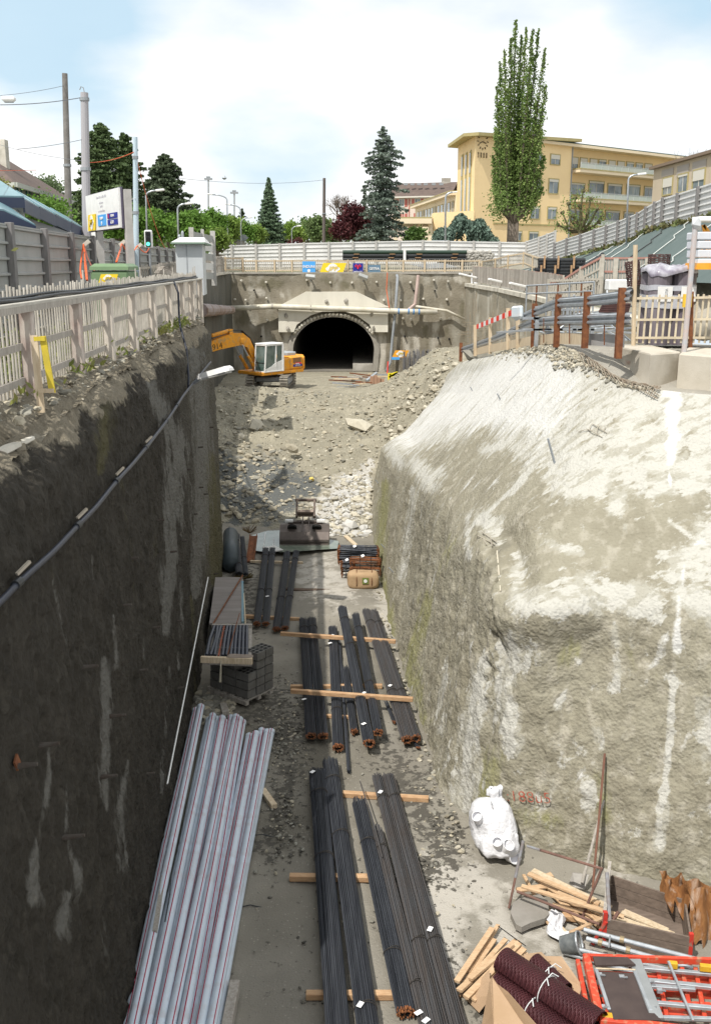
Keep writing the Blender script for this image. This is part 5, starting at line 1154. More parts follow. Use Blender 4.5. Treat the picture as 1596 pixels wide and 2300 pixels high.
bundle('left half of the wide dark bundle in the middle of the pit',(681,1392),(698,1652),27,.15,tags=((.77,.45),),ties=(.1,.72),dz=.14)
bundle('right half of the wide dark bundle in the middle of the pit',(700,1390),(725,1652),27,.15,ties=(.1,.72),dz=.14)
bundle('narrow dark bundle in the middle whose rusty end lies lowest, tag near its top',(747,1410),(759,1678),28,.17,tags=((.12,.1),(.2,.4)),ties=(.15,.75),dz=.10)
bundle('very thin rebar bundle reaching down beside the lowest middle bundle',(762,1440),(783,1734),9,.07,ties=(.4,),dz=.05,rusty=False)
bundle('middle bundle crossing on top of the timbers with a big white tag near its end',(768,1365),(828,1668),29,.18,tags=((.92,.2),),ties=(.12,.35,.75),dz=.42,z2=.25)
bundle('slim middle bundle beside the tagged crossing bundle, ending in a dark rusty tip',(798,1380),(849,1644),24,.15,tags=((.75,.8),),ties=(.15,.65),dz=.42,z2=.25)
bundle('short rusty ended bundle half hidden under the crossing middle bundles',(775,1500),(795,1642),20,.12,ties=(.6,),dz=.08)
bundle('left bundle of the pair nearest the slope in the middle, bright rusty end',(822,1372),(913,1660),27,.16,ties=(.12,.7),tags=((.68,.1),),dz=.30,mat=rebarb,z2=.16)
bundle('right bundle of the pair nearest the slope in the middle',(840,1374),(933,1657),25,.16,ties=(.12,.7),dz=.30,mat=rebarb,z2=.16)
bundle('short thin bundle end poking out under the pair nearest the slope',(900,1620),(938,1678),10,.06,ties=(),dz=.05)
bundle('short rusty bar end under the timber between the middle bundles',(866,1575),(884,1620),10,.06,ties=(),dz=.05)
bundle('left bundle of the far pair, farther left, white tag near its end',(597,1233),(577,1400),18,.13,ties=(.12,.62),tags=(),dz=.13)
bundle('second bundle of the far left pair with a white tag',(612,1232),(597,1400),18,.13,ties=(.12,.62),tags=((.72,.1),),dz=.13)
bundle('third bundle from the left in the far group',(645,1240),(621,1412),20,.13,ties=(.14,.66),dz=.13)
bundle('fourth bundle from the left in the far group, next to the open floor',(665,1238),(640,1410),18,.13,ties=(.14,.66),dz=.13)
bundle('dark splayed bundle at the left wall foot, farthest left',(529,1200),(537,1288),17,.12,ties=(.2,.8),tags=((.1,.2),),dz=.25,fan=.4,rusty=False)
bundle('dark loose bundle beside the brown steel post',(544,1206),(552,1290),13,.12,ties=(.6,),dz=.2,rusty=False)
m=MB();a=fon(562,1262,.03);m.beam(a,a+Vector((-.02,1.5,.5)),.28,.05,up=(0,-.3,1));m.beam(a+Vector((-.12,0,.03)),a+Vector((-.14,1.5,.53)),.03,.14,up=(0,-.3,1));m.beam(a+Vector((.12,0,.03)),a+Vector((.10,1.5,.53)),.03,.14,up=(0,-.3,1));m.build('steel_post',rust,label='rust brown steel channel lying behind the far bundles',cat='steel')
m=MB();c=fon(560,1198,.5)
for k in range(40):
    an=random.uniform(0,2*PI);m.tube([c,c+Vector((math.cos(an)*.28,math.sin(an)*.15,.1+.22*random.random()))],.008,4)
m.build('wire_tuft',mk('rusty_wire',(.14,.09,.04),rough=.8),label='spiky tuft of rusty wires on the end of the brown channel',cat='wire')
m=MB();c=fon(548,1300,.1)
for k in range(40):
    an=random.uniform(0,2*PI);m.tube([c,c+Vector((math.cos(an)*.3,math.sin(an)*.25,.05+.1*random.random()))],.01,4)
m.build('wire_tuft',mk('olive_wire',(.10,.075,.03),rough=.8),label='dark olive tangle of wires behind the grey formwork board',cat='wire')
m=MB();a,b=fon(518,1200,.35),fon(518,1268,.3);m.tube([a,b],.27,14);m.smooth=True;m.build('barrel',mk('grey_blue_drum',(.045,.06,.068),rough=.5),label='grey blue drum lying in the shadow at the left wall foot',cat='drum')
pud=mk('puddle',(.13,.16,.125),(.22,.24,.20),scale=2,rough=.12,spec=.6)
V_=[];
poly=[fon(u,v,.115)for(u,v)in((566,1202),(600,1192),(660,1190),(700,1205),(760,1215),(758,1232),(640,1240),(600,1240),(568,1236))]
m=MB();m.add(poly,[tuple(range(len(poly)))]);m.build('puddle',pud,kind='structure',loc=(0,0,0))
for(a,b,lab,mt)in(((596,1196),(592,1228),'thin pale rod lying in the puddle',whitep),((615,1210),(612,1240),'second pale rod at the puddle edge',whitep)):
    m=MB();m.tube([fon(*a,.15),fon(*b,.15)],.015,6);m.build('rod',mt,label=lab,cat='rod')
m=MB();a,b=fon(603,1228,.16),fon(622,1238,.16);m.beam(a,b,.5,.04);m.build('pale_sheet',mk('pale_sheet',(.5,.5,.48),rough=.5),label='pale sheet lying under the far bundles by the bucket',cat='sheet')
pw_=mk('pipe_pale_blue',(.58,.65,.73),(.53,.60,.67),scale=1.5,rough=.42,c3=(.52,.55,.60),s3=3);pr_=mk('pipe_red_line',(.38,.012,.05),rough=.5)
PF_=[(441,1612,290,0),(470,1617,318,0),(486,1615,346,0),(507,1623,372,0),(519,1612,398,0),(545,1622,424,0),(560,1653,440,0),(588,1641,462,0),(609,1643,486,0),(452,1604,300,1),(478,1608,330,1),(499,1613,358,1),(530,1610,384,1),(538,1616,410,1),(575,1648,450,1),(600,1644,474,1)]
PL=['leftmost on the bottom layer, hugging the wall','second on the bottom layer from the wall','third on the bottom layer from the wall','fourth on the bottom layer from the wall','fifth on the bottom layer from the wall','sixth on the bottom layer from the wall','short one in the gap on the bottom layer','second from the right on the bottom layer','rightmost on the bottom layer','leftmost on the upper layer, leaning across the others','second on the upper layer','third on the upper layer','fourth on the upper layer','fifth on the upper layer','second from the right on the upper layer','rightmost on the upper layer']
for i,((uf,vf,un,ly),lab)in enumerate(zip(PF_,PL)):
    dz=.09+.135*ly;a=fon(uf,vf,dz);b=fon(un,2300,dz);d=(b-a).normalized();b=b+d*1.2
    if i in(0,9):a=a+Vector((0,0,.18))
    t_=thing('pipe','pale plastic pipe with red lines, %s'%lab,'pipe',tuple((a+b)/2),group='pale plastic pipes stacked along the left wall')
    side=d.cross(Vector((0,0,1))).normalized();upv=side.cross(d);mid=a.lerp(b,.5)+side*random.uniform(-.03,.03);r=.076
    m=MB();P_=[a,a.lerp(mid,.5)+side*random.uniform(-.01,.01),mid,b];m.tube(P_,r,18,cap=False);m.tube([a,a+d*.14],r*1.10,18,cap=False);m.add([],[]);m.smooth=True;m.build('tube',pw_,t_)
    m=MB();m.ring([a-d*.004,a+d*.03],r*1.11,r*.92,18);m.build('socket_rim',pw_,t_)
    m=MB();m.tube([a+d*.05,a+d*.06],r*.94,12);m.build('pipe_mouth',mk('pipe_inside',(.10,.10,.11),rough=.8),t_)
    rot=random.uniform(-.6,.6)
    for q in(PI/2+rot,PI/2+rot+PI*2/3,PI/2+rot-PI*2/3):
        if math.sin(q)>-.3:
            m=MB();off=(side*math.cos(q)+upv*math.sin(q))*(r-.0025);m.tube([p+off*(1.10 if k==0 else 1)for k,p in enumerate(P_)],.0085,5);m.build('red_line',pr_,t_)
m=MB();a=fon(368,1968,.34);b=fon(348,2093,.34);m.beam(a,b,.07,.05);m.build('wood_wedge',greywood,label='grey wooden batten lying on top of the pale pipes',cat='batten')
m=MB();a=fon(384,1960,.33);b=fon(371,2070,.30);m.tube([a,a.lerp(b,.5)+Vector((.03,0,.03)),b],.008,5);m.build('strap',black,label='thin black strap lying beside the grey batten on the pipes',cat='strap')
for(a,b,lab)in(((545,2036),(588,2038),'short dark wire on the floor right of the pipes, lower'),((572,1876),(614,1880),'short dark wire on the floor right of the pipes, upper')):
    m=MB();A_,B_=fon(*a,.03),fon(*b,.03);m.tube([A_,A_.lerp(B_,.4)+Vector((0,.02,.02)),B_],.009,5);m.build('wire_piece',black,label=lab,cat='wire')
t_=thing('formwork_panel','grey weathered formwork board with a blue edge lying along the left wall','board',tuple(fon(508,1350)))
TLp,TRp,BRp,BLp=fon(484,1300,.72),fon(545,1300,.72),fon(541,1403,.72),fon(470,1404,.72)
gb=mk('formwork_grey',(.26,.235,.22),(.20,.18,.165),scale=1.6,rough=.85,stretch=(.6,4,4),c3=(.32,.30,.28),bump=.2,bscale=20)
m=MB();m.prism([BLp,BRp,TRp,TLp],(0,0,.05));m.build('board',gb,t_)
m=MB();m.prism([p+Vector((.06,.05,-.68))for p in(BLp,BRp-Vector((.05,0,0)),TRp-Vector((.05,0,0)),TLp)],(0,0,.66));m.build('stack_body',greywood,t_)
m=MB();a,b=BRp+Vector((.04,.1,-.08)),TRp+Vector((.04,-.4,-.08));m.beam(a,b,.06,.28);m.build('blue_edge',mk('blue_board',(.13,.26,.34),(.2,.3,.33),scale=5,rough=.6),t_)
m=MB();a,b=BRp+Vector((.13,0,-.25)),TRp+Vector((.13,-.9,-.25));m.beam(a,b,.03,.2);m.build('edge_board',palewood,t_)
m=MB();m.tube([fon(545,1292,.85),fon(478,1402,.82)],.02,6);m.build('rod',rust,label='thin brown rod lying diagonally over the grey formwork board',cat='rod')
t_=thing('slat_pallet','wooden tray packed with black plastic strips on top of the grey blocks','pallet',tuple(fon(508,1450,1.0)))
HZ=1.25
q=[fon(456,1480,HZ),fon(565,1484,HZ),fon(566,1407,HZ),fon(477,1407,HZ)]
m=MB();m.prism([p-Vector((0,0,.14))for p in q],(0,0,.12));m.build('tray',greywood,t_)
m=MB();m.beam(q[0]+Vector((-.04,-.02,0)),q[1]+Vector((.02,-.02,0)),.09,.14);m.build('front_rail',palewood,t_)
m=MB();m.beam(q[3],q[2],.09,.12);m.build('back_rail',greywood,t_)
for k in range(11):
    f=(k+.6)/11.6;a=q[0].lerp(q[1],f*.96+.01)+Vector((0,.12,.04));b=q[3].lerp(q[2],f*.94+.02)+Vector((0,-.10,.04));m=MB()
    bend=Vector((random.uniform(-.03,.05)if k<4 else random.uniform(-.01,.01),0,.03));m.tube([a,a.lerp(b,.5)+bend,b],.045 if k not in(3,)else .02,6)
    m.build('slat',mk('slat_black',(.022,.027,.042),(.04,.046,.065),scale=6,rough=.45)if k!=3 else mk('slat_rust',(.3,.08,.04),rough=.7),t_)
CB=fon(540,1474,HZ+.07)
for f in(.25,.5,.75):
    m=MB();m.tube([q[0].lerp(q[3],f)+Vector((.08,0,.085)),q[1].lerp(q[2],f)+Vector((-.02,0,.085))],.006,4);m.build('tie',mk('pale_tie',(.3,.3,.28),rough=.7),t_)
m=MB();a=fon(497,1480,HZ+.03);m.tube([a,a+Vector((.0,-.12,-.15)),a+Vector((-.02,-.16,-.5))],[.012,.02,.03],5);m.build('rope_end',mk('rope',(.38,.35,.27),rough=.9),t_)
m=MB();m.tube([q[2]+Vector((-.35,.4,.2)),q[1]+Vector((-.55,.1,.12))],.012,5);m.build('rod',rust,t_)
blk=mk('block_grey',(.155,.15,.14),(.115,.11,.10),scale=5,rough=.9,island=.15,bump=.3,bscale=40)
t_=thing('block_pallet','leaning pallet of hollow grey concrete blocks below the tray of black strips','pallet',tuple(fon(520,1560)))
O_=fon(470,1545,.16);ax=(fon(575,1582,.16)-O_);ax.z=0;wd_=ax.length;ax.normalize();ay=Vector((-ax.y,ax.x,0))
if ay.y<0:ay=-ay
m=MB()
for k in range(3):m.beam(O_+ay*(k*.42)-Vector((0,0,.05)),O_+ax*1.25+ay*(k*.42)-Vector((0,0,.05)),.1,.1)
for k in range(6):m.beam(O_+ax*(k*.24)-Vector((0,0,-.01)),O_+ax*(k*.24)+ay*.95,.12,.022)
m.build('pallet',greywood,t_)
for lv in range(5):
    for ix in range(3):
        for iy in range(3):
            if lv==4 and not(ix==2 and iy in(1,2)):continue
            if lv==3 and ix==2 and iy==0:continue
            c=O_+ax*(.20+ix*.42+random.uniform(-.012,.012)+lv*.012)+ay*(.17+iy*.30)+Vector((0,0,.13+lv*.215));R=Matrix((ax,ay,(0,0,1))).transposed()@Matrix.Rotation(random.uniform(-.03,.03),3,'Z')
            m=MB();m.box(c,(.39,.27,.19),R)
            if lv>=3 or ix==2:
                for hx in(-.12,0,.12):
                    for hy in(-.065,.065):
                        m.cur=1;m.box(c+R@Vector((hx,hy,.0955)),(.085,.095,.004),R)
                m.cur=0
            m.build('block',[blk,darkm],t_)
m=MB()
for k in range(70):
    p=fon(random.uniform(440,500),random.uniform(1570,1606),.02);p.x=min(p.x,-2.6);m.rock(p,random.uniform(.06,.2),(1,1,.7))
m.build('block_debris',st3,kind='stuff',label='broken lumps between the block pallet and the white pipes',cat='rubble')
t_=thing('excavator_bucket','wide brown steel excavator bucket with its hitch standing on the pit floor','bucket',tuple(fon(683,1228)))
bk=mk('bucket_steel',(.115,.095,.085),(.075,.062,.055),scale=3,rough=.5,metal=.4,c3=(.17,.15,.13));c0=fon(683,1230);
w=.86;yy=c0.y
prof=[(0,.02),(-.02,.10),(0,.22),(.18,.46),(.5,.66),(.85,.62),(1.0,.4),(1.0,.1),(.8,.0)]
m=MB();
vs=[];
for(py2,pz2)in prof:vs+=[(c0.x-w,yy+py2,ZF+.08+pz2),(c0.x+w,yy+py2,ZF+.08+pz2)]
n=len(prof);m.add(vs,[(2*i,2*i+1,2*((i+1)%n)+1,2*((i+1)%n))for i in range(n)]);m.build('shell',bk,t_)
for s in(-1,1):m=MB();m.prism([(c0.x+s*w,yy+a_,ZF+.08+b_)for a_,b_ in prof],(s*.04,0,0));m.build('side_plate',bk,t_)
m=MB();m.beam((c0.x-w-.02,yy-.05,ZF+.10),(c0.x+w+.02,yy-.05,ZF+.10),.12,.09);m.build('cutting_edge',mk('edge_steel',(.20,.18,.16),rough=.4,metal=.5),t_)
m=MB();m.beam((c0.x-w,yy-.02,ZF+.25),(c0.x+w,yy-.02,ZF+.25),.06,.03);m.build('wear_strip',bk,t_)
for x in(-.10,.14):m=MB();m.prism([(c0.x+x,yy+.2,ZF+.58),(c0.x+x,yy+.5,ZF+.78),(c0.x+x,yy+.9,ZF+.95),(c0.x+x,yy+1.0,ZF+.6)],(.035,0,0));m.build('lug',bk,t_)
for s in(-1,1):
    m=MB();m.tube([(c0.x+s*.45,yy+.30,ZF+.64),(c0.x+s*.45,yy+.36,ZF+.70)],.17,14);m.build('opening',darkm,t_)
    m=MB();m.box((c0.x+s*.58,yy+.72,ZF+.82),(.28,.14,.08));m.build('marker_plate',whitep,t_)
m=MB();m.beam((c0.x-.62,yy+.8,ZF+.74),(c0.x+.65,yy+.8,ZF+.74),.2,.12);m.build('top_beam',bk,t_)
hb=Vector((c0.x,yy+1.15,ZF+.85))
m=MB()
m.beam(hb+Vector((-.33,0,0)),hb+Vector((-.33,.45,.55)),.07,.2);m.beam(hb+Vector((.33,0,0)),hb+Vector((.33,.45,.55)),.07,.2);m.tube([hb+Vector((-.4,.45,.55)),hb+Vector((.4,.45,.55))],.06,8);m.tube([hb+Vector((-.36,.1,.12)),hb+Vector((.36,.1,.12))],.05,8)
m.build('hitch',mk('hitch_brown',(.15,.11,.085),(.09,.07,.06),scale=6,rough=.6),t_)
m=MB();m.beam(hb+Vector((-.3,.12,.12)),hb+Vector((.3,.12,.12)),.1,.34,up=(0,-1,1));m.build('hitch_plate',mk('hitch_plate',(.28,.22,.18),rough=.7),t_)
def stirrups(lab,u0,u1,v0,v1,dz,n,mat,lp=True):
    a,b=fon(u0,(v0+v1)/2,dz),fon(u1,(v0+v1)/2+2,dz);t_=thing('stirrup_bundle',lab,'rebar bundle',tuple((a+b)/2));d=(b-a).normalized();m=MB();hgt=.42
    y=Vector((0,1,0))
    for k in range(n):
        z0=random.uniform(-.22,.30);yy_=random.uniform(-.25,.25);p=a+Vector((random.uniform(-.03,.03),yy_,z0));q=b+Vector((random.uniform(-.03,.03),yy_+random.uniform(-.06,.06),z0+random.uniform(-.05,.05)))
        m.cur=0;m.tube([p,p.lerp(q,.5)+Vector((0,random.uniform(-.02,.02),random.uniform(-.02,.02))),q],.014,5);m.cur=1
        for e,s in((p,-1),(q,1)):m.tube([e,e+d*s*.05+Vector((0,0,-.03)),e+d*s*.04+Vector((0,.02,-.12))],.016,5)
        m.cur=0
    m.build('stirrups',[mat,rustend],t_)
    for f in(.3,.7):c=a.lerp(b,f);m=MB();m.tube([c+Vector((0,.3*math.cos(q),.3*math.sin(q)+.04))for q in np.linspace(0,2*PI,14)],.008,4);m.build('tie_wire',darkm,t_)
    m=MB();c=a.lerp(b,.4)+Vector((0,-.15,.36));m.box(c,(.10,.08,.004),Matrix.Rotation(.8,3,'X')@Matrix.Rotation(.5,3,'Z'));m.build('paper_tag',tagm,t_)
stirrups('large tied bundle of dark bent bars with rusty hooks by the slope foot',763,846,1230,1262,.45,90,rebar)
stirrups('smaller rusty bundle of bent bars on the paper sack',790,850,1262,1275,.62,22,rustend)
stirrups('dark loose bundle of bent bars squeezed left of the paper sack',770,792,1262,1292,.30,30,rebar)
sack=mk('paper_sack',(.42,.29,.17),(.36,.245,.14),scale=3,rough=.8,bump=.4,bscale=8)
t_=thing('paper_sack','bulging brown paper sack with a small green emblem at the slope foot','sack',tuple(fon(815,1308)))
def pillow(name,c,size,mat,parent,amp=.04,pw=.5,n=28,seed=3,R=None,**kw):
    th=np.linspace(0,2*PI,n*2,endpoint=False);ph=np.linspace(-PI/2+.01,PI/2-.01,n);V_=[]
    for p_ in ph:
        for t in th:
            sg=lambda x:math.copysign(abs(x)**pw,x);V_.append((sg(math.cos(p_))*sg(math.cos(t))if True else 0,sg(math.cos(p_))*sg(math.sin(t)),sg(math.sin(p_))))
    V_=np.array(V_)*np.array(size)/2;V_+=(fbm(V_,2.2/max(size),3,seed)-.5)[:,None]*amp*2*np.sign(V_)
    if R is not None:V_=V_@np.array(R).T
    V_+=np.array(tuple(c));nt2=n*2;i=np.arange(n-1)[:,None]*nt2+np.arange(nt2)[None,:];j=np.arange(n-1)[:,None]*nt2+(np.arange(nt2)[None,:]+1)%nt2
    Fq=np.stack([i,j,j+nt2,i+nt2],-1).reshape(-1,4);return npmesh(name,V_,Fq,mat,parent,**kw)
pillow('cardboard',CB,(.62,.24,.07),mk('wet_cardboard',(.25,.205,.17),rough=.9),bpy.data.objects['slat_pallet'],.03,pw=.7)
c=fon(816,1303,.30);c.y+=.1;pillow('sack_body',c,(1.02,.55,.58),sack,t_,.05)
m=MB();m.box(c+Vector((.06,-.285,.03)),(.2,.012,.2));m.build('emblem',mk('emblem_green',(.16,.2,.05),rough=.7),t_);m=MB();disc(m,c+Vector((.06,-.295,.03)),.055);m.build('emblem_dot',whitep,t_)
m=MB();
for f in(-.22,.26):m.tube([c+Vector((f,.30*math.cos(q),.31*math.sin(q)))for q in np.linspace(0,PI*2,18)],.01,5)
m.build('strap',rust,t_)
# ============ near right corner junk
t_=thing('bulk_bag','crumpled white bulk bag leaning against the foot of the pale slope','bag',tuple(fon(1112,1940)))
wb=mk('white_fabric',(.66,.66,.68),(.60,.60,.62),scale=3,rough=.65,bump=.9,bscale=9,bdist=.05)
c=fon(1112,1938,.1);c.y+=.35;R=Matrix.Rotation(-.35,3,'X')@Matrix.Rotation(-.12,3,'Y')
pillow('bag_body',c+Vector((0,.12,.42)),(.82,.62,.98),wb,t_,.10,pw=.75,seed=8,R=R)
pillow('bag_fold',c+Vector((.1,-.12,.22)),(.66,.42,.46),wb,t_,.08,pw=.7,seed=18,R=R)
for(dx,dy,dz,r_,tl)in((.02,-.34,.38,.085,(-.2,-.6,.8)),(.20,-.34,.32,.10,(.3,-.6,.8)),(.33,-.26,.05,.11,(.3,-.8,.3)),(-.30,-.1,.72,.09,(-.3,-.5,.7))):
    d=Vector(tl).normalized();p=c+Vector((dx,dy,dz));m=MB();m.ring([p-d*.16,p+d*.05],r_,r_*.9,18);m.smooth=False;m.build('bag_tube',mk('white_fabric_thin',(.72,.72,.74),rough=.6),t_);m=MB();disc(m,p-d*.05,r_*.92,nrm=d,right=d.orthogonal());m.build('bag_inside',mk('bag_shade',(.5,.5,.53),rough=.7),t_)
pillow('bag_knot',c+Vector((.02,.32,.98)),(.24,.16,.16),wb,t_,.08,seed=5)
m=MB();a=fon(1150,1890,.02);
q=[fon(1156,1905,.02),fon(1176,1850,.75),fon(1163,1836,.95),fon(1138,1830,.9)];q=[Vector((p.x,max(p.y,15.9),p.z))for p in q]
b0=fon(1148,1930);bp0=[Vector((b0.x+x,b0.y+.55+y,ZF+z))for x,y,z in((-.15,0,0),(.18,-.02,.0),(.22,.28,.62),(.38,.42,.92),(.20,.50,1.22),(-.1,.5,1.3))]
m.prism(bp0,(-.01,.04,.0));m.build('yellow_board',mk('yellow_board',(.62,.40,.03),(.55,.34,.02),rough=.5,scale=3),label='bent yellow plastic board standing behind the white bulk bag',cat='board')
fr=thing('tubular_frame','rusty tubular steel frame with a wooden crate body standing beside the slope','frame',tuple(fon(1240,1960)))
frm=mk('frame_rust',(.20,.11,.085),(.13,.075,.06),scale=8,rough=.7)
grp=mk('frame_grey',(.24,.25,.27),(.18,.15,.14),scale=8,rough=.6)
hF=.78
A0=fon(1142,2040,.0);A1=Vector((A0.x+.06,A0.y+.14,ZF+hF+.1));A1=on(1174,1888,ZF+.95)
def tb(n,a,b,r=.02,mat=None):m=MB();m.tube([a,b],r,8);m.build(n,mat or frm,fr)
tb('leg',A0,A0.lerp(A1,.48));tb('leg',A0.lerp(A1,.45),A1,.026,grp)
Bt=on(1353,1952,ZF+.85);Bt0=on(1182,1900,ZF+.85)
tb('top_rail',Bt0,Bt0.lerp(Bt,.2),.022,grp);tb('top_rail',Bt0.lerp(Bt,.18),Bt,.022)
tb('low_rail',on(1160,2002,ZF+.35),on(1345,2076,ZF+.33),.022)
tb('leg',on(1350,1950,ZF+.9),on(1305,2065,ZF+.05),.022)
tb('leg',on(1362,1960,ZF+.9),on(1368,2070,ZF+.45),.03,grp);tb('foot_bar',on(1388,2048,ZF+.5),on(1340,2118,ZF+.05),.03)
tb('foot_bar',on(1360,2070,ZF+.45),on(1330,2120,ZF+.02),.03,redp)
ct=thing('wooden_crate','long weathered wooden box with red steel corners and pale laths inside','crate',tuple(fon(1465,2100)))
h=.42
c1,c2,c3_,c4=fon(1366,2108,.05),fon(1545,2142,.05),fon(1560,2052,.05),fon(1378,1990,.05)
T1,T2,T3,T4=on(1362,2060,ZF+.5),on(1548,2100,ZF+.5),on(1535,2020,ZF+.5),on(1372,1965,ZF+.5)
cw=mk('crate_wood',(.20,.155,.125),(.135,.105,.085),scale=3,rough=.85,stretch=(1,6,6),bump=.3,bscale=30)
def side_(a,b,nm='side_board'):
    n=Vector((0,0,-1));
    for k in range(3):
        z0,z1=-.5+.165*k,-.5+.165*(k+1)-.012;m=MB();m.prism([a+Vector((0,0,z0)),b+Vector((0,0,z0)),b+Vector((0,0,z1)),a+Vector((0,0,z1))],(b-a).cross(Vector((0,0,1))).normalized()*.03);m.build(nm,cw,ct)
side_(T1,T2);side_(T2,T3);side_(T3,T4);side_(T4,T1)
m=MB();m.prism([p-Vector((0,0,.46))for p in(T1,T2,T3,T4)],(0,0,.02));m.build('floor',cw,ct)
m=MB();m.beam(T2-Vector((-.02,0,.52)),T2+Vector((.02,0,.03)),.06,.06);m.build('corner_post',redp,ct)
m=MB();m.beam(T1-Vector((.03,0,.5)),T1+Vector((-.03,0,.1)),.07,.06);m.build('corner_post',redp,ct)
m=MB();d=(T4-T1).normalized();m.beam(T1-Vector((.04,0,.1)),T4-Vector((.04,0,.02))+Vector((0,0,.12)),.05,.35,up=(0,0,1));m.build('end_board',greywood,ct)
for k in range(7):
    f=.2+.09*k;a=T1.lerp(T4,f)+(T2-T1)*(.02+.03*k%.2);b=T2.lerp(T3,f*.9)-(T2-T1)*(.10+random.uniform(0,.1));m=MB();m.beam(a-Vector((0,0,.40-.03*(k%2))),b-Vector((0,0,.40)),.075,.03)
    m.build('lath',palewood,label='pale wooden lath inside the crate, %s from the front'%['first','second','third','fourth','fifth','sixth','seventh'][k],cat='lath',group='laths lying in the crate')
fw2=mk('split_wood',(.56,.40,.25),(.44,.29,.17),scale=3,rough=.75,stretch=(3,8,8),island=.2)
SW=[((1195,1955),(1370,2040),.28,.12),((1185,1962),(1345,2030),.34,.09),((1200,1970),(1350,2070),.2,.10),((1160,2000),(1260,1985),.22,.1),((1170,1990),(1400,2060),.42,.08),((1210,1975),(1330,2095),.12,.1),((1225,1985),(1380,2110),.10,.06),((1240,2030),(1350,2060),.18,.05),((1250,2005),(1350,2045),.3,.11),((1230,1962),(1300,2050),.06,.09),((1300,2010),(1410,2095),.12,.05),((1225,2050),(1290,2120),.04,.09),((1205,2045),(1275,2115),.03,.08),((1280,2095),(1380,2050),.30,.06),((1305,2030),(1370,2090),.2,.05),((1190,2010),(1230,2050),.05,.12),((1175,1965),(1215,2040),.05,.05),((1320,2040),(1420,2085),.24,.07)]
SL=['longest top plank of the wood scrap pile under the frame','narrow plank second from the top of the scrap pile','split plank in the middle of the scrap pile','plank end pointing left at the frame leg','long plank slanting right over the whole scrap pile','plank sloping to the bucket under the pile','thin stick low in the scrap pile towards the grey tubes','small stick in the middle of the scrap pile','broad plank at the right of the scrap pile','short plank under the left of the scrap pile','thin lath leaning to the crate corner','plank lying apart below the scrap pile, right one','plank lying apart below the scrap pile, left one','lath crossing the others up to the crate','thin lath beside the frame foot','broken board left of the scrap pile','dirty stick by the frame leg','flat board reaching into the crate corner']
for(a,b,dz,w),lab in zip(SW,SL):
    A_,B_=fon(*a,dz),fon(*b,dz*.7+.02);m=MB();m.beam(A_,B_,w,.03,up=(random.uniform(-.3,.3),0,1));m.build('plank',fw2 if random.random()<.8 else palewood,label=lab,cat='plank',group='wood scraps piled under the frame')
m=MB();m.beam(fon(1262,2058,.04),fon(1300,2062,.04),.12,.08);m.build('wood_block',freshwood,label='short orange brown wood block near the cement slab',cat='wood block')
m=MB();q=[fon(u,v,.03)for u,v in((1150,2040),(1165,2030),(1210,2020),(1228,2035),(1232,2065),(1222,2075),(1190,2085),(1170,2095),(1157,2088),(1145,2062))];m.prism(q,(0,0,.10));m.build('cement_slab',mk('cement_slab',(.27,.25,.225),(.22,.205,.18),scale=3,rough=.9,bump=.3),label='broken grey cement slab lying flat beside the frame leg',cat='slab')
t_=thing('shovel','shovel with a grey wooden handle and mud caked blade leaning on the slope','shovel',tuple(fon(1300,1995)))
a=fon(1306,1985,.15);p,n=rwall(1355,1795);b=p+n*.06;m=MB();m.tube([a,a.lerp(b,.9),b],[.028,.022,.018],8);m.build('handle',greywood,t_)
m=MB();q=[fon(1285,1960,.25),fon(1322,1965,.25),fon(1312,1998,.04),fon(1290,1994,.04),fon(1277,1985,.04)];m.prism(q,(0,0,.012));m.build('blade',mk('muddy_blade',(.42,.40,.37),(.33,.31,.28),scale=8,rough=.7),t_)
m=MB();a=fon(1330,1995,.0);p,n=rwall(1360,1690);b=p+n*.08;m.tube([a,b],.02,8);m.build('rod',mk('rusty_rod',(.21,.10,.065),(.15,.07,.05),scale=5,rough=.7),label='long rusty rod leaning upright against the pale slope',cat='rod')
t_=thing('rusty_sheet','rust brown crumpled fibre sheet hanging at the right edge behind the crate','sheet',tuple(fon(1560,2020)))
rs=mk('rusty_fibre',(.30,.14,.05),(.20,.085,.03),scale=3,rough=.8,stretch=(6,6,.6),bump=.8,bscale=20,bstretch=(4,4,.5),c3=(.42,.30,.22))
A=[];
for i in range(26):
    f=i/25;top=on(1490+140*f,1975+35*f,ZF+.75-.1*math.sin(f*9));hgt_=.28+.6*max(0,math.sin(f*5+4.5))+.12*math.sin(f*31)
    A.append([(top.x+.03*math.sin(k+i),top.y-.25*k/7-.04*math.sin(i*1.3),top.z-hgt_*k/7*1.1+.05*math.sin(i*.9))for k in range(8)])
A=np.array(A);npmesh('sheet',A.reshape(-1,3),gridF(26,8),rs,t_)
A2=A+np.array([0,.25,0]);A2[:,:,2]=np.maximum(A2[:,:,2]-.02,ZF);npmesh('back_sheet',A2.reshape(-1,3),gridF(26,8),rs,t_)
t_=thing('plastic_bucket','black builder bucket lying on its side with dried pale mortar inside','bucket',tuple(fon(1288,2120)))
a=fon(1262,2122,.16);d=Vector((.86,-.28,.35)).normalized();b=a+d*.26;bkm=mk('bucket_plastic',(.07,.08,.085),(.16,.17,.17),scale=7,rough=.6)
m=MB();m.tube([a,b],.125,20,r2=.165,cap=False);m.smooth=True;m.build('body',bkm,t_);m=MB();m.ring([b-d*.01,b+d*.012],.175,.155,20);m.build('rim',galv,t_);m=MB();disc(m,b-d*.03,.155,nrm=d,right=d.orthogonal());m.build('mortar',mk('mortar',(.36,.37,.33),(.28,.3,.28),scale=6,rough=.4),t_)
m=MB();disc(m,a,.125,nrm=-d,right=d.orthogonal());m.build('base',bkm,t_)
A=[];c=fon(1238,2085,.05);
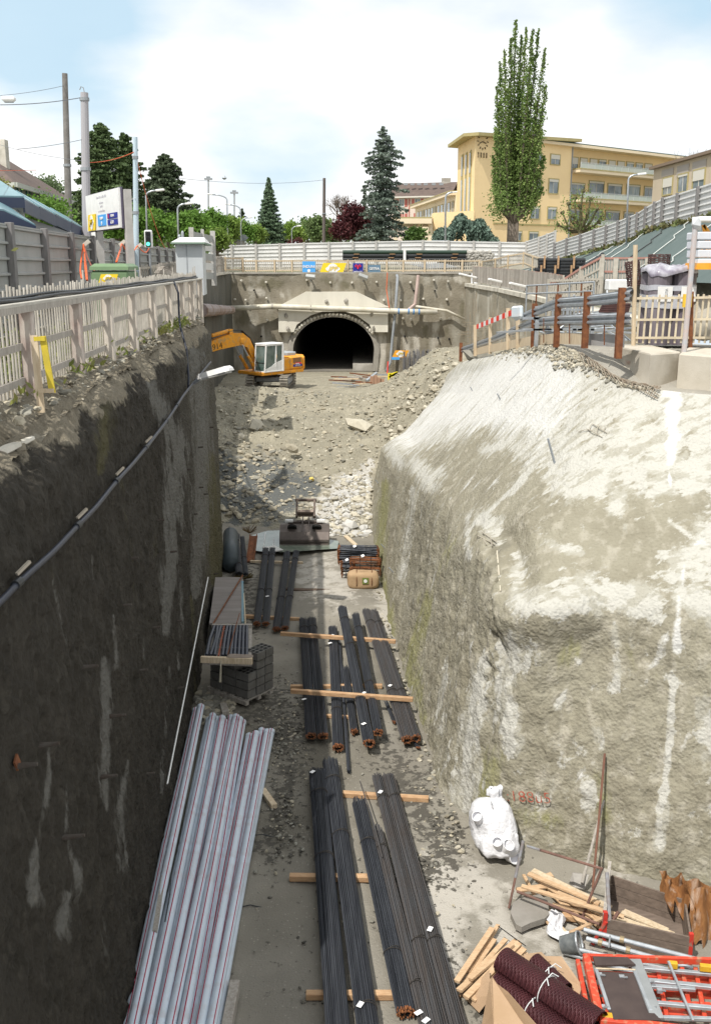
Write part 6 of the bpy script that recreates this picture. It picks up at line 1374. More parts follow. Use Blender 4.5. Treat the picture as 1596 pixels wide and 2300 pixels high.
xs=np.linspace(0,1,40);ys_=np.linspace(0,1,16);X,Y=np.meshgrid(xs,ys_,indexing='ij');L0,L1,L2,L3=fon(1208,2062,.02),fon(1268,2140,.02),fon(1248,2052,.02),fon(1300,2135,.02)
mid=lambda a,b,t:np.array(a)[None]*(1-t[:,None])+np.array(b)[None]*t[:,None]
x_=X.ravel();y_=Y.ravel();P=(1-y_)[:,None]*mid(L0,L1,x_)+y_[:,None]*mid(L2,L3,x_);P[:,2]+=.02+.26*np.abs(fbm(P,6,3,2)-.5)*2*np.sin(PI*y_)**.5+.03;P[:,0]+=.08*np.sin(x_*9)
npmesh('white_cloth',P,gridF(40,16),wb,label='crumpled dirty white cloth trailing from the black bucket',cat='cloth',smooth=False,loc=tuple(c))
def tubeon(lab,a,b,dz0,dz1,r=.03,mat=None,rings=()):
    A_,B_=fon(*a,dz0),fon(*b,dz1);m=MB();m.tube([A_,B_],r,12,cap=True);m.smooth=False
    t_=thing('scaffold_tube',lab,'tube',tuple((A_+B_)/2),group='galvanised scaffold tubes');o=m.build('tube',mat or galv,t_)
    for f in rings:q=A_.lerp(B_,f);d=(B_-A_).normalized();m=MB();m.tube([q-d*.03,q+d*.03],r*1.5,10);m.build('coupler',mk('coupler',(.30,.24,.15),rough=.6,metal=.4),t_)
tubeon('uppermost scaffold tube passing below the crate',(1310,2088),(1640,2175),.42,.40,.035,rings=(.27,))
tubeon('bright scaffold tube beside the bucket, second from the top',(1316,2108),(1640,2200),.36,.34,.036,rings=(.1,.3))
tubeon('flat scaffold tube with a drilled end, third from the top',(1275,2128),(1560,2190),.18,.2,.032)
tubeon('lowest scaffold tube with its open end jutting left',(1262,2138),(1480,2200),.06,.12,.034)
tubeon('short scaffold tube hidden behind the bucket',(1300,2085),(1400,2115),.2,.2,.03)
m=MB();m.tube([fon(1369,2102,.45),fon(1366,2128,.45)],.012,6);m.build('pin',galv,label='small steel pin hooked over the scaffold tubes',cat='pin')
t_=thing('red_frame_stack','red and yellow steel frame stack with grey rails in the bottom right corner','steel frame',tuple(fon(1450,2280)))
zt_=ZF+.55
def rb(n,a,b,w,h,z,mat,zz=None):A_,B_=on(*a,ZF+z),on(*b,ZF+(zz if zz is not None else z));m=MB();m.beam(A_,B_,w,h,bev=.006);m.build(n,mat,t_)
redp2=mk('frame_red_paint',(.62,.075,.035),(.50,.055,.03),scale=4,rough=.45,c3=(.42,.20,.12),s3=3);yel2=mk('frame_yellow_paint',(.62,.38,.03),(.5,.28,.02),scale=6,rough=.5)
rb('red_beam',(1315,2150),(1345,2285),.10,.12,.62,redp2);rb('red_beam',(1296,2160),(1320,2280),.06,.10,.45,redp2)
rb('red_beam',(1310,2150),(1640,2160),.05,.10,.60,redp2);rb('red_beam',(1345,2295),(1640,2330),.10,.14,.60,redp2);rb('yellow_beam',(1350,2288),(1400,2293),.09,.145,.605,yel2)
rb('yellow_beam',(1500,2166),(1520,2168),.07,.09,.645,yel2);rb('yellow_beam',(1570,2172),(1640,2180),.07,.09,.645,yel2)
for v,z in((2190,.5),(2222,.46),(2250,.48),(2272,.45)):rb('red_beam',(1335,v),(1640,v+14),.08,.10,z-.12,redp2)
for u in(1475,1530,1560,1590):rb('red_brace',(u,2175),(u+22,2290),.06,.06,.44,redp2)
for(a,b,w)in(((1410,2172),(1640,2192),.055),((1430,2200),(1640,2222),.07),((1410,2212),(1560,2222),.06),((1440,2250),(1640,2268),.06),((1450,2285),(1640,2290),.05),((1400,2235),(1470,2250),.05)):rb('grey_rail',a,b,w,.05,.56,galv)
rb('grey_plank',(1424,2155),(1475,2287),.17,.03,.66,mk('plank_alu',(.40,.42,.43),(.33,.35,.36),scale=3,rough=.4,metal=.5));rb('steel_bar',(1500,2160),(1555,2292),.035,.035,.70,galv)
dkp=mk('dark_plywood',(.055,.040,.038),(.075,.055,.05),scale=3,rough=.45)
def plate(q,z,mat,nm='dark_panel',th=.03):m=MB();m.prism([on(u,v,ZF+z)for u,v in q],(0,0,th));m.build(nm,mat,t_)
plate([(1342,2186),(1428,2190),(1478,2290),(1370,2290)],.62,dkp);plate([(1330,2152),(1408,2154),(1426,2170),(1336,2172)],.69,dkp);plate([(1372,2276),(1468,2280),(1484,2296),(1376,2293)],.65,dkp)
rb('grey_edge',(1337,2176),(1367,2268),.05,.03,.665,galv);rb('grey_edge',(1424,2182),(1460,2270),.05,.03,.665,galv);rb('grey_edge',(1336,2175),(1426,2178),.02,.02,.675,palewood)
for(u,v)in((1345,2190),(1395,2195),(1455,2205),(1460,2262),(1352,2262),(1480,2225)):m=MB();p=on(u,v,ZF+.64);m.box(p,(.07,.05,.05));m.tube([p,p+Vector((.06,-.05,.04))],.015,6);m.build('clamp',galv,t_)
m=MB();c=fon(1320,2205,.35);m.tube([c,c+Vector((.0,-.02,-.3))],.05,8);m.build('log_end',greywood,label='round wooden block between the red frame and the cardboard',cat='wood block')
cbm=mk('cardboard',(.42,.29,.185),(.37,.25,.15),scale=2,rough=.85)
t_=thing('cardboard_box','torn open brown cardboard box under the maroon mesh rolls','box',tuple(fon(1200,2260)))
def cbq(q,nm='flap'):m=MB();m.prism([on(u,v,ZF+z)for u,v,z in q],(0,.004,.012));m.build(nm,cbm,t_)
cbq([(1080,2310,.05),(1100,2200,.75),(1140,2230,.8),(1210,2310,.5)]);cbq([(1100,2200,.75),(1105,2196,.8),(1180,2310,.62),(1110,2330,.5)])
cbq([(1168,2148,.55),(1260,2150,.45),(1306,2215,.45),(1296,2255,.4),(1240,2200,.45)]);cbq([(1040,2240,.1),(1098,2180,.35),(1102,2240,.35),(1075,2275,.1)]);cbq([(1175,2145,.6),(1215,2140,.5),(1235,2160,.5),(1180,2165,.55)])
mesh_m=mk('maroon_mesh',(.085,.026,.030),(.055,.018,.022),scale=3,rough=.38)
tt_=mesh_m.node_tree;b_=tt_.nodes['Principled BSDF'];
for nodes_ in(0,):
    tcn=tt_.nodes.new('ShaderNodeTexCoord');wv=[]
    for ang in(.7,-.7):
        mpn=tt_.nodes.new('ShaderNodeMapping');mpn.inputs['Rotation'].default_value=(0,ang*.4,ang+.6);tt_.links.new(tcn.outputs['Object'],mpn.inputs[0]);w_=tt_.nodes.new('ShaderNodeTexWave');w_.inputs['Scale'].default_value=9;tt_.links.new(mpn.outputs[0],w_.inputs[0]);wv.append(w_)
    mm_=tt_.nodes.new('ShaderNodeMath');mm_.operation='MAXIMUM';tt_.links.new(wv[0].outputs['Fac'],mm_.inputs[0]);tt_.links.new(wv[1].outputs['Fac'],mm_.inputs[1])
    bp_=tt_.nodes.new('ShaderNodeBump');bp_.inputs['Distance'].default_value=.025;bp_.inputs['Strength'].default_value=1;tt_.links.new(mm_.outputs[0],bp_.inputs['Height']);tt_.links.new(bp_.outputs[0],b_.inputs['Normal'])
def roll(lab,a,b,r,za,zb,turns=2.2,mat=None):
    A_,B_=on(*a,ZF+za),on(*b,ZF+zb);d=(B_-A_).normalized();x=d.cross(Vector((0,0,1))).normalized();y=x.cross(d);n=60;Q=[]
    for i in range(n):t=i/(n-1)*turns*2*PI;rr=r*(1-.16*(i/(n-1))*turns/2);o=(x*math.cos(t)+y*math.sin(t))*rr;Q.append([tuple(A_+o),tuple(A_.lerp(B_,.33)+o),tuple(A_.lerp(B_,.66)+o),tuple(B_+o)])
    t_=thing('mesh_roll',lab,'mesh roll',tuple((A_+B_)/2),group='maroon plastic mesh rolls');npmesh('roll',np.array(Q).reshape(-1,3),gridF(n,4),mat or mesh_m,t_)
    c=A_.lerp(B_,.48);m=MB();m.tube([c+(x*math.cos(q)+y*math.sin(q))*(r+.008)for q in np.linspace(0,2*PI,20)],.008,5);m.tube([c+y*(r+.01),c+y*(r+.06)+x*.07+d*.03,c+y*(r+.01)+x*.12+d*.1],.008,5);m.tube([c+y*(r+.01),c+y*(r+.03)-x*.09,c+y*(r-.02)-x*.15+d*.06],.008,5)
    m.build('string',mk('white_string',(.6,.62,.62),rough=.7),t_)
roll('thick maroon mesh roll on top, tied with white string',(1128,2158),(1345,2305),.20,.66,.62)
roll('maroon mesh roll below the top one, spreading towards the bottom edge',(1118,2205),(1290,2345),.18,.42,.40)
roll('dark maroon dimpled mesh roll tucked behind the top roll',(1200,2158),(1270,2225),.12,.55,.5)
for k,(a,b,dz,w)in enumerate([((1105,2085),(1025,2205),.16,.09),((1118,2078),(1050,2185),.08,.06),((1160,2112),(1030,2225),.22,.10),((1165,2118),(1045,2240),.26,.09),((1150,2122),(1055,2200),.3,.07),((1175,2130),(1060,2245),.2,.10),((1180,2140),(1075,2250),.12,.08),((1135,2110),(1040,2215),.12,.07),((1110,2110),(1035,2220),.06,.07),((1178,2145),(1090,2225),.05,.07)]):
    A_,B_=fon(*a,dz+.02),fon(*b,dz*.9+.02);m=MB();m.beam(A_,B_,w,.035,up=(random.uniform(-.3,.3),0,1));m.build('batten',fw2,label=['outermost pale batten of the bottom kindling stack, to the left','short batten second from the left in the bottom stack','long batten in the middle of the bottom stack','batten with a knot lying right of the middle in the bottom stack','top batten of the bottom stack','broad batten beside the cardboard in the bottom stack','batten touching the maroon rolls','batten hidden under the middle ones of the bottom stack','low batten at the left foot of the bottom stack','lowest batten next to the cardboard flap'][k],cat='batten',group='battens stacked beside the cardboard box')
m=MB()
for k in range(26):
    p=fon(1030+random.uniform(0,55),2225+random.uniform(0,28),.05);m.beam(p,p+Vector((.10,.22,.04)),.035,.035)
m.build('stick_ends',mk('cut_ends',(.16,.10,.07),(.3,.2,.12),scale=9,rough=.9,island=.3),label='dark row of cut stick ends below the batten stack',cat='sticks',kind='stuff')
m=MB();m.tube([fon(1118,2080,.3),fon(1145,2100,.3),fon(1180,2125,.3)],.007,4);m.build('tie_wire',darkm,label='thin dark wire across the batten stack',cat='wire')
# ============================================================ RIGHT SIDE, TOP
bconc=mk('block_concrete',(.52,.48,.41),(.45,.41,.34),scale=2,rough=.9,bump=.25,bscale=30,c3=(.38,.34,.27))
def block(lab,tops,zt,zb):
    m=MB();P_=[on(u,v,zt)for u,v in tops];c=sum(P_,Vector())/4
    ins=[p+(c-p).normalized()*.03 for p in P_];vs=[Vector((p.x,p.y,zb))for p in P_]+[p-Vector((0,0,.03))for p in P_]+ins
    m.add(vs,[(3,2,1,0)]+[(i,(i+1)%4,4+(i+1)%4,4+i)for i in range(4)]+[(4+i,4+(i+1)%4,8+(i+1)%4,8+i)for i in range(4)]+[(8,9,10,11)])
    o=m.build('concrete_block',bconc,label=lab,cat='concrete block',group='large concrete blocks on the edge of the bank');return P_
P1_=block('large pale concrete block turned corner-on at the end of the guard rail',[(1380,776),(1460,795),(1527,790),(1455,774)],-.15,-.95)
P2_=block('large pale concrete block at the right edge of the photo under the picket fence',[(1524,794),(1680,806),(1680,784),(1545,780)],-.15,-1.05)
m=MB();a=P1_[0].lerp(P1_[1],.42)
dn=(P1_[1]-P1_[0]).cross(Vector((0,0,1))).normalized()
if dn.y>0:dn=-dn
bl=[o for o in COL.objects if o.name.startswith('concrete_block')and o.parent is None][0]
text('LHM',.14,frame(a+dn*.012-Vector((0,0,.30)),(P1_[1]-P1_[0]),dn),mk('faded_pink',(.50,.33,.26),rough=.9),'spray_marking',bl,depth=.003,bold=-.002)
gr=thing('guard_rail','double steel guard rail on rusty posts along the top of the ramp','guard rail',tuple(at(1311,776,22.6)))
GP=[(1387,646,799,20.8),(1311,655,776,22.6),(1247,661,774,25.2),(1195,682,776,28.3),(1032,770,806,43.5)]
for(u,v0,v1,y)in GP:
    a,b=at(u,v0,y),at(u,v1+6,y);m=MB();w=.13
    m.box(((a.x+b.x)/2,y,(a.z+b.z)/2),(.02,.14,a.z-b.z));m.box(((a.x+b.x)/2+.04,y-.065,(a.z+b.z)/2),(.13,.012,a.z-b.z));m.box(((a.x+b.x)/2+.04,y+.065,(a.z+b.z)/2),(.13,.012,a.z-b.z));m.build('post',rust,gr)
def wbeam(pts,hpx,parent,name='rail'):
    P_=[at(u,v,y)+Vector((.06,.12,0))for u,v,y in pts];prof=[(-.125,0),(-.105,.0),(-.08,-.05),(-.04,-.05),(-.015,0),(.015,0),(.04,-.05),(.08,-.05),(.105,0),(.125,0)];V_=[]
    for i,p in enumerate(P_):
        d=(P_[min(i+1,len(P_)-1)]-P_[max(i-1,0)]).normalized();n=Vector((d.y,-d.x,0)).normalized()
        if n.y>0:n=-n
        for z,o in prof:V_.append(p+n*(-o)+Vector((0,0,z)))
    m=MB();k=len(prof);m.add(V_,[(i*k+j,i*k+j+1,(i+1)*k+j+1,(i+1)*k+j)for i in range(len(P_)-1)for j in range(k-1)]);m.build(name,galv,parent)
wbeam([(1414,664,20.5),(1387,668,20.8),(1311,677,22.6),(1247,681,25.2),(1195,702,28.3),(1168,714,30)],24,gr)
wbeam([(1414,716,20.5),(1387,716,20.8),(1311,719,22.6),(1247,720,25.2),(1195,724,28.3),(1139,747,32.3),(1100,764,36),(1066,776,39.5),(1030,788,44)],24,gr)
m=MB();a,b=at(1172,700,29.6),at(1150,702,30.2);m.beam(a,b,.12,.36,bev=.05);m.beam(a+Vector((0,0,-.1)),b+Vector((.1,0,-.16)),.13,.18,bev=.05);m.build('wrapped_end',mk('wrap_pale_blue',(.52,.60,.66),rough=.5,c2=(.6,.62,.63)),gr)
t_=thing('plank_kerb','low pale board set along the top of the bank under the guard rail','kerb',tuple(at(1250,770,25)))
KP=[(1405,768,20.9),(1311,763,23),(1250,762,25.4),(1200,766,28.4),(1139,777,32.5),(1100,784,36),(1066,792,39.5)]
for i in range(len(KP)-1):m=MB();m.beam(at(*KP[i])+Vector((0,.2,0)),at(*KP[i+1])+Vector((0,.2,0)),.04,.26);m.build('board',palewood if i else mk('grey_board',(.36,.35,.34),(.3,.29,.28),rough=.8),t_)
br=thing('striped_barrier','red and white striped barrier board on pale wooden stakes at the ramp edge','barrier',tuple(at(1100,790,36)))
for(u,v0,v1,y)in((1066,730,800,39),(1100,713,795,36),(1140,692,786,32.3),(1162,715,785,30.6)):a,b=at(u,v0,y),at(u,v1,y);m=MB();m.beam(b,a,.12,.05,up=(0,1,0));m.build('stake',palewood,br)
a,b=at(1070,734,38.8),at(1164,696,30.5)
for k in range(15):m=MB();m.beam(a.lerp(b,k/15),a.lerp(b,(k+1)/15),.025,.17);m.build('stripe',mk('signal_red',(.72,.05,.03),rough=.5)if k%2==0 else whitep,br)
for(u,v0,v1,y)in((1356,720,775,21.7),(1278,722,772,24),(1220,715,770,26.5)):m=MB();m.tube([at(u,v0,y),at(u,v1,y)],.014,5);m.build('rod',rust,label='thin rusty rod standing at the guard rail, %s'%{1356:'nearest of three',1278:'middle of three',1220:'farthest of three'}[u],cat='rod')
RP=[(at(1422,774,22.7)),at(1486,774,22.6),at(1550,774,22.4),at(1640,774,22)]
t_=thing('picket_fence','pale wooden picket fence on the two large concrete blocks at the right','fence',tuple(RP[0]))
fp2=mk('bright_picket',(.58,.51,.38),(.48,.41,.30),scale=4,rough=.8,island=.12)
for(a,b)in((RP[0],RP[2]),(RP[2],RP[3])):
    n=int((b-a).length/.14);m=MB()
    for k in range(n+1):q=a.lerp(b,(k+.5)/(n+1));m.beam(q+Vector((.0,.03,.03)),q+Vector((.02,.03,1.08+random.uniform(-.03,.03))),.042,.02,up=(0,1,0))
    m.build('picket_panel',fp2,t_)
    for z in(1.02,.55,.15):m=MB();m.beam(a+Vector((0,0,z)),b+Vector((0,0,z)),.03,.05);m.build('rail',fp2,t_)
m=MB();a=RP[0];m.tube([a-Vector((0,0,.2)),at(1426,550,a.y)],.05,8);m.build('post',palewood,t_)
m=MB();a=RP[2];m.beam(a-Vector((0,0,.2)),at(1552,655,a.y),.09,.07);m.build('post',rust,t_)
m=MB();a=at(1545,660,21);m.tube([Vector((a.x,21,-.3)),at(1561,498,21)],.055,10);m.build('grey_post',mk('post_grey_blue',(.42,.43,.45),(.5,.4,.36),scale=4,rough=.6),label='tall grey post with tape rising beside the wrapped rolls',cat='post')
m=MB();a=at(1562,502,21);m.rock(a,.16,(1,.8,1.2));m.build('tape_wrap',mk('tape_pale',(.62,.64,.66),rough=.6),label='pale tape knot round the top of the tall grey post',cat='tape')
t_=thing('wrapped_rolls','pallet of tall dark rolls wrapped in clear plastic film behind the picket fence','pallet',tuple(at(1492,765,23)))
rl=mk('roll_dark',(.12,.10,.12),(.20,.18,.20),scale=2,rough=.3,stretch=(3,3,.3));film=mk('plastic_film',(.50,.52,.56),(.38,.38,.42),scale=2.5,rough=.15,spec=.8,bump=.8,bscale=5,bstretch=(2,2,.5))
c0=at(1492,762,24);zt_=at(1492,600,24).z
for(dx,dy)in((-.30,-.28),(.26,-.28),(-.30,.28),(.26,.28)):m=MB();m.tube([(c0.x+dx,24+dy,c0.z-.1),(c0.x+dx,24+dy,zt_-.12)],.275,18);m.smooth=False;m.build('roll',rl,t_)
ang=np.linspace(0,2*PI,60,endpoint=False);A=[]
for zz,s in((zt_-.16,1.0),(zt_-.12,1.01),(zt_-.07,1.0),(zt_-.02,.93),(zt_+.02,.6),(zt_-.02,.1)):
    A.append([(c0.x-.02+s*.60*math.copysign(abs(math.cos(q))**.6,math.cos(q)),24+s*.60*math.copysign(abs(math.sin(q))**.6,math.sin(q)),zz+.06*math.sin(q*3+s*5)+.03*math.sin(q*8))for q in list(ang)+[0]])
A=np.array(A);npmesh('top_film',A.reshape(-1,3),gridF(6,61),mk('film_white',(.50,.50,.54),(.22,.20,.25),scale=3,rough=.2,bump=.8,bscale=6),t_)
for z0,z1 in((-.40,-.52),(-.62,-.92)):
    A=np.array([[(c0.x-.02+.585*math.copysign(abs(math.cos(q))**.55,math.cos(q)),24+.585*math.copysign(abs(math.sin(q))**.55,math.sin(q)),zt_+zz+.01*math.sin(q*5))for q in list(ang)+[0]]for zz in(z0,z1)]);npmesh('film_band',A.reshape(-1,3),gridF(2,61),film,t_)
for dx in(-.26,.28):m=MB();m.box((c0.x+dx,24-.60,zt_-.60),(.34,.012,.34));m.build('label',whitep,t_);text('DELTA',.085,frame((c0.x+dx+.03,24-.62,zt_-.6),(0,0,1),(0,-1,0),up=(-1,0,0)),steelgrey,'lettering',t_,depth=.003)
coil=mk('coil_maroon',(.10,.05,.045),(.06,.035,.035),scale=9,rough=.7)
def coils(lab,c,r,n,dz,tilt=0):
    t_=thing('mesh_coil',lab,'mesh coil',tuple(c));R=Matrix.Rotation(tilt,3,'Y')
    for k in range(n):m=MB();rr=r*random.uniform(.95,1.04);m.tube([Vector(c)+R@Vector((rr*math.cos(q),rr*math.sin(q),k*dz+.012*math.sin(q*9+k*2)))for q in np.linspace(0,2*PI,26)],.016,4,cap=False);m.build('hoop',coil,t_)
    for q in np.linspace(0,2*PI,15)[:-1]:m=MB();m.tube([Vector(c)+R@Vector((r*math.cos(q),r*math.sin(q),z))for z in(0,(n-1)*dz)],.012,4);m.build('strand',coil,t_)
c=at(1478,597,26.3);coils('coil of dark maroon mesh seen above the wrapped rolls',c,.27,7,.045)
c=at(1424,640,25.5);coils('tall coil of dark mesh leaning beside the round wooden post',c,.17,12,.052,-.18)
m=MB();c=at(1378,692,24.5);t_=thing('mesh_stack','flat pile of dark maroon mesh seen through the guard rail','mesh',tuple(c))
for k in range(5):m=MB();m.tube([c+Vector((-.36+.02*k,.0,-.08+k*.045)),c+Vector((.36+.01*k,.05,-.10+k*.045))],.035,7);m.build('mesh_strip',coil,t_)
t_=thing('panel_stack','stack of thick white insulation boards at the right edge above the fence','boards',tuple(at(1590,600,23)))
for k in range(4):m=MB();a=at(1563,530+k*20,23);m.box((a.x+1.0,23.3,a.z),(2.0,.8,.17),bev=.02);m.build('panel',mk('board_white',(.60,.62,.66),(.52,.54,.58),scale=1,rough=.6),t_)
m=MB();a=at(1563,598,22.8);m.box((a.x+1.0,23.2,a.z),(2.0,.8,.14));m.build('orange_beam',orange,label='orange steel beam lying under the white board stack',cat='beam')
t_=thing('machine_boom','orange lattice arm of a machine cut off by the right edge','machine',tuple(at(1590,560,30)))
for a,b in(((1578,505),(1590,560)),((1600,520),(1576,566)),((1574,562),(1610,556)),((1578,506),(1604,540))):m=MB();m.beam(at(*a,30),at(*b,30),.10,.08);m.build('arm_bar',orange,t_)
m=MB();a=at(1590,497,30);m.box(a+Vector((.1,0,.05)),(.9,.5,.16),bev=.04);m.build('white_cover',whitep,t_)
pillow('pale_sack',at(1585,718,23.6),(.95,.7,1.05),mk('sack_pale',(.45,.42,.36),(.30,.28,.24),scale=2,rough=.8),None,.1,pw=.8,seed=31,label='large pale bulging sack behind the right picket fence',cat='sack',loc=tuple(at(1585,770,23.6)))
m=MB();a=at(1541,690,22.3);m.tube([a,a+Vector((0,0,.28))],.10,12);m.build('yellow_can',mk('yellow_can',(.7,.45,.05),rough=.5),label='yellow can between the wrapped rolls and the pale sack',cat='can')
m=MB();a=at(1388,640,27);m.box(a,(.62,.5,.28),bev=.03);m.build('white_crate',whitep,label='white box behind the upper guard rail beside the mesh coil',cat='box')
m=MB();a=at(1400,655,22.5);m.tube([a+Vector((-.05,0,-.05)),a+Vector((.2,.2,.02))],.08,12);m.build('black_hose_end',black,label='black rubber tube end beside the tall round post',cat='tube')
t_=thing('scaffold_rack','jumbled grey scaffold parts stacked behind the guard rail','scaffold parts',tuple(at(1260,750,29)))
for k in range(34):
    u=random.uniform(1195,1380);v=random.uniform(690,752)if random.random()<.5 else random.uniform(735,752);y=random.uniform(26.5,31);a=at(u,v,y)
    if a.z<-1.1:a.z=-1.0
    b=a+Vector((random.uniform(-1.2,1.2),random.uniform(-.4,.4),random.uniform(-.25,.25)*(1 if k%3 else 2.5)));m=MB();m.tube([a,b],.028,6)if k%2 else m.beam(a,b,.07,.05);m.build('scaffold_piece',galv if k%4 else steelgrey,t_)
for u in(1205,1230,1290,1330):m=MB();a=at(u,715,27.5);m.box(a+Vector((0,0,-.35)),(.10,.1,.8));m.box(a,(.8,.1,.06));m.box(a-Vector((0,0,.3)),(.8,.1,.05));m.build('rack',galv,t_)
m=MB();
for k in range(9):a=at(1240+k*8,704,28.5);m.box(a,(.05,.05,.4))
m.box(at(1272,696,28.5),(1.0,.06,.05));m.box(at(1272,712,28.5),(1.0,.06,.05));m.build('grey_grid',galv,t_)
def zf(y):return float(np.interp(y,[33,46,58,70,85],[-.45,-.45,-.2,-.05,.05]))
redrail=mk('pink_rail',(.42,.22,.18),(.34,.19,.16),scale=3,rough=.8)
ys2=[83,79,75,71,67,63,59,56,53];pts=[(float(np.interp(y,[46,58,85],[10.75,10.4,9.25]))+.15,y)for y in ys2]
pickets('','weathered wooden fence with a pinkish top rail on the side wall at the right',pts,[zf(y)+.1 for y in ys2],1.25,'all',greywood,fence_pale,sp=.16,w=.11,railm=redrail,side=-1,rails=(.97,.5))
st=[(1232,640,53),(1262,633,51.5),(1300,610,50),(1349,585,48.5)]
P_=[at(u,v+45,y)for u,v,y in st]
t_=thing('stair_fence','wooden picket railing with a pinkish rail climbing the steps on the right','fence',tuple(P_[0]))
for a,b in zip(P_[:-1],P_[1:]):
    n=int((b-a).length/.2);m=MB()
    for k in range(n):q=a.lerp(b,k/n);m.beam(q+Vector((0,0,-.1)),q+Vector((0,0,1.15)),.07,.03,up=(0,1,0))
    m.build('picket_panel',fence_pale,t_)
    for z,mt in((1.1,redrail),(.6,fence_pale),(.1,fence_pale)):m=MB();m.beam(a+Vector((0,-.06,z)),b+Vector((0,-.06,z)),.06,.1);m.build('rail',mt,t_)
for p in P_:m=MB();m.beam(p-Vector((0,.05,.9)),p+Vector((0,-.05,1.2)),.14,.1,up=(0,1,0));m.build('post',fence_pale,t_)
seg=[(1349,48.5),(1380,48.3),(1412,48.1),(1450,47.9),(1490,47.7),(1550,47.4)];q=[at(u,630,y)for u,y in seg]
pickets('','grey wooden wall of close boards with pale posts above the steps',[(p.x,p.y)for p in q],[p.z-.0 for p in q],1.02,'all',greywood,fence_pale,sp=.12,w=.10,pw=.22,railm=redrail,rails=(1.0,.4),side=1)
m=MB();a,b=at(1340,640,48.8),at(1560,640,47.8);m.prism([a+Vector((0,0,.2)),b+Vector((0,0,.2)),b-Vector((0,0,1.6)),a-Vector((0,0,1.6))],(0,.3,0));m.build('retaining_wall',conc,label='low concrete wall carrying the close boarded fence on the right',cat='wall')
q=[at(u,672,y)for u,y in((1232,52),(1290,49),(1350,46.5))]
pickets('','lower picket fence at the foot of the steps behind the scaffold parts',[(p.x,p.y)for p in q],[p.z for p in q],1.0,'all',fence_pale,fence_pale,sp=.28,w=.07)
q=[at(u,698,y)for u,y in((1180,46),(1250,43),(1330,40))]
t_=thing('handrail','grey steel handrail running behind the guard rail towards the steps','railing',tuple(q[0]));
for z in(.75,1.1):m=MB();m.tube([p+Vector((0,0,z))for p in q],.04,6);m.build('rail',galv,t_)
for f in range(7):p=q[0].lerp(q[2],f/6);m=MB();m.tube([p-Vector((0,0,.2)),p+Vector((0,0,1.1))],.035,6);m.build('post',rust if f%2 else galv,t_)
t_=thing('pipe_stack','strapped double stack of short black pipes on timbers below the green sheeting','pipes',tuple(at(1255,622,60)))
for tier,(v0,u0,u1)in enumerate(((620,1200,1290),(599,1208,1296))):
    for r_ in range(3):
        for k in range(4):
            a=at(u0,v0-r_*6.6,60+k*.36);b=at(u1+k*5+random.uniform(0,4),v0-r_*6.6,60+k*.36);m=MB();m.ring([a,b],.16,.13,12);m.build('pipe',black,t_)
    for f in(.15,.5,.9):m=MB();a=at(lerp(u0,u1,f),v0+4,59.7);m.beam(a,a+Vector((0,0,.72)),.10,.06,up=(0,1,0));m.build('batten',freshwood,t_)
for k in range(4):
    m=MB();a,b=at(1300+k*13,606-k*6,60),at(1322+k*10,594-k*7,60.5);m.ring([a,b],.17,.13,12);m.build('black_pipe',black,label='loose black pipe leaning by the pipe stack, %s from the left'%['first','second','third','fourth'][k],cat='pipe',group='loose black pipes beside the stack')
t_=thing('steel_mesh','bent steel reinforcing mesh lying over the gravel edge beside the concrete block','mesh',tuple(rwall(1350,830)[0]))
e1=[(1290,800),(1340,815),(1385,838),(1430,862),(1470,884)];e2=[(1305,790),(1362,800),(1405,822),(1450,850),(1485,868)];e0=[(1330,830),(1365,850),(1410,870),(1450,886),(1478,900)]
def rw2(p):q,n=rwall(*p);return q+n*.05+Vector((0,0,.04))
mm_=mk('mesh_wire',(.34,.31,.25),(.24,.18,.13),scale=9,rough=.7)
for f in np.linspace(0,1,6):
    m=MB();m.tube([rw2((lerp(a[0],c[0],f),lerp(a[1],c[1],f)))+Vector((0,0,.03*math.sin(f*7+i)))for i,(a,c)in enumerate(zip(e2,e0))],.011,4);m.build('long_wire',mm_,t_)
for k in range(20):
    s=k/19*3.99;i=int(s);f=s-i;a=(lerp(e2[i][0],e2[i+1][0],f),lerp(e2[i][1],e2[i+1][1],f));b=(lerp(e0[i][0],e0[i+1][0],f)-12,lerp(e0[i][1],e0[i+1][1],f));m=MB();m.tube([rw2(a),(rw2(a)+rw2(b))/2+Vector((0,0,.05)),rw2(b)],.010,4);m.build('cross_wire',mm_,t_)
m=MB();
for k in range(1500):
    u=random.triangular(1100,1470,1350);vt_=np.interp(u,[1100,1200,1250,1310,1380,1470],[790,778,776,778,805,868]);v=vt_+abs(random.gauss(0,9 if u<1240 or u>1400 else 22));q,n=rwall(u,v);m.cur=k%3;m.rock(q+n*.01,random.uniform(.02,.085),(1,1,.7))
for k in range(200):
    q=at(random.uniform(1430,1600),800,1);y=random.uniform(22.2,23.5);m.rock((q.x*y,y,-.32),random.uniform(.02,.06))
m.build('gravel_spill',[st1,st2,st3],kind='stuff',label='grey gravel spilling over the bank edge below the guard rail',cat='gravel')
m=MB()
for k in range(500):
    y=random.uniform(39,50);f=random.random();x=lerp(1.4,5.0,f);z=max(pz(x,y),-8);m.cur=k%2;m.rock((x,y,z+.03),.04+.2*random.random()**3,(1,1,.7))
m.build('slope_stones',[st1,st2],kind='stuff',label='stones scattered on the steep earth right of the mound',cat='rubble')
t_=thing('material_pile','low pile of boards, rods and brown posts lying at the right of the tunnel floor','pile',tuple(at(820,855,74)))
for k in range(26):y=random.uniform(70,78);a=at(random.uniform(788,845),850,y);a.z=pz(a.x,y)+random.uniform(.05,.4);m=MB();m.beam(a,a+Vector((random.uniform(-2.5,2.5),random.uniform(-.4,.4),random.uniform(-.1,.2))),.14,.08);m.build('board',(greywood,rust,steelgrey,palewood)[k%4],t_)
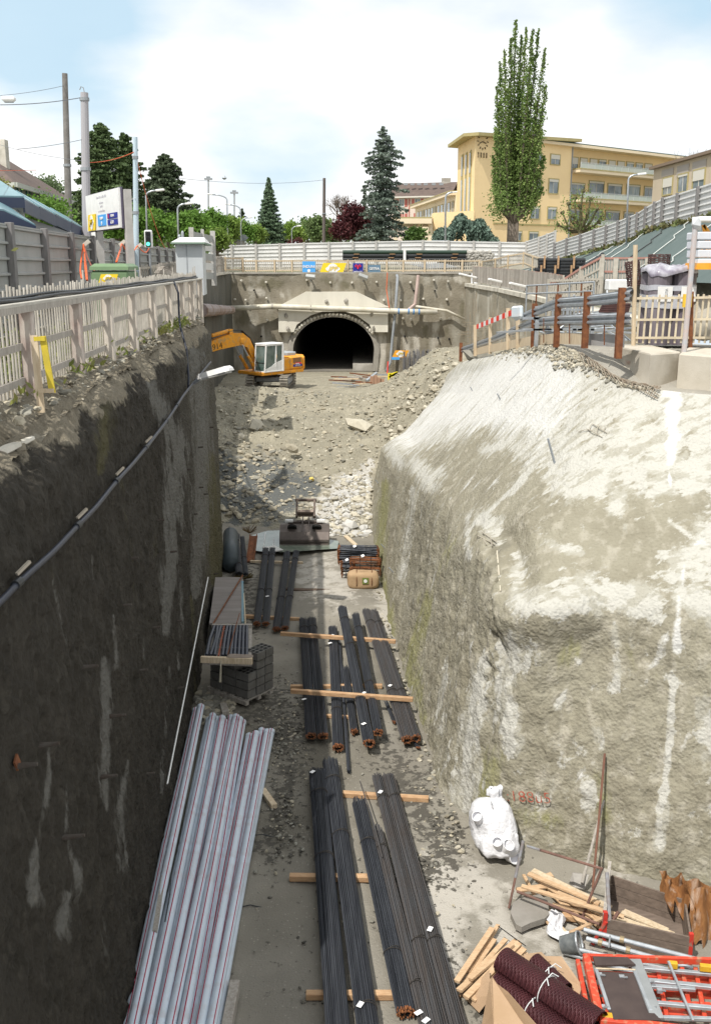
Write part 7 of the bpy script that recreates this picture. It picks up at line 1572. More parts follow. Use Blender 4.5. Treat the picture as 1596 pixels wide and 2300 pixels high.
for(u,v0)in((843,843),(851,848),(858,851),(835,845)):m=MB();a=at(u,862,72);m.beam(a,at(u,v0,72),.28,.15,up=(0,1,0));m.build('brown_post',mk('brown_stake',(.36,.22,.15),rough=.8),t_)
m=MB();m.tube([at(822,856,74),at(845,838,75)],.12,8);m.build('tube',galv,t_)
t_=thing('yellow_trestle','bright yellow machine part and barrier standing before the end wall','machine part',tuple(at(885,858,72)))
for a,b in(((874,838),(874,858)),((874,848),(893,838)),((893,838),(875,843))):m=MB();m.beam(at(*a,72),at(*b,72),.22,.22);m.build('yellow_bar',mk('bright_yellow',(.72,.60,.02),rough=.5),t_)
m=MB()
for k in range(7):a=at(894+k*2.5,842,72.5);m.box(a-Vector((0,0,.15)),(.05,.05,.55))
m.box(at(902,842,72.5),(.75,.08,.08));m.build('yellow_grid',yellow,t_)
t_=thing('skip','orange tapered skip heaped with pale material beside the end wall','skip',tuple(at(980,856,66)))
q0,q1,q2,q3=at(958,842,66),at(1003,842,66),at(993,853,66),at(972,853,66);m=MB();m.prism([q3,q2,q1,q0],(0,1.0,0));m.build('body',orange,t_)
m=MB();m.beam(q0,q1,.12,.10);m.build('rim',orange,t_);m=MB()
for k in range(12):m.rock(q0.lerp(q1,random.random())+Vector((0,.5,.1)),random.uniform(.3,.55),(1.3,.8,.6))
m.build('load',[mk('load_pale',(.45,.45,.48),rough=.7)],t_)
m=MB()
for k in range(90):a=at(random.uniform(905,965),850,83.5+random.random());m.tube([(a.x,a.y,-7.3),(a.x+random.uniform(-.1,.1),a.y,-6.2+random.uniform(-.2,.9))],.03,4)
m.build('starter_bars',mk('starter_grey',(.16,.16,.17),rough=.7),label='dense row of grey starter bars standing at the foot of the end wall',cat='rebar')
hosething('thin red cable hanging down to the ground beside the grey down pipe',[at(871,812,83.5),at(870,830,83.3),at(869,845,83)],.06,mk('cable_red',(.6,.05,.04),rough=.6))
m=MB();a,b=at(1000,826,72),at(1035,832,71);m.tube([a,b],.05,6);m.build('rod',steelgrey,label='dark rod sticking out of the end wall above the orange skip',cat='rod')
# ============================================================ EXCAVATOR
hd=math.radians(47);fx=Vector((-math.cos(hd),-math.sin(hd),0));lf=Vector((math.sin(hd),-math.cos(hd),0))
ec=Vector((at(602,860,68.5).x,68.5,0));ec.z=pz(ec.x,ec.y)-.05
SC=1.0
ME=Matrix(((fx.x*SC,lf.x*SC,0,ec.x),(fx.y*SC,lf.y*SC,0,ec.y),(0,0,SC,ec.z),(0,0,0,1)))
ex=thing('excavator','orange tracked excavator with a white cab standing on the mound before the tunnel','excavator',tuple(ec))
trk=mk('track_steel',(.16,.145,.125),(.25,.23,.19),scale=3,rough=.8);
h2=math.radians(-8);MT=ME@Matrix.Translation((-.3,0,0))@Matrix.Rotation(math.radians(38),4,'Z')
for s in(-1,1):
    yy=s*1.15;n=44;outl=[]
    for k in range(n):
        q=2*PI*k/n;x=1.5*(1 if math.cos(q)>0 else-1)+.45*math.cos(q);z=.48+.45*math.sin(q)
        if abs(math.cos(q))<.25:x=1.5*math.cos(q)/.25*1
        outl.append((x,z))
    m=MB(MT);n=40;pts=[];Lh=1.55;r=.44
    per=4*Lh+2*PI*r
    def tp(s_):
        s_%=per
        if s_<2*Lh:return(-Lh+s_,.48+r,0)
        s_-=2*Lh
        if s_<PI*r:a_=PI/2-s_/r;return(Lh+r*math.cos(a_),.48+r*math.sin(a_),s_/r)
        s_-=PI*r
        if s_<2*Lh:return(Lh-s_,.48-r,PI)
        s_-=2*Lh;a_=-PI/2-s_/r;return(-Lh+r*math.cos(a_),.48+r*math.sin(a_),PI+s_/r)
    for k in range(46):
        x,z,a_=tp(per*k/46);m.box((x,yy,z),(.125,.56,.05),Matrix.Rotation(a_,3,'Y'))
    m.build('track',trk,ex);m=MB(MT);m.box((0,yy,.5),(3.1,.34,.5),bev=.1);m.build('track_frame',steelgrey,ex)
    for wx in(-Lh,Lh):m=MB(MT);m.tube([(wx,yy-.2,.48),(wx,yy+.2,.48)],.36,16);m.build('track_wheel',trk,ex)
    for wx in np.linspace(-1.1,1.1,6):m=MB(MT);m.tube([(wx,yy-.22,.18),(wx,yy+.22,.18)],.12,10);m.build('roller',trk,ex)
m=MB(MT);m.box((0,0,.62),(1.7,1.9,.35),bev=.08);m.build('undercarriage',steelgrey,ex)
m=MB(ME);m.tube([(0,0,.78),(0,0,1.02)],.62,20);m.build('turntable',black,ex)
m=MB(ME);m.box((-.3,0,1.12),(3.9,2.45,.22),bev=.04);m.build('deck',orange,ex)
m=MB(ME);m.box((-1.55,0,1.68),(1.3,2.45,.95),bev=.12);m.build('engine_cover',orange,ex);m=MB(ME);m.box((-2.35,0,1.62),(.45,2.3,1.1),bev=.18);m.build('counterweight',orange,ex)
m=MB(ME);m.box((-.62,.85,1.62),(.72,.7,.8),bev=.05);m.build('side_box',orange,ex)
m=MB(ME);m.box((-1.5,.2,2.25),(.9,1.2,.28),bev=.06);m.build('air_box',mk('grey_hood',(.36,.38,.40),rough=.5),ex)
m=MB(ME);m.box((-1.6,1.235,1.85),(.75,.01,.36));m.build('side_grille',mk('grille',(.24,.12,.05),rough=.7),ex)
m=MB(ME);m.box((-1.65,1.245,1.5),(.85,.012,.16));m.build('logo_strip',navy,ex);m=MB(ME);m.box((-1.7,1.245,1.64),(.55,.012,.10));m.build('logo_flag',signred,ex);m=MB(ME);m.box((-1.62,1.25,1.62),(.35,.012,.05));m.build('logo_flag',whitep,ex)
text('LEMEX',.15,frame(ME@Vector((-1.65,1.26,1.5)),-fx,lf),whitep,'lettering',ex,depth=.004,squash=1.2)
cx0,cx1,cy0,cy1,cz0,cz1=-.25,1.35,.25,1.25,1.22,3.0
m=MB(ME)
cpost=lambda a,b,w=.09:m.beam(a,b,w,w,up=(0,1,0)if abs(a[2]-b[2])>.3 else(0,0,1),bev=.015)
for y in(cy0,cy1):cpost((cx1+.05,y,cz0),(cx1-.12,y,cz1));cpost((cx0,y,cz0),(cx0,y,cz1),.14);cpost((.42,y,cz0+.3),(.36,y,cz1),.10);cpost((cx0,y,cz0+.04),(cx1+.05,y,cz0+.04));
for x in(cx0,cx1-.12):cpost((x,cy0,cz1),(x,cy1,cz1))
for y in(cy0,cy1):cpost((cx0,y,cz1),(cx1-.12,y,cz1))
cpost((cx1+.04,cy0,cz0+.04),(cx1+.04,cy1,cz0+.04));m.build('cab_frame',whitep,ex)
m=MB(ME);m.box(((cx0+cx1)/2-.06,(cy0+cy1)/2,cz1+.07),(cx1-cx0,cy1-cy0+.12,.10),bev=.04);m.build('cab_roof',whitep,ex)
m=MB(ME);m.prism([(cx0,cy1,cz0),(cx1,cy1,cz0),(cx1,cy1,cz0+.22),(.75,cy1,cz0+.38),(.40,cy1,cz0+.62),(cx0,cy1,cz0+.75)],(0,.03,0));m.build('door_panel',whitep,ex)
m=MB(ME);m.box((cx0,(cy0+cy1)/2,cz0+.4),(.05,cy1-cy0,.8));m.build('cab_back',whitep,ex)
gl=mk('cab_glass',(.05,.09,.08),(.16,.20,.19),scale=1.6,rough=.1,spec=.8)
m=MB(ME);m.prism([(cx1+.03,cy0+.05,cz0+.06),(cx1+.03,cy1-.05,cz0+.06),(cx1-.13,cy1-.05,cz1-.04),(cx1-.13,cy0+.05,cz1-.04)],(.01,0,0));m.build('windscreen',gl,ex)
m=MB(ME);m.box((cx1-.01,(cy0+cy1)/2,cz0+.62),(.05,cy1-cy0,.04));m.build('screen_bar',black,ex)
m=MB(ME);m.prism([(.42,cy1-.01,cz0+.5),(cx1-.02,cy1-.01,cz0+.2),(cx1-.14,cy1-.01,cz1-.05),(.40,cy1-.01,cz1-.05)],(0,.008,0));m.build('side_window',gl,ex)
m=MB(ME);m.box((.06,cy1-.005,cz0+1.15),(.42,.01,1.1));m.build('rear_window',gl,ex)
m=MB(ME);m.box((.45,.75,1.75),(.5,.5,.5),bev=.08);m.box((.25,.75,2.2),(.15,.45,.7),bev=.05);m.build('seat',black,ex)
by=-.25
def plateboom(pts,w,nm='boom',mat=orange):
    m=MB(ME);m.prism([(x,by-w/2,z)for x,z in pts],(0,w,0));m.build(nm,mat,ex)
plateboom([(.55,1.25),(.95,1.25),(1.35,2.1),(1.75,2.85),(2.3,3.02),(3.4,2.92),(5.9,2.55),(6.0,2.75),(5.9,3.1),(4.2,3.55),(2.9,3.85),(2.1,3.80),(1.5,3.40),(1.0,2.5),(.5,1.6)],.42)
m=MB(ME);m.tube([(3.2,by,3.98),(4.6,by,3.75),],.13,10);m.tube([(4.6,by,3.75),(6.1,by,3.45)],.07,8);m.build('stick_cylinder',orange,ex)
m=MB(ME);m.box((3.05,by,3.92),(.3,.3,.36));m.build('bracket',orange,ex);m=MB(ME);m.box((2.2,by+.22,3.3),(.42,.08,.42),bev=.1);m.build('bracket',orange,ex)
for dy in(-.42,.42):
    m=MB(ME);m.tube([(1.25,by+dy,1.35),(1.9,by+dy,2.3)],.11,10);m.build('lift_cylinder',orange,ex);m=MB(ME);m.tube([(1.9,by+dy,2.3),(2.35,by+dy,3.05)],.06,8);m.build('cylinder_rod',galv,ex)
for dy in(-.08,.02,.12):
    m=MB(ME);m.tube([(.9,by+dy,2.6),(1.4,by+dy,3.45),(2.1,by+dy,3.98),(2.8,by+dy,4.02),(3.3,by+dy,3.92)],.035,6);m.build('hydraulic_hose',black,ex)
text('914',.52,frame(ME@Vector((4.3,by+.22,3.05)),-fx,lf,up=(0,0,1))@Matrix.Rotation(.14,4,'Z'),ink,'lettering',ex,depth=.004,squash=1.1)
m=MB(ME);m.beam((3.9,by+.225,2.86),(4.8,by+.225,2.72),.012,.02);m.build('underline',ink,ex)
m=MB(ME);m.prism([(5.2,by-.2,2.9),(5.2,by-.2,2.5),(6.1,by-.2,1.2),(6.5,by-.2,.9),(6.6,by-.2,1.2),(6.2,by-.2,3.3),(5.9,by-.2,3.45)],(0,.4,0));m.build('stick',orange,ex)
m=MB(ME);m.box((1.38,.95,1.15),(.08,.15,.08));m.build('work_light',whitep,ex)
m=MB();a=at(538,857,70);m.prism([at(480,862,70),at(545,838,70),at(548,862,70)],(0,1,0));m.build('dark_plate',black,ex)if False else None
m=MB();a=at(641,805,0+80);b=at(641,770,80);
m=MB();m.box(at(640,787,83),(.45,.2,1.3));m.build('wall_cabinet',steelgrey,label='small grey box fixed to the end wall behind the excavator',cat='box')if False else None
m=MB();m.box(at(540,788,80.5),(.42,.25,1.1));m.build('wall_cabinet',steelgrey,label='narrow grey box on the end wall left of the excavator cab',cat='box')
# ============================================================ BUILDINGS
ochre=mk('render_ochre',(.84,.65,.375),(.79,.60,.345),scale=.25,rough=.9);ochre_l=mk('render_pale_ochre',(.80,.68,.50),(.74,.62,.45),scale=.25,rough=.9)
trim=mk('trim_olive',(.42,.36,.18),(.36,.31,.15),scale=1,rough=.8);rooft=mk('roof_tiles',(.14,.105,.09),(.105,.08,.07),scale=1.2,rough=.85,stretch=(1,1,3),bump=.3,bscale=9)
shut=mk('shutter_white',(.60,.58,.52),rough=.7);shutg=mk('blind_grey',(.38,.34,.27),rough=.7);curt=mk('curtained_glass',(.40,.47,.50),(.22,.27,.29),scale=1.2,rough=.2,stretch=(3,3,.3))
class Facade:
    def __init__(s,P,D,parent):
        s.P=Vector(P);s.d=Vector((D[0],D[1],0)).normalized();s.n=Vector((s.d.y,-s.d.x,0));s.t=parent
        if s.n.y>0:s.n=-s.n
    def sz(s,u,v):q=onplane(u,v,s.P,s.n);return(q-s.P).dot(s.d),q.z
    def pt(s,a,z,o=0):p=s.P+s.d*a+s.n*o;return Vector((p.x,p.y,z))
    def slab(s,a0,a1,z0,z1,o0,o1,name,mat,parent=None,m=None,**kw):
        own=m is None;m=m or MB();m.prism([s.pt(a0,z0,o0),s.pt(a1,z0,o0),s.pt(a1,z1,o0),s.pt(a0,z1,o0)],s.n*(o1-o0))
        if own:return m.build(name,mat,parent or s.t,**kw)
    def window(s,u0,v0,u1,v1,top=.2,pane=None,mull=1,frame_=trim):
        a0,z1=s.sz(u0,v0);a1,z0=s.sz(u1,v1);z1=(z1+s.sz(u1,v0)[1])/2;z0=(z0+s.sz(u0,v1)[1])/2
        m=MB();w=.12
        for q in((a0-w,a0,z0-w,z1+w),(a1,a1+w,z0-w,z1+w),(a0,a1,z0-w,z0),(a0,a1,z1,z1+w)):s.slab(*q,0,.10,'',None,m=m)
        f=m.build('window',frame_,s.t);m=MB();s.slab(a0,a1,z0,z1,-.02,.02,'',None,m=m);m.build('pane',pane or glass,f)
        if mull:m=MB();s.slab((a0+a1)/2-.04,(a0+a1)/2+.04,z0,z1,.02,.05,'',None,m=m);m.build('mullion',shut,f)
        if top:m=MB();s.slab(a0,a1,z1-(z1-z0)*top,z1,.03,.09,'',None,m=m);m.build('shutter_box',shut,f)
ys_b=130.0
C=at(1061,540,130);
E=at(1480,520,156)
hb=thing('hospital_building','ochre yellow building with a windowed stair tower, clock and long balconies','building',tuple(C))
fd=Facade((C.x,C.y,0),(E.x-C.x,E.y-C.y),hb)
zt1=fd.sz(1282,313)[1];zt0=at(1061,300,130).z;zroof=fd.sz(1350,338)[1];zb0=2.0
aT=fd.sz(1110,500)[0];aW=fd.sz(1282,400)[0];aE=48
LFt=at(1024,500,141);ld=Vector((LFt.x-C.x,LFt.y-C.y,0));ldn=ld.normalized()
zc=(zt0+zt1)/2
m=MB();dpt=14
m.prism([fd.pt(0,zb0),fd.pt(aW,zb0),fd.pt(aW,zb0,-dpt),Vector((C.x+ld.x,C.y+ld.y,zb0))+Vector((2,6,0)),Vector((C.x+ld.x,C.y+ld.y,zb0))],(0,0,zroof-zb0+.3));m.build('wall',ochre,hb)
m=MB();m.prism([fd.pt(0,zroof+.2),fd.pt(aT,zroof+.2),fd.pt(aT+11,zroof+.2,-dpt),Vector((C.x+ld.x,C.y+ld.y,zroof+.2))],(0,0,zt0-zroof-.5));m.build('tower_top',ochre,hb)
m=MB();m.prism([fd.pt(aT,zroof+.2,-.6),fd.pt(aW-1,zroof+.2,-.6),fd.pt(aW-1,zroof+.2,-dpt),fd.pt(aT+12,zroof+.2,-dpt)],(0,0,zt1-zroof-.3));m.build('attic',steelgrey,hb)
m=MB();m.prism([fd.pt(aW,zb0,-1.2),fd.pt(aE,zb0,-1.2),fd.pt(aE,zb0,-dpt),fd.pt(aW,zb0,-dpt)],(0,0,zroof-zb0));m.build('balcony_wing',ochre,hb)
m=MB();ov=1.1;b_=Vector((C.x+ld.x,C.y+ld.y,0))+ldn*1
z_=zt0-.35;q=[fd.pt(-.6,z_,ov),fd.pt(aW+.5,z_+(zt1-zt0),ov),fd.pt(aW+.5,z_+(zt1-zt0),-dpt),Vector((b_.x-1.2,b_.y,z_)),Vector((C.x-1.5,C.y-.1,z_))];m.prism([q[4],q[0],q[1],q[2],q[3]],(0,0,.38));m.build('roof_slab',trim,hb)
m=MB();m.prism([fd.pt(aT,zroof,.7),fd.pt(aE+.6,zroof,.7),fd.pt(aE+.6,zroof,-dpt),fd.pt(aT+12,zroof,-dpt)],(0,0,.34));m.build('roof_slab',ochre_l,hb)
m=MB();m.prism([fd.pt(aT,zroof+.35,.6),fd.pt(aE+.6,zroof+.35,.6),fd.pt(aE+.6,zroof+.35,-dpt),fd.pt(aT+12,zroof+.35,-dpt)],(0,0,.14));m.build('roof_covering',mk('roof_copper',(.06,.10,.08),rough=.6),hb)
fl_=Facade((C.x,C.y,0),(ld.x,ld.y),hb);fl_.n=Vector((ldn.y*-1,ldn.x,0));
if fl_.n.x>0:fl_.n=-fl_.n
Ls=ld.length
for k,f in enumerate((.22,.45,.68)):
    z0_,z1_=5.6,zt0-1.7;m=MB();fl_.slab(Ls*f-.45*1,Ls*f+.45,z0_,z1_,.0,.12,'',None,m=m);w_=m.build('window',trim,hb);m=MB();fl_.slab(Ls*f-.32,Ls*f+.32,z0_+.1,z1_-3.2,.10,.16,'',None,m=m);m.build('pane',curt,w_);m=MB();fl_.slab(Ls*f-.32,Ls*f+.32,z1_-2.7,z1_-.3,.10,.16,'',None,m=m);m.build('pane',glass,w_)
a_,z_=fd.sz(1083,318);ck=MB()
for k in range(12):q=2*PI*k/12;p0=fd.pt(a_+.75*math.cos(q),z_+.75*math.sin(q),.06);p1=fd.pt(a_+1.0*math.cos(q),z_+1.0*math.sin(q),.06);ck.beam(p0,p1,.1,.1)
ck.beam(fd.pt(a_,z_,.1),fd.pt(a_-.6,z_-.25,.1),.1,.1);ck.beam(fd.pt(a_,z_,.1),fd.pt(a_+.55,z_-.2,.1),.1,.1)
for k in range(4):ck.beam(fd.pt(a_-.75+k*.5,z_-1.3,.06),fd.pt(a_-.75+k*.5,z_-1.9,.06),.14,.12)
ck.build('clock',mk('clock_bronze',(.16,.12,.07),rough=.6),hb)
fd.slab(aT-.3,aW,4.6+1.9,4.6+2.1,0,.12,'string_course',trim)
for w in((1236,348,1255,369),(1232,403,1251,434),(1229,466,1247,492),(1191,464,1209,491),(1187,521,1206,540),(1157,520,1169,540),(1194,402,1212,432),(1196,345,1215,366),(1115,405,1130,430)):fd.window(*w,top=.45 if w[1]==348 else .18)
fw=Facade(fd.pt(0,0,-1.2),fd.d,hb)
for u0,u1 in((1280,1295),(1302,1316),(1324,1338),(1344,1358),(1366,1379),(1386,1399),(1406,1420),(1427,1440),(1447,1461)):
    f=(u0-1280)/180;fw.window(u0,354+f*16,u1,378+f*13,top=random.choice((.15,.4,.6)),pane=curt if random.random()<.6 else glass)
for u0,u1,v0,v1 in((1280,1310,412,437),(1322,1353,408,440),(1364,1393,414,446),(1406,1434,416,443),(1446,1465,420,445)):fw.window(u0,v0,u1,v1,top=.12,pane=random.choice((curt,glass,glass)),mull=1)
for u0,u1,v0,v1 in((1277,1304,470,496),(1317,1349,471,497),(1359,1388,474,501),(1400,1420,477,500)):fw.window(u0,v0,u1,v1,top=.12,pane=random.choice((curt,glass)),mull=1)
for(va,vb)in((382,391),(447,456),(508,517)):
    a0,z0=fw.sz(1272,va);a1=aE+.4;z0=fw.sz(1290,va)[1];thick=.5;o=1.2
    m=MB();fd.slab(a0-.2,a1,z0-thick,z0,-1.2,o,'',None,m=m);sb=m.build('balcony',ochre_l,hb);m=MB();fd.slab(a0-.25,a1+.05,z0-.12,z0+.02,-1.0,o+.08,'',None,m=m);m.build('balcony_edge',trim,sb)
    m=MB();fd.slab(a0,a1,z0+.75,z0+.80,o-.1,o-.02,'',None,m=m)
    for k in range(20):x=a0+(a1-a0)*k/19;fd.slab(x-.03,x+.03,z0,z0+.8,o-.1,o-.02,'',None,m=m)
    m.build('railing',mk('railing_grey',(.5,.52,.52),rough=.5),sb)
    m=MB();fd.slab(a0+.05,a1,z0+.05,z0+.7,o-.07,o-.05,'',None,m=m);m.build('glass_panel',mk('railing_glass',(.40,.46,.42),(.46,.48,.44),scale=.5,rough=.2),sb)
m=MB();fd.slab(aW-.15,aW,zb0,zroof,0,.12,'',None,m=m);m.build('drain_pipe',steelgrey,hb)
lw_=thing('low_wing','pale low building wing with a row of narrow windows left of the stair tower','building',tuple(at(975,500,150)))
a,b=at(932,470,175),at(1023,432,141);fq=Facade((a.x,a.y,0),(b.x-a.x,b.y-a.y),lw_);Lw=(Vector((b.x,b.y,0))-Vector((a.x,a.y,0))).length;zr=(a.z+b.z)/2
fq.slab(0,Lw,3,zr-.1,-8,0,'wall',ochre_l);fq.slab(-.8,Lw,zr-.1,zr+.35,-8,.8,'roof_slab',ochre_l);fq.slab(-.9,Lw,zr+.35,zr+.47,-8,.9,'roof_edge',trim)
zw0,zw1=fq.sz(975,487)[1],fq.sz(975,466)[1]
for k in range(12):
    x0=Lw*(.08+.077*k);m=MB();
    fq.slab(x0-.1,x0+Lw*.045+.1,zw0-.1,zw1+.1,0,.08,'',None,m=m);w_=m.build('window',trim,lw_);m=MB();fq.slab(x0,x0+Lw*.045,zw0,zw1,.06,.1,'',None,m=m);m.build('pane',random.choice((glass,shutg,curt)),w_)
cn=thing('entrance_canopy','flat roofed entrance canopy in front of the low wing behind the blue spruce','canopy',tuple(at(925,545,132)))
q=[at(880,503,128),at(969,512,128),at(972,505,140),at(885,499,140)];m=MB();m.prism([Vector((p.x,p.y,6.4))for p in q],(0,0,.6));m.build('roof',ochre_l,cn);m=MB();m.prism([Vector((p.x,p.y,7.0))for p in q],(0,0,.18));m.build('roof_edge',trim,cn)
for u in(888,943,966):m=MB();p=at(u,520,129);m.box((p.x,129,4.8),(.5,.5,3.4));m.build('column',ochre_l,cn)
m=MB();p0,p1=at(972,520,131),at(1060,520,131);m.prism([(p0.x,131,3),(p1.x,129.6,3),(p1.x,129.6,8.0),(p0.x,131,7.8)],(0,3,0));m.build('low_wall',ochre,cn)
pk=thing('pink_building','pale building with red shutters and a brown tiled roof behind the blue spruce','building',tuple(at(950,500,190)))
a,b=at(872,440,190),at(1022,440,186);fp=Facade((a.x,190,0),(b.x-a.x,-4),pk);Lp=b.x-a.x;zE=at(900,441,190).z;zR=at(900,412,194).z
fp.slab(0,Lp,2,zE,-10,0,'wall',mk('render_pinkish',(.62,.53,.46),(.57,.48,.41),scale=.3,rough=.9))
m=MB();m.add([fp.pt(-.6,zE-.2,.8),fp.pt(Lp,zE-.2,.8),fp.pt(Lp,zR,-4.5),fp.pt(.5,zR,-4.5),fp.pt(-.6,zE-.2,-10.5),fp.pt(Lp,zE-.2,-10.5)],[(0,1,2,3),(3,2,5,4),(0,3,4)]);rf=m.build('roof',rooft,pk);fp.slab(-.7,Lp,zE-.35,zE-.12,0,.85,'gutter',shut)
rsh=mk('shutter_red',(.42,.12,.10),rough=.7)
for(u0,u1,v0,v1)in((897,907,448,464),(932,943,447,463),(964,975,446,459),(898,907,480,495),(936,944,479,494)):
    fp.window(u0,v0,u1,v1,top=0,frame_=shut,pane=glass if u0!=898 else rsh)
    a0,z1=fp.sz(u0,v0);a1,z0=fp.sz(u1,v1)
    for x in(a0-.6,a1+.12):fp.slab(x,x+.48,z0,z1,0,.08,'shutter',rsh)
a0,z_=fp.sz(918,446);fp.slab(a0,a0+.15,3,z_,0,.12,'drain_pipe',rsh)
for u in(905,920,935,950,968,985):a0,z_=fp.sz(u,428);m=MB();p=fp.pt(a0,z_+1.2,-1.6);m.box(p,(.7,.5,.4));m.build('skylight',steelgrey,pk)
m=MB();p=fp.pt(Lp-2.2,zR,-4.5);m.box(p,(1.6,1,1.4));m.build('chimney',conc,pk)
bg_=thing('beige_building','beige flat roofed block with large windows at the right edge above the hoarding','building',tuple(at(1540,440,95)))
a,b=at(1467,383,100),at(1640,326,82);fb=Facade((a.x,a.y,0),(b.x-a.x,b.y-a.y),bg_);Lb=(Vector((b.x,b.y,0))-Vector((a.x,a.y,0))).length;zr=at(1467,381,100).z
fb.slab(0,Lb,1,zr,-10,0,'wall',mk('render_beige',(.52,.44,.33),(.47,.40,.30),scale=.3,rough=.9));fb.slab(-.3,Lb,zr,zr+.25,-10,.4,'roof_edge',mk('roof_edge_brown',(.2,.15,.11),rough=.7));
for(u0,u1,v0,v1)in((1490,1508,400,436),(1524,1542,392,430),(1558,1580,382,424)):fb.window(u0,v0,u1,v1,top=.12 if u0==1524 else .55,pane=glass)
for(u0,u1)in((1486,1512),(1520,1546),(1554,1584)):x0=fb.sz(u0,385)[0];x1=fb.sz(u1,385)[0];fb.slab(x0,x1,fb.sz(u0,398)[1],zr-.3,0,.06,'panel',mk('panel_grey_brown',(.36,.33,.30),rough=.7))
lh=thing('house','house with a steep brown tiled hip roof at the left edge','house',tuple(at(40,440,75)))
A_,B_,C_=at(-120,412,78),at(30,410,70),at(150,475,92);ze=B_.z
m=MB();m.prism([(A_.x,A_.y,0),(B_.x,B_.y,0),(C_.x,C_.y,0),(C_.x-12,C_.y+4,0)],(0,0,ze));m.build('wall',mk('render_grey',(.30,.33,.30),(.25,.28,.25),scale=.4,rough=.9),lh)
R1,R2=at(-30,345,80),at(22,368,86);R1.z=R2.z=at(0,350,82).z
m=MB();e=.2;A2,B2,C2=Vector((A_.x,A_.y-.8,ze-e)),Vector((B_.x+.5,B_.y-1,ze-e)),Vector((C_.x+1.2,C_.y,ze-e));D2=Vector((C_.x-11,C_.y+5,ze-e));
m.add([A2,B2,C2,D2,R1,R2],[(0,1,4),(1,2,5,4),(2,3,5),(3,0,4,5)]);rf=m.build('roof',rooft,lh)
m=MB();m.beam(A2,B2,.2,.3);m.beam(B2,C2,.2,.3);m.build('gutter',mk('gutter_pale',(.42,.44,.40),rough=.6),lh)
m=MB();c=at(7,372,78);m.box((c.x,78,c.z+.2),(.8,.8,3.2));m.build('chimney',conc_light,lh)
fh=Facade((B_.x,B_.y,0),(C_.x-B_.x,C_.y-B_.y),lh);fh.n=Vector((fh.d.y,-fh.d.x,0));fh.n=fh.n if fh.n.x>0 or fh.n.y<0 else-fh.n
gsh=mk('shutter_green',(.05,.14,.11),rough=.6)
for(u0,u1,v0,v1)in((38,47,417,438),(58,66,421,440)):fh.window(u0,v0,u1,v1,top=0,frame_=gsh,pane=curt)
h2_=thing('small_house','small house with a brown roof half hidden behind the masts','house',tuple(at(190,500,100)))
p0,p1=at(165,486,100),at(215,486,100);m=MB();m.prism([(p0.x,100,0),(p1.x,100,0),(p1.x,100,p0.z),(p0.x,100,p0.z)],(0,8,0));m.build('wall',shut,h2_)
m=MB();zt_=at(0,462,104).z;m.add([(p0.x-1,99,p0.z-.2),(p1.x+1,99,p0.z-.2),(p1.x-.5,104,zt_),(p0.x+1,104,zt_),(p0.x-1,109,p0.z-.2),(p1.x+1,109,p0.z-.2)],[(0,1,2,3),(3,2,5,4),(0,3,4),(1,5,2)]);m.build('roof',rooft,h2_)
m=MB();m.box((at(200,495,99.8).x,99.9,at(0,495,100).z),(1.8,.2,1.1));m.build('window',gsh,h2_)
for(u,lab,mt)in((1000-12,'silver car roof showing just above the white hoarding',galv),):
    t_=thing('parked_car',lab,'car',tuple(at(u,560,103)));c=at(u,545,103);m=MB();m.box((c.x,103,c.z-.55),(4.2,1.7,.7),bev=.2);m.build('body',mt,t_);m=MB();m.box((c.x,103,c.z-.05),(2.2,1.5,.5),bev=.22);m.build('roof',mt,t_)
# ============================================================ TREES
bark=mk('bark',(.16,.13,.10),(.10,.085,.065),scale=3,rough=.95,stretch=(3,3,.5),bump=.6,bscale=9)
def tree_root(name,label,u,y,vb=None,group=None):p=at(u,545,y);z=gz(p.x,y);return thing(name,label,'tree',(p.x,y,z),group=group),Vector((p.x,y,z))
def blobs(c,rad,ncl,per,rc,size,seedshift=0,shell=.55,**kw):
    C=[]
    for k in range(ncl):
        v=RNG.normal(size=3);v/=np.linalg.norm(v);r=RNG.uniform(shell,1.0);cc=np.array(c)+v*np.array(rad)*r;C.append(cc+RNG.normal(size=(per,3))*rc*RNG.uniform(.6,1.3)*np.array([1,1,.75]))
    return np.concatenate(C)
def broadleaf(name,label,u,y,vtop,wpx,mat,ncl=60,per=60,size=.28,vbot=545,trunk=True,group=None,shell=.4,rcf=.22,lean=0):
    t_,b=tree_root(name,label,u,y,group=group);top=at(u,vtop,y).z;bot=min(at(u,vbot,y).z,top-1.5);R=wpx*.5*y/F;c=(b.x,y,(top+bot)/2);hz=(top-bot)/2
    C=blobs(c,(R*.85,R*.85,hz*.88),ncl,per,R*rcf,size,shell=shell);C=C[C[:,2]>b.z+.2];leaves('crown',C,size,mat,t_)
    m=MB();m.tube([b-Vector((0,0,.5)),Vector((b.x,y,(top+bot)/2))],.04*R+.12,7,r2=.08)
    for k in range(7):q=RNG.normal(size=3);q[2]=abs(q[2]);q/=np.linalg.norm(q);s_=Vector((b.x,y,lerp(b.z+1,(top+bot)/2,k/7)));m.tube([s_,s_+Vector(q*R*.8)],.09,5,r2=.03)
    m.build('trunk',bark,t_);return t_
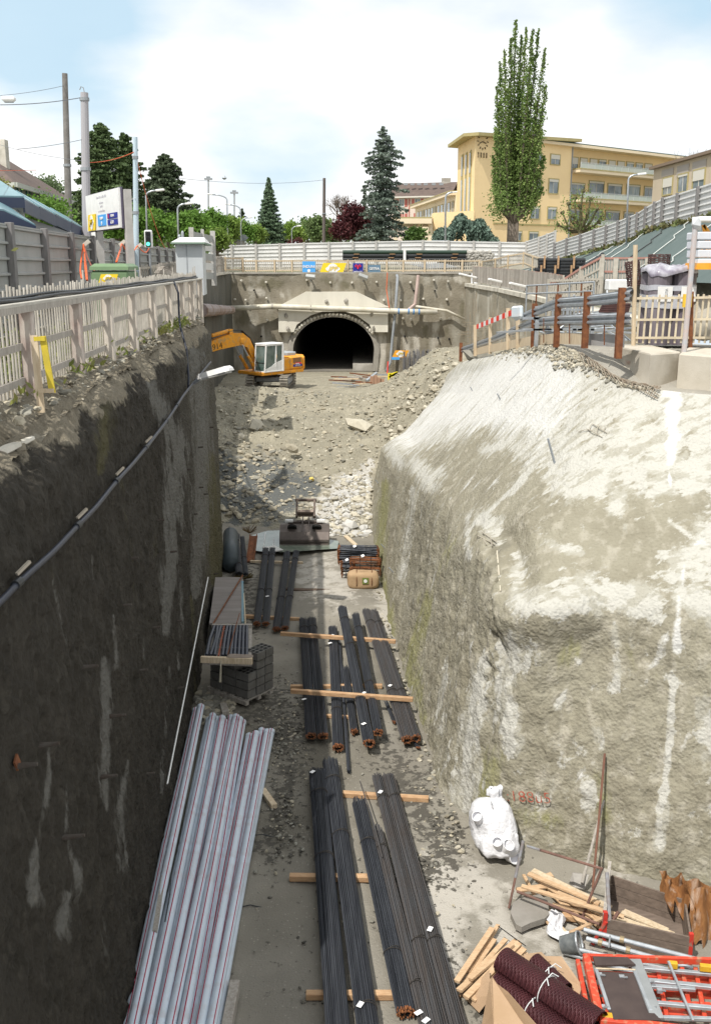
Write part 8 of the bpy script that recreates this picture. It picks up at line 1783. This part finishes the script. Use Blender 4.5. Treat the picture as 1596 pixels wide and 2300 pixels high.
def conifer(name,label,u,y,vtop,wpx,mat,n=70,dens=70,size=.22,droop=.25,prof=None,vbot=545,group=None,irr=.25,up=0,sparse=1.0,bare=0.06):
    t_,b=tree_root(name,label,u,y,group=group);top=at(u,vtop,y).z;base=max(b.z,at(u,vbot,y).z-.3);Hh=top-base;R=wpx*.5*y/F;C=[];m=MB()
    m.tube([b-Vector((0,0,.5)),Vector((b.x,y,top-.3))],Hh*.016+.1,8,r2=.03)
    for k in range(n):
        f=bare+(1-bare)*(k+RNG.random())/n;L_=R*(prof(f)if prof else(1-f)**.85+.03)*(1+RNG.uniform(-irr,irr));a=k*2.399+RNG.uniform(-.3,.3);z0=base+Hh*f
        d=np.array([math.cos(a),math.sin(a),0]);nn=max(6,int(dens*(L_/R+.12)));s=RNG.random(nn)**.7;w=.13*L_*np.sin(PI*np.clip(s,.05,1))**.5+.06
        P_=np.array([b.x,y,z0])+d[None]*s[:,None]*L_;P_[:,2]+=up*L_*s-droop*L_*s**2+RNG.normal(size=nn)*.10*w;side=np.array([-d[1],d[0],0]);P_+=side[None]*(RNG.normal(size=nn)*w)[:,None];P_[:,2]-=np.abs(RNG.normal(size=nn))*w*.5
        C.append(P_)
        if k%3==0:m.tube([(b.x,y,z0),(b.x+d[0]*L_*.8,y+d[1]*L_*.8,z0+up*L_*.8-droop*L_*.64)],.06,4,r2=.02)
    m.build('trunk',bark,t_);leaves('crown',np.concatenate(C),size,mat,t_,flat=.4);return t_
lf_hedge=leafmat('leaf_fresh',(.11,.21,.035),(.17,.31,.055),sc=.35);lf_hedge2=leafmat('leaf_yellowgreen',(.17,.27,.05),(.22,.30,.07),sc=.35);lf_mid=leafmat('leaf_mid',(.07,.14,.03),(.12,.19,.05),sc=.4)
nd_dark=leafmat('needle_dark',(.07,.10,.055),(.11,.145,.08),sc=.5,trl=.15);nd_olive=leafmat('needle_olive',(.07,.115,.045),(.115,.165,.065),sc=.4,trl=.15);nd_blue=leafmat('needle_blue',(.12,.16,.125),(.18,.22,.18),sc=.5,trl=.15);nd_spruce=leafmat('needle_spruce',(.10,.16,.09),(.16,.23,.14),sc=.7,trl=.15)
lf_red=leafmat('leaf_darkred',(.075,.02,.025),(.12,.035,.035),sc=.4,trl=.25);lf_pop=leafmat('leaf_poplar',(.13,.21,.055),(.22,.30,.09),sc=.5)
conifer('deodar_tree','tall ragged dark conifer behind the notice board, left of two tips',240,78,276,150,nd_olive,n=130,dens=230,size=.24,droop=.15,prof=lambda f:(1-f)**.55*.95+.05,irr=.45,up=.1,vbot=520)
conifer('deodar_tree','ragged dark conifer behind the pale blue mast',292,82,300,105,nd_olive,n=110,dens=200,size=.24,droop=.1,prof=lambda f:(1-f)**.5*.95+.05,irr=.5,up=.1,vbot=520)
conifer('cedar_tree','broad dark cedar with flat layered branches right of the pale blue mast',378,95,346,150,nd_dark,n=110,dens=260,size=.26,droop=.18,prof=lambda f:(1-f)**.6*.95+.04,irr=.3,up=.12,vbot=510)
conifer('conifer','small dark conifer tip above the hedge trees',545,130,468,42,nd_dark,n=40,dens=60,size=.3,irr=.3,vbot=530)
conifer('spruce_tree','neat conical spruce behind the white hoarding',606,112,399,84,nd_spruce,n=120,dens=190,size=.24,droop=.05,up=.0,prof=lambda f:(1-f)**.95+.02,irr=.15,vbot=552)
conifer('blue_spruce','tall irregular blue grey spruce beside the dark red tree',858,112,283,96,nd_blue,n=120,dens=150,size=.26,droop=.22,prof=lambda f:.95 if f<.5 else(.8 if f<.72 else .95*(1-f)**.35)if False else float(np.interp(f,[0,.1,.35,.6,.75,.88,1],[1.0,1.0,.75,.72,.85,.4,.05])),irr=.4,up=.12,vbot=548)
conifer('conifer','thin conifer tip showing over the dark red tree',818,122,418,26,nd_dark,n=34,dens=40,size=.28,irr=.3,vbot=545)
for i,(u,vt,w,y,mt)in enumerate(((262,470,70,66,lf_hedge),(312,462,75,70,lf_hedge),(352,470,75,74,lf_hedge),(398,474,75,78,lf_hedge),(440,468,70,84,lf_hedge),(482,468,70,90,lf_hedge),(512,478,60,98,lf_hedge2),(545,496,60,104,lf_hedge),(575,500,50,108,lf_hedge2),(488,515,60,80,lf_hedge2))):
    broadleaf('hedge_tree','bright green leafy tree in the row behind the left hoarding, %s from the left'%['first','second','third','fourth','fifth','sixth','seventh','eighth','ninth','tenth'][i],u,y,vt,w,mt,ncl=70,per=75,size=.24,group='bright green trees behind the left hoarding',shell=.2,rcf=.2)
broadleaf('tree','pale grey green tree behind the left house roof',108,110,395,90,leafmat('leaf_greygreen',(.13,.19,.09),(.18,.24,.12),sc=.3),ncl=70,per=60,size=.3,shell=.3,rcf=.2,vbot=470)
broadleaf('shrub','bright green shrub between the house and the blue shelter roof',105,48,434,120,lf_hedge,ncl=80,per=60,size=.14,vbot=530,shell=.2)
broadleaf('tree','brownish dark tree behind the two masts',175,105,430,75,nd_olive,ncl=55,per=60,size=.3,vbot=520,shell=.3)
broadleaf('shrub','yellow flowering shrub in front of the left house wall',8,46,398,60,leafmat('leaf_yellow',(.28,.27,.10),(.20,.24,.06),sc=.8),ncl=36,per=40,size=.12,vbot=450)
for(u,vt,w,y,mt,lab)in((655,498,60,132,lf_hedge2,'pale green tree right of the conical spruce'),(690,488,50,140,lf_mid,'dark topped green tree left of the dark middle mast'),(716,484,60,128,leafmat('leaf_weeping',(.13,.20,.07),(.18,.23,.09),sc=.3),'weeping pale green tree in front of the dark middle mast'),(748,505,30,136,lf_mid,'small green tree right of the dark middle mast'),(930,515,50,122,lf_mid,'low green shrubs under the entrance canopy')):
    broadleaf('tree',lab,u,y,vt,w,mt,ncl=60,per=60,size=.32,shell=.3)
broadleaf('purple_tree','dark red leaved tree between the middle mast and the blue spruce',798,118,445,82,lf_red,ncl=70,per=80,size=.30,shell=.3,rcf=.18)
broadleaf('purple_tree','smaller dark red bush at the foot of the dark red tree',765,112,492,40,lf_red,ncl=40,per=60,size=.28,shell=.3)
broadleaf('purple_tree','tiny dark red bush beside the spruce foot',665,112,535,44,lf_red,ncl=20,per=40,size=.25)
def baretree(label,u,y,vt,w,n=60):
    t_,b=tree_root('bare_tree',label,u,y);top=at(u,vt,y).z;R=w*.5*y/F;m=MB();base=Vector((b.x,y,b.z));m.tube([base,base.lerp(Vector((b.x,y,top)),.4)],.2,6,r2=.12);m.build('trunk',bark,t_);m=MB()
    def br(p,d,L_,r,lv):
        q=p+d*L_;m.tube([p,(p+q)/2+Vector(RNG.normal(size=3))*L_*.05,q],r,4,r2=r*.6)
        if lv:
            for k in range(4):d2=(d+Vector(RNG.normal(size=3))*.42).normalized();br(p.lerp(q,RNG.uniform(.5,1)),d2,L_*.66,r*.6,lv-1)
    for k in range(5):a=k*1.3;br(base.lerp(Vector((b.x,y,top)),.35),Vector((math.cos(a)*.5*R/(top-b.z)*2.5,math.sin(a)*.4,1)).normalized(),(top-b.z)*.28,.10,3)
    m.build('branches',mk('bare_twigs',(.20,.17,.14),(.15,.12,.1),rough=.9),t_)
baretree('bare twiggy tree left of the dark red tree',765,126,425,60)
baretree('bare crown of a tree above the roofs at the far right',1548,150,318,90)
t_,b=tree_root('poplar_tree','very tall columnar poplar in front of the yellow tower',1150,112);yp=112
SP=[(1157,45,1150,16),(1146,85,1144,14),(1170,78,1158,13),(1181,62,1162,12),(1196,66,1166,15),(1209,64,1172,13),(1224,108,1182,15),(1132,112,1136,14),(1122,138,1128,13),(1115,195,1120,14),(1226,190,1196,15),(1165,180,1158,16),(1190,150,1174,16),(1140,200,1146,16),(1112,285,1116,15),(1216,260,1196,17),(1106,350,1114,13),(1222,350,1200,14),(1150,300,1150,18),(1180,300,1172,18),(1205,230,1185,14),(1128,300,1130,16),(1110,400,1122,15),(1218,420,1195,14),(1165,380,1160,18),(1200,330,1190,16)]
C=[];m=MB()
for(ut,vt,ub,w)in SP:
    yo=RNG.uniform(-2.2,2.2);top=at(ut,vt,yp+yo);bot=at(lerp(ub,1150,.2),468,yp+yo*.4);m.tube([Vector((b.x,yp,bot.z-1.6)),bot,bot.lerp(top,.5),top],[.22,.15,.09,.02],5)
    n=int(3000*(bot.z-top.z)/-24)+500;f=RNG.random(n)**.85;rr=w*yp/F*.36*np.interp(f,[0,.15,.7,1],[.9,1.2,.85,.28]);keep=RNG.random(n)<np.interp(f,[0,.5,1],[1,.85,.55]);P_=np.array(bot)[None]*(1-f[:,None])+np.array(top)[None]*f[:,None]
    cl=np.sin(f*RNG.uniform(30,60)+RNG.uniform(0,6))*.5;P_+=RNG.normal(size=(n,3))*rr[:,None]*np.array([1,1,.5]);P_[:,0]+=cl*rr;C.append(P_[keep])
for k in range(26):
    a=RNG.uniform(0,6.28);v=RNG.uniform(430,492);uu=1150+(48 if v<470 else 34)*math.cos(a);cc=np.array(at(uu,v,yp+3*math.sin(a)));C.append(cc+RNG.normal(size=(70,3))*.42)
leaves('crown',np.concatenate(C),.21,lf_pop,t_);m.build('limbs',bark,t_)
m=MB();q0,q1=at(1150,552,yp),at(1153,455,yp);q0.z=min(q0.z,b.z)
for dx in(-.28,0,.27):m.tube([q0+Vector((dx,0,-.5)),q1+Vector((dx*1.5,0,0))],.36,9,r2=.20)
m.build('trunk',mk('poplar_bark',(.24,.20,.17),(.15,.125,.10),scale=3,rough=.95,stretch=(4,4,.4),bump=.8,bscale=7,bstretch=(3,3,.4)),t_)
t_,b=tree_root('weeping_cedar','low dome shaped weeping blue cedar in front of the tower',1050,108);C=[]
for k in range(420):
    f=RNG.uniform(-1,1);u=1045+70*f;vtop=487+45*abs(f)**1.7+8*math.sin(f*9);yo=RNG.uniform(-3.2,3.2);vtop+=(yo/3.2)**2*12;Ln=RNG.uniform(.5,2.6);p=at(u,vtop,108+yo);n=26;s=RNG.random(n);P_=np.array(p)[None]+np.zeros((n,3));P_[:,2]-=s*Ln;P_[:,0]+=RNG.normal(size=n)*.09+np.sign(f)*s*.25;P_[:,1]+=RNG.normal(size=n)*.09;C.append(P_)
C=np.concatenate(C);leaves('crown',C,.24,leafmat('needle_cedar',(.10,.155,.12),(.14,.20,.16),sc=.6,trl=.15),t_,vert=.75,asp=1.9);m=MB();m.tube([b,at(1060,495,108)],.3,7,r2=.1);m.build('trunk',bark,t_)
t_,b=tree_root('pollard_tree','small knobbly pollarded tree in front of the balconies',1300,96);m=MB();C=[];c0=at(1302,520,96)
for(u,v)in((1252,505),(1262,478),(1275,458),(1290,446),(1308,430),(1325,448),(1340,470),(1345,498),(1318,480),(1285,485),(1330,510),(1270,512),(1300,462),(1352,485)):
    yo=RNG.uniform(-1.5,1.5);q=at(u,v,96+yo);mid=(c0+q)/2+Vector((RNG.normal()*.25,0,-.25));m.tube([c0,mid,q],[.14,.10,.07],6);m.rock(q,.25);C.append(np.array(q)+RNG.normal(size=(70,3))*np.array([.42,.42,.3]));C.append(np.array(mid)+RNG.normal(size=(24,3))*.3)
m.tube([Vector((c0.x,96,gz(c0.x,96))),c0],.2,7);m.build('limbs',mk('pollard_bark',(.12,.11,.06),(.08,.07,.04),rough=.95,scale=4),t_);leaves('crown',np.concatenate(C),.17,lf_pop,t_)
C=[]
for k in range(150):
    u=RNG.uniform(-200,1900);y=RNG.uniform(260,340);p=at(u,560,y);h_=RNG.uniform(4,9)if u<900 else RNG.uniform(5,10);C.append(np.array([p.x,y,gz(p.x,y)+h_*.5])+RNG.normal(size=(160,3))*np.array([4,4,h_*.28]))
leaves('distant_wood',np.concatenate(C),1.0,leafmat('leaf_distant',(.10,.15,.06),(.15,.20,.09),sc=.05),kind='stuff',label='distant green woodland behind the buildings',cat='woodland')
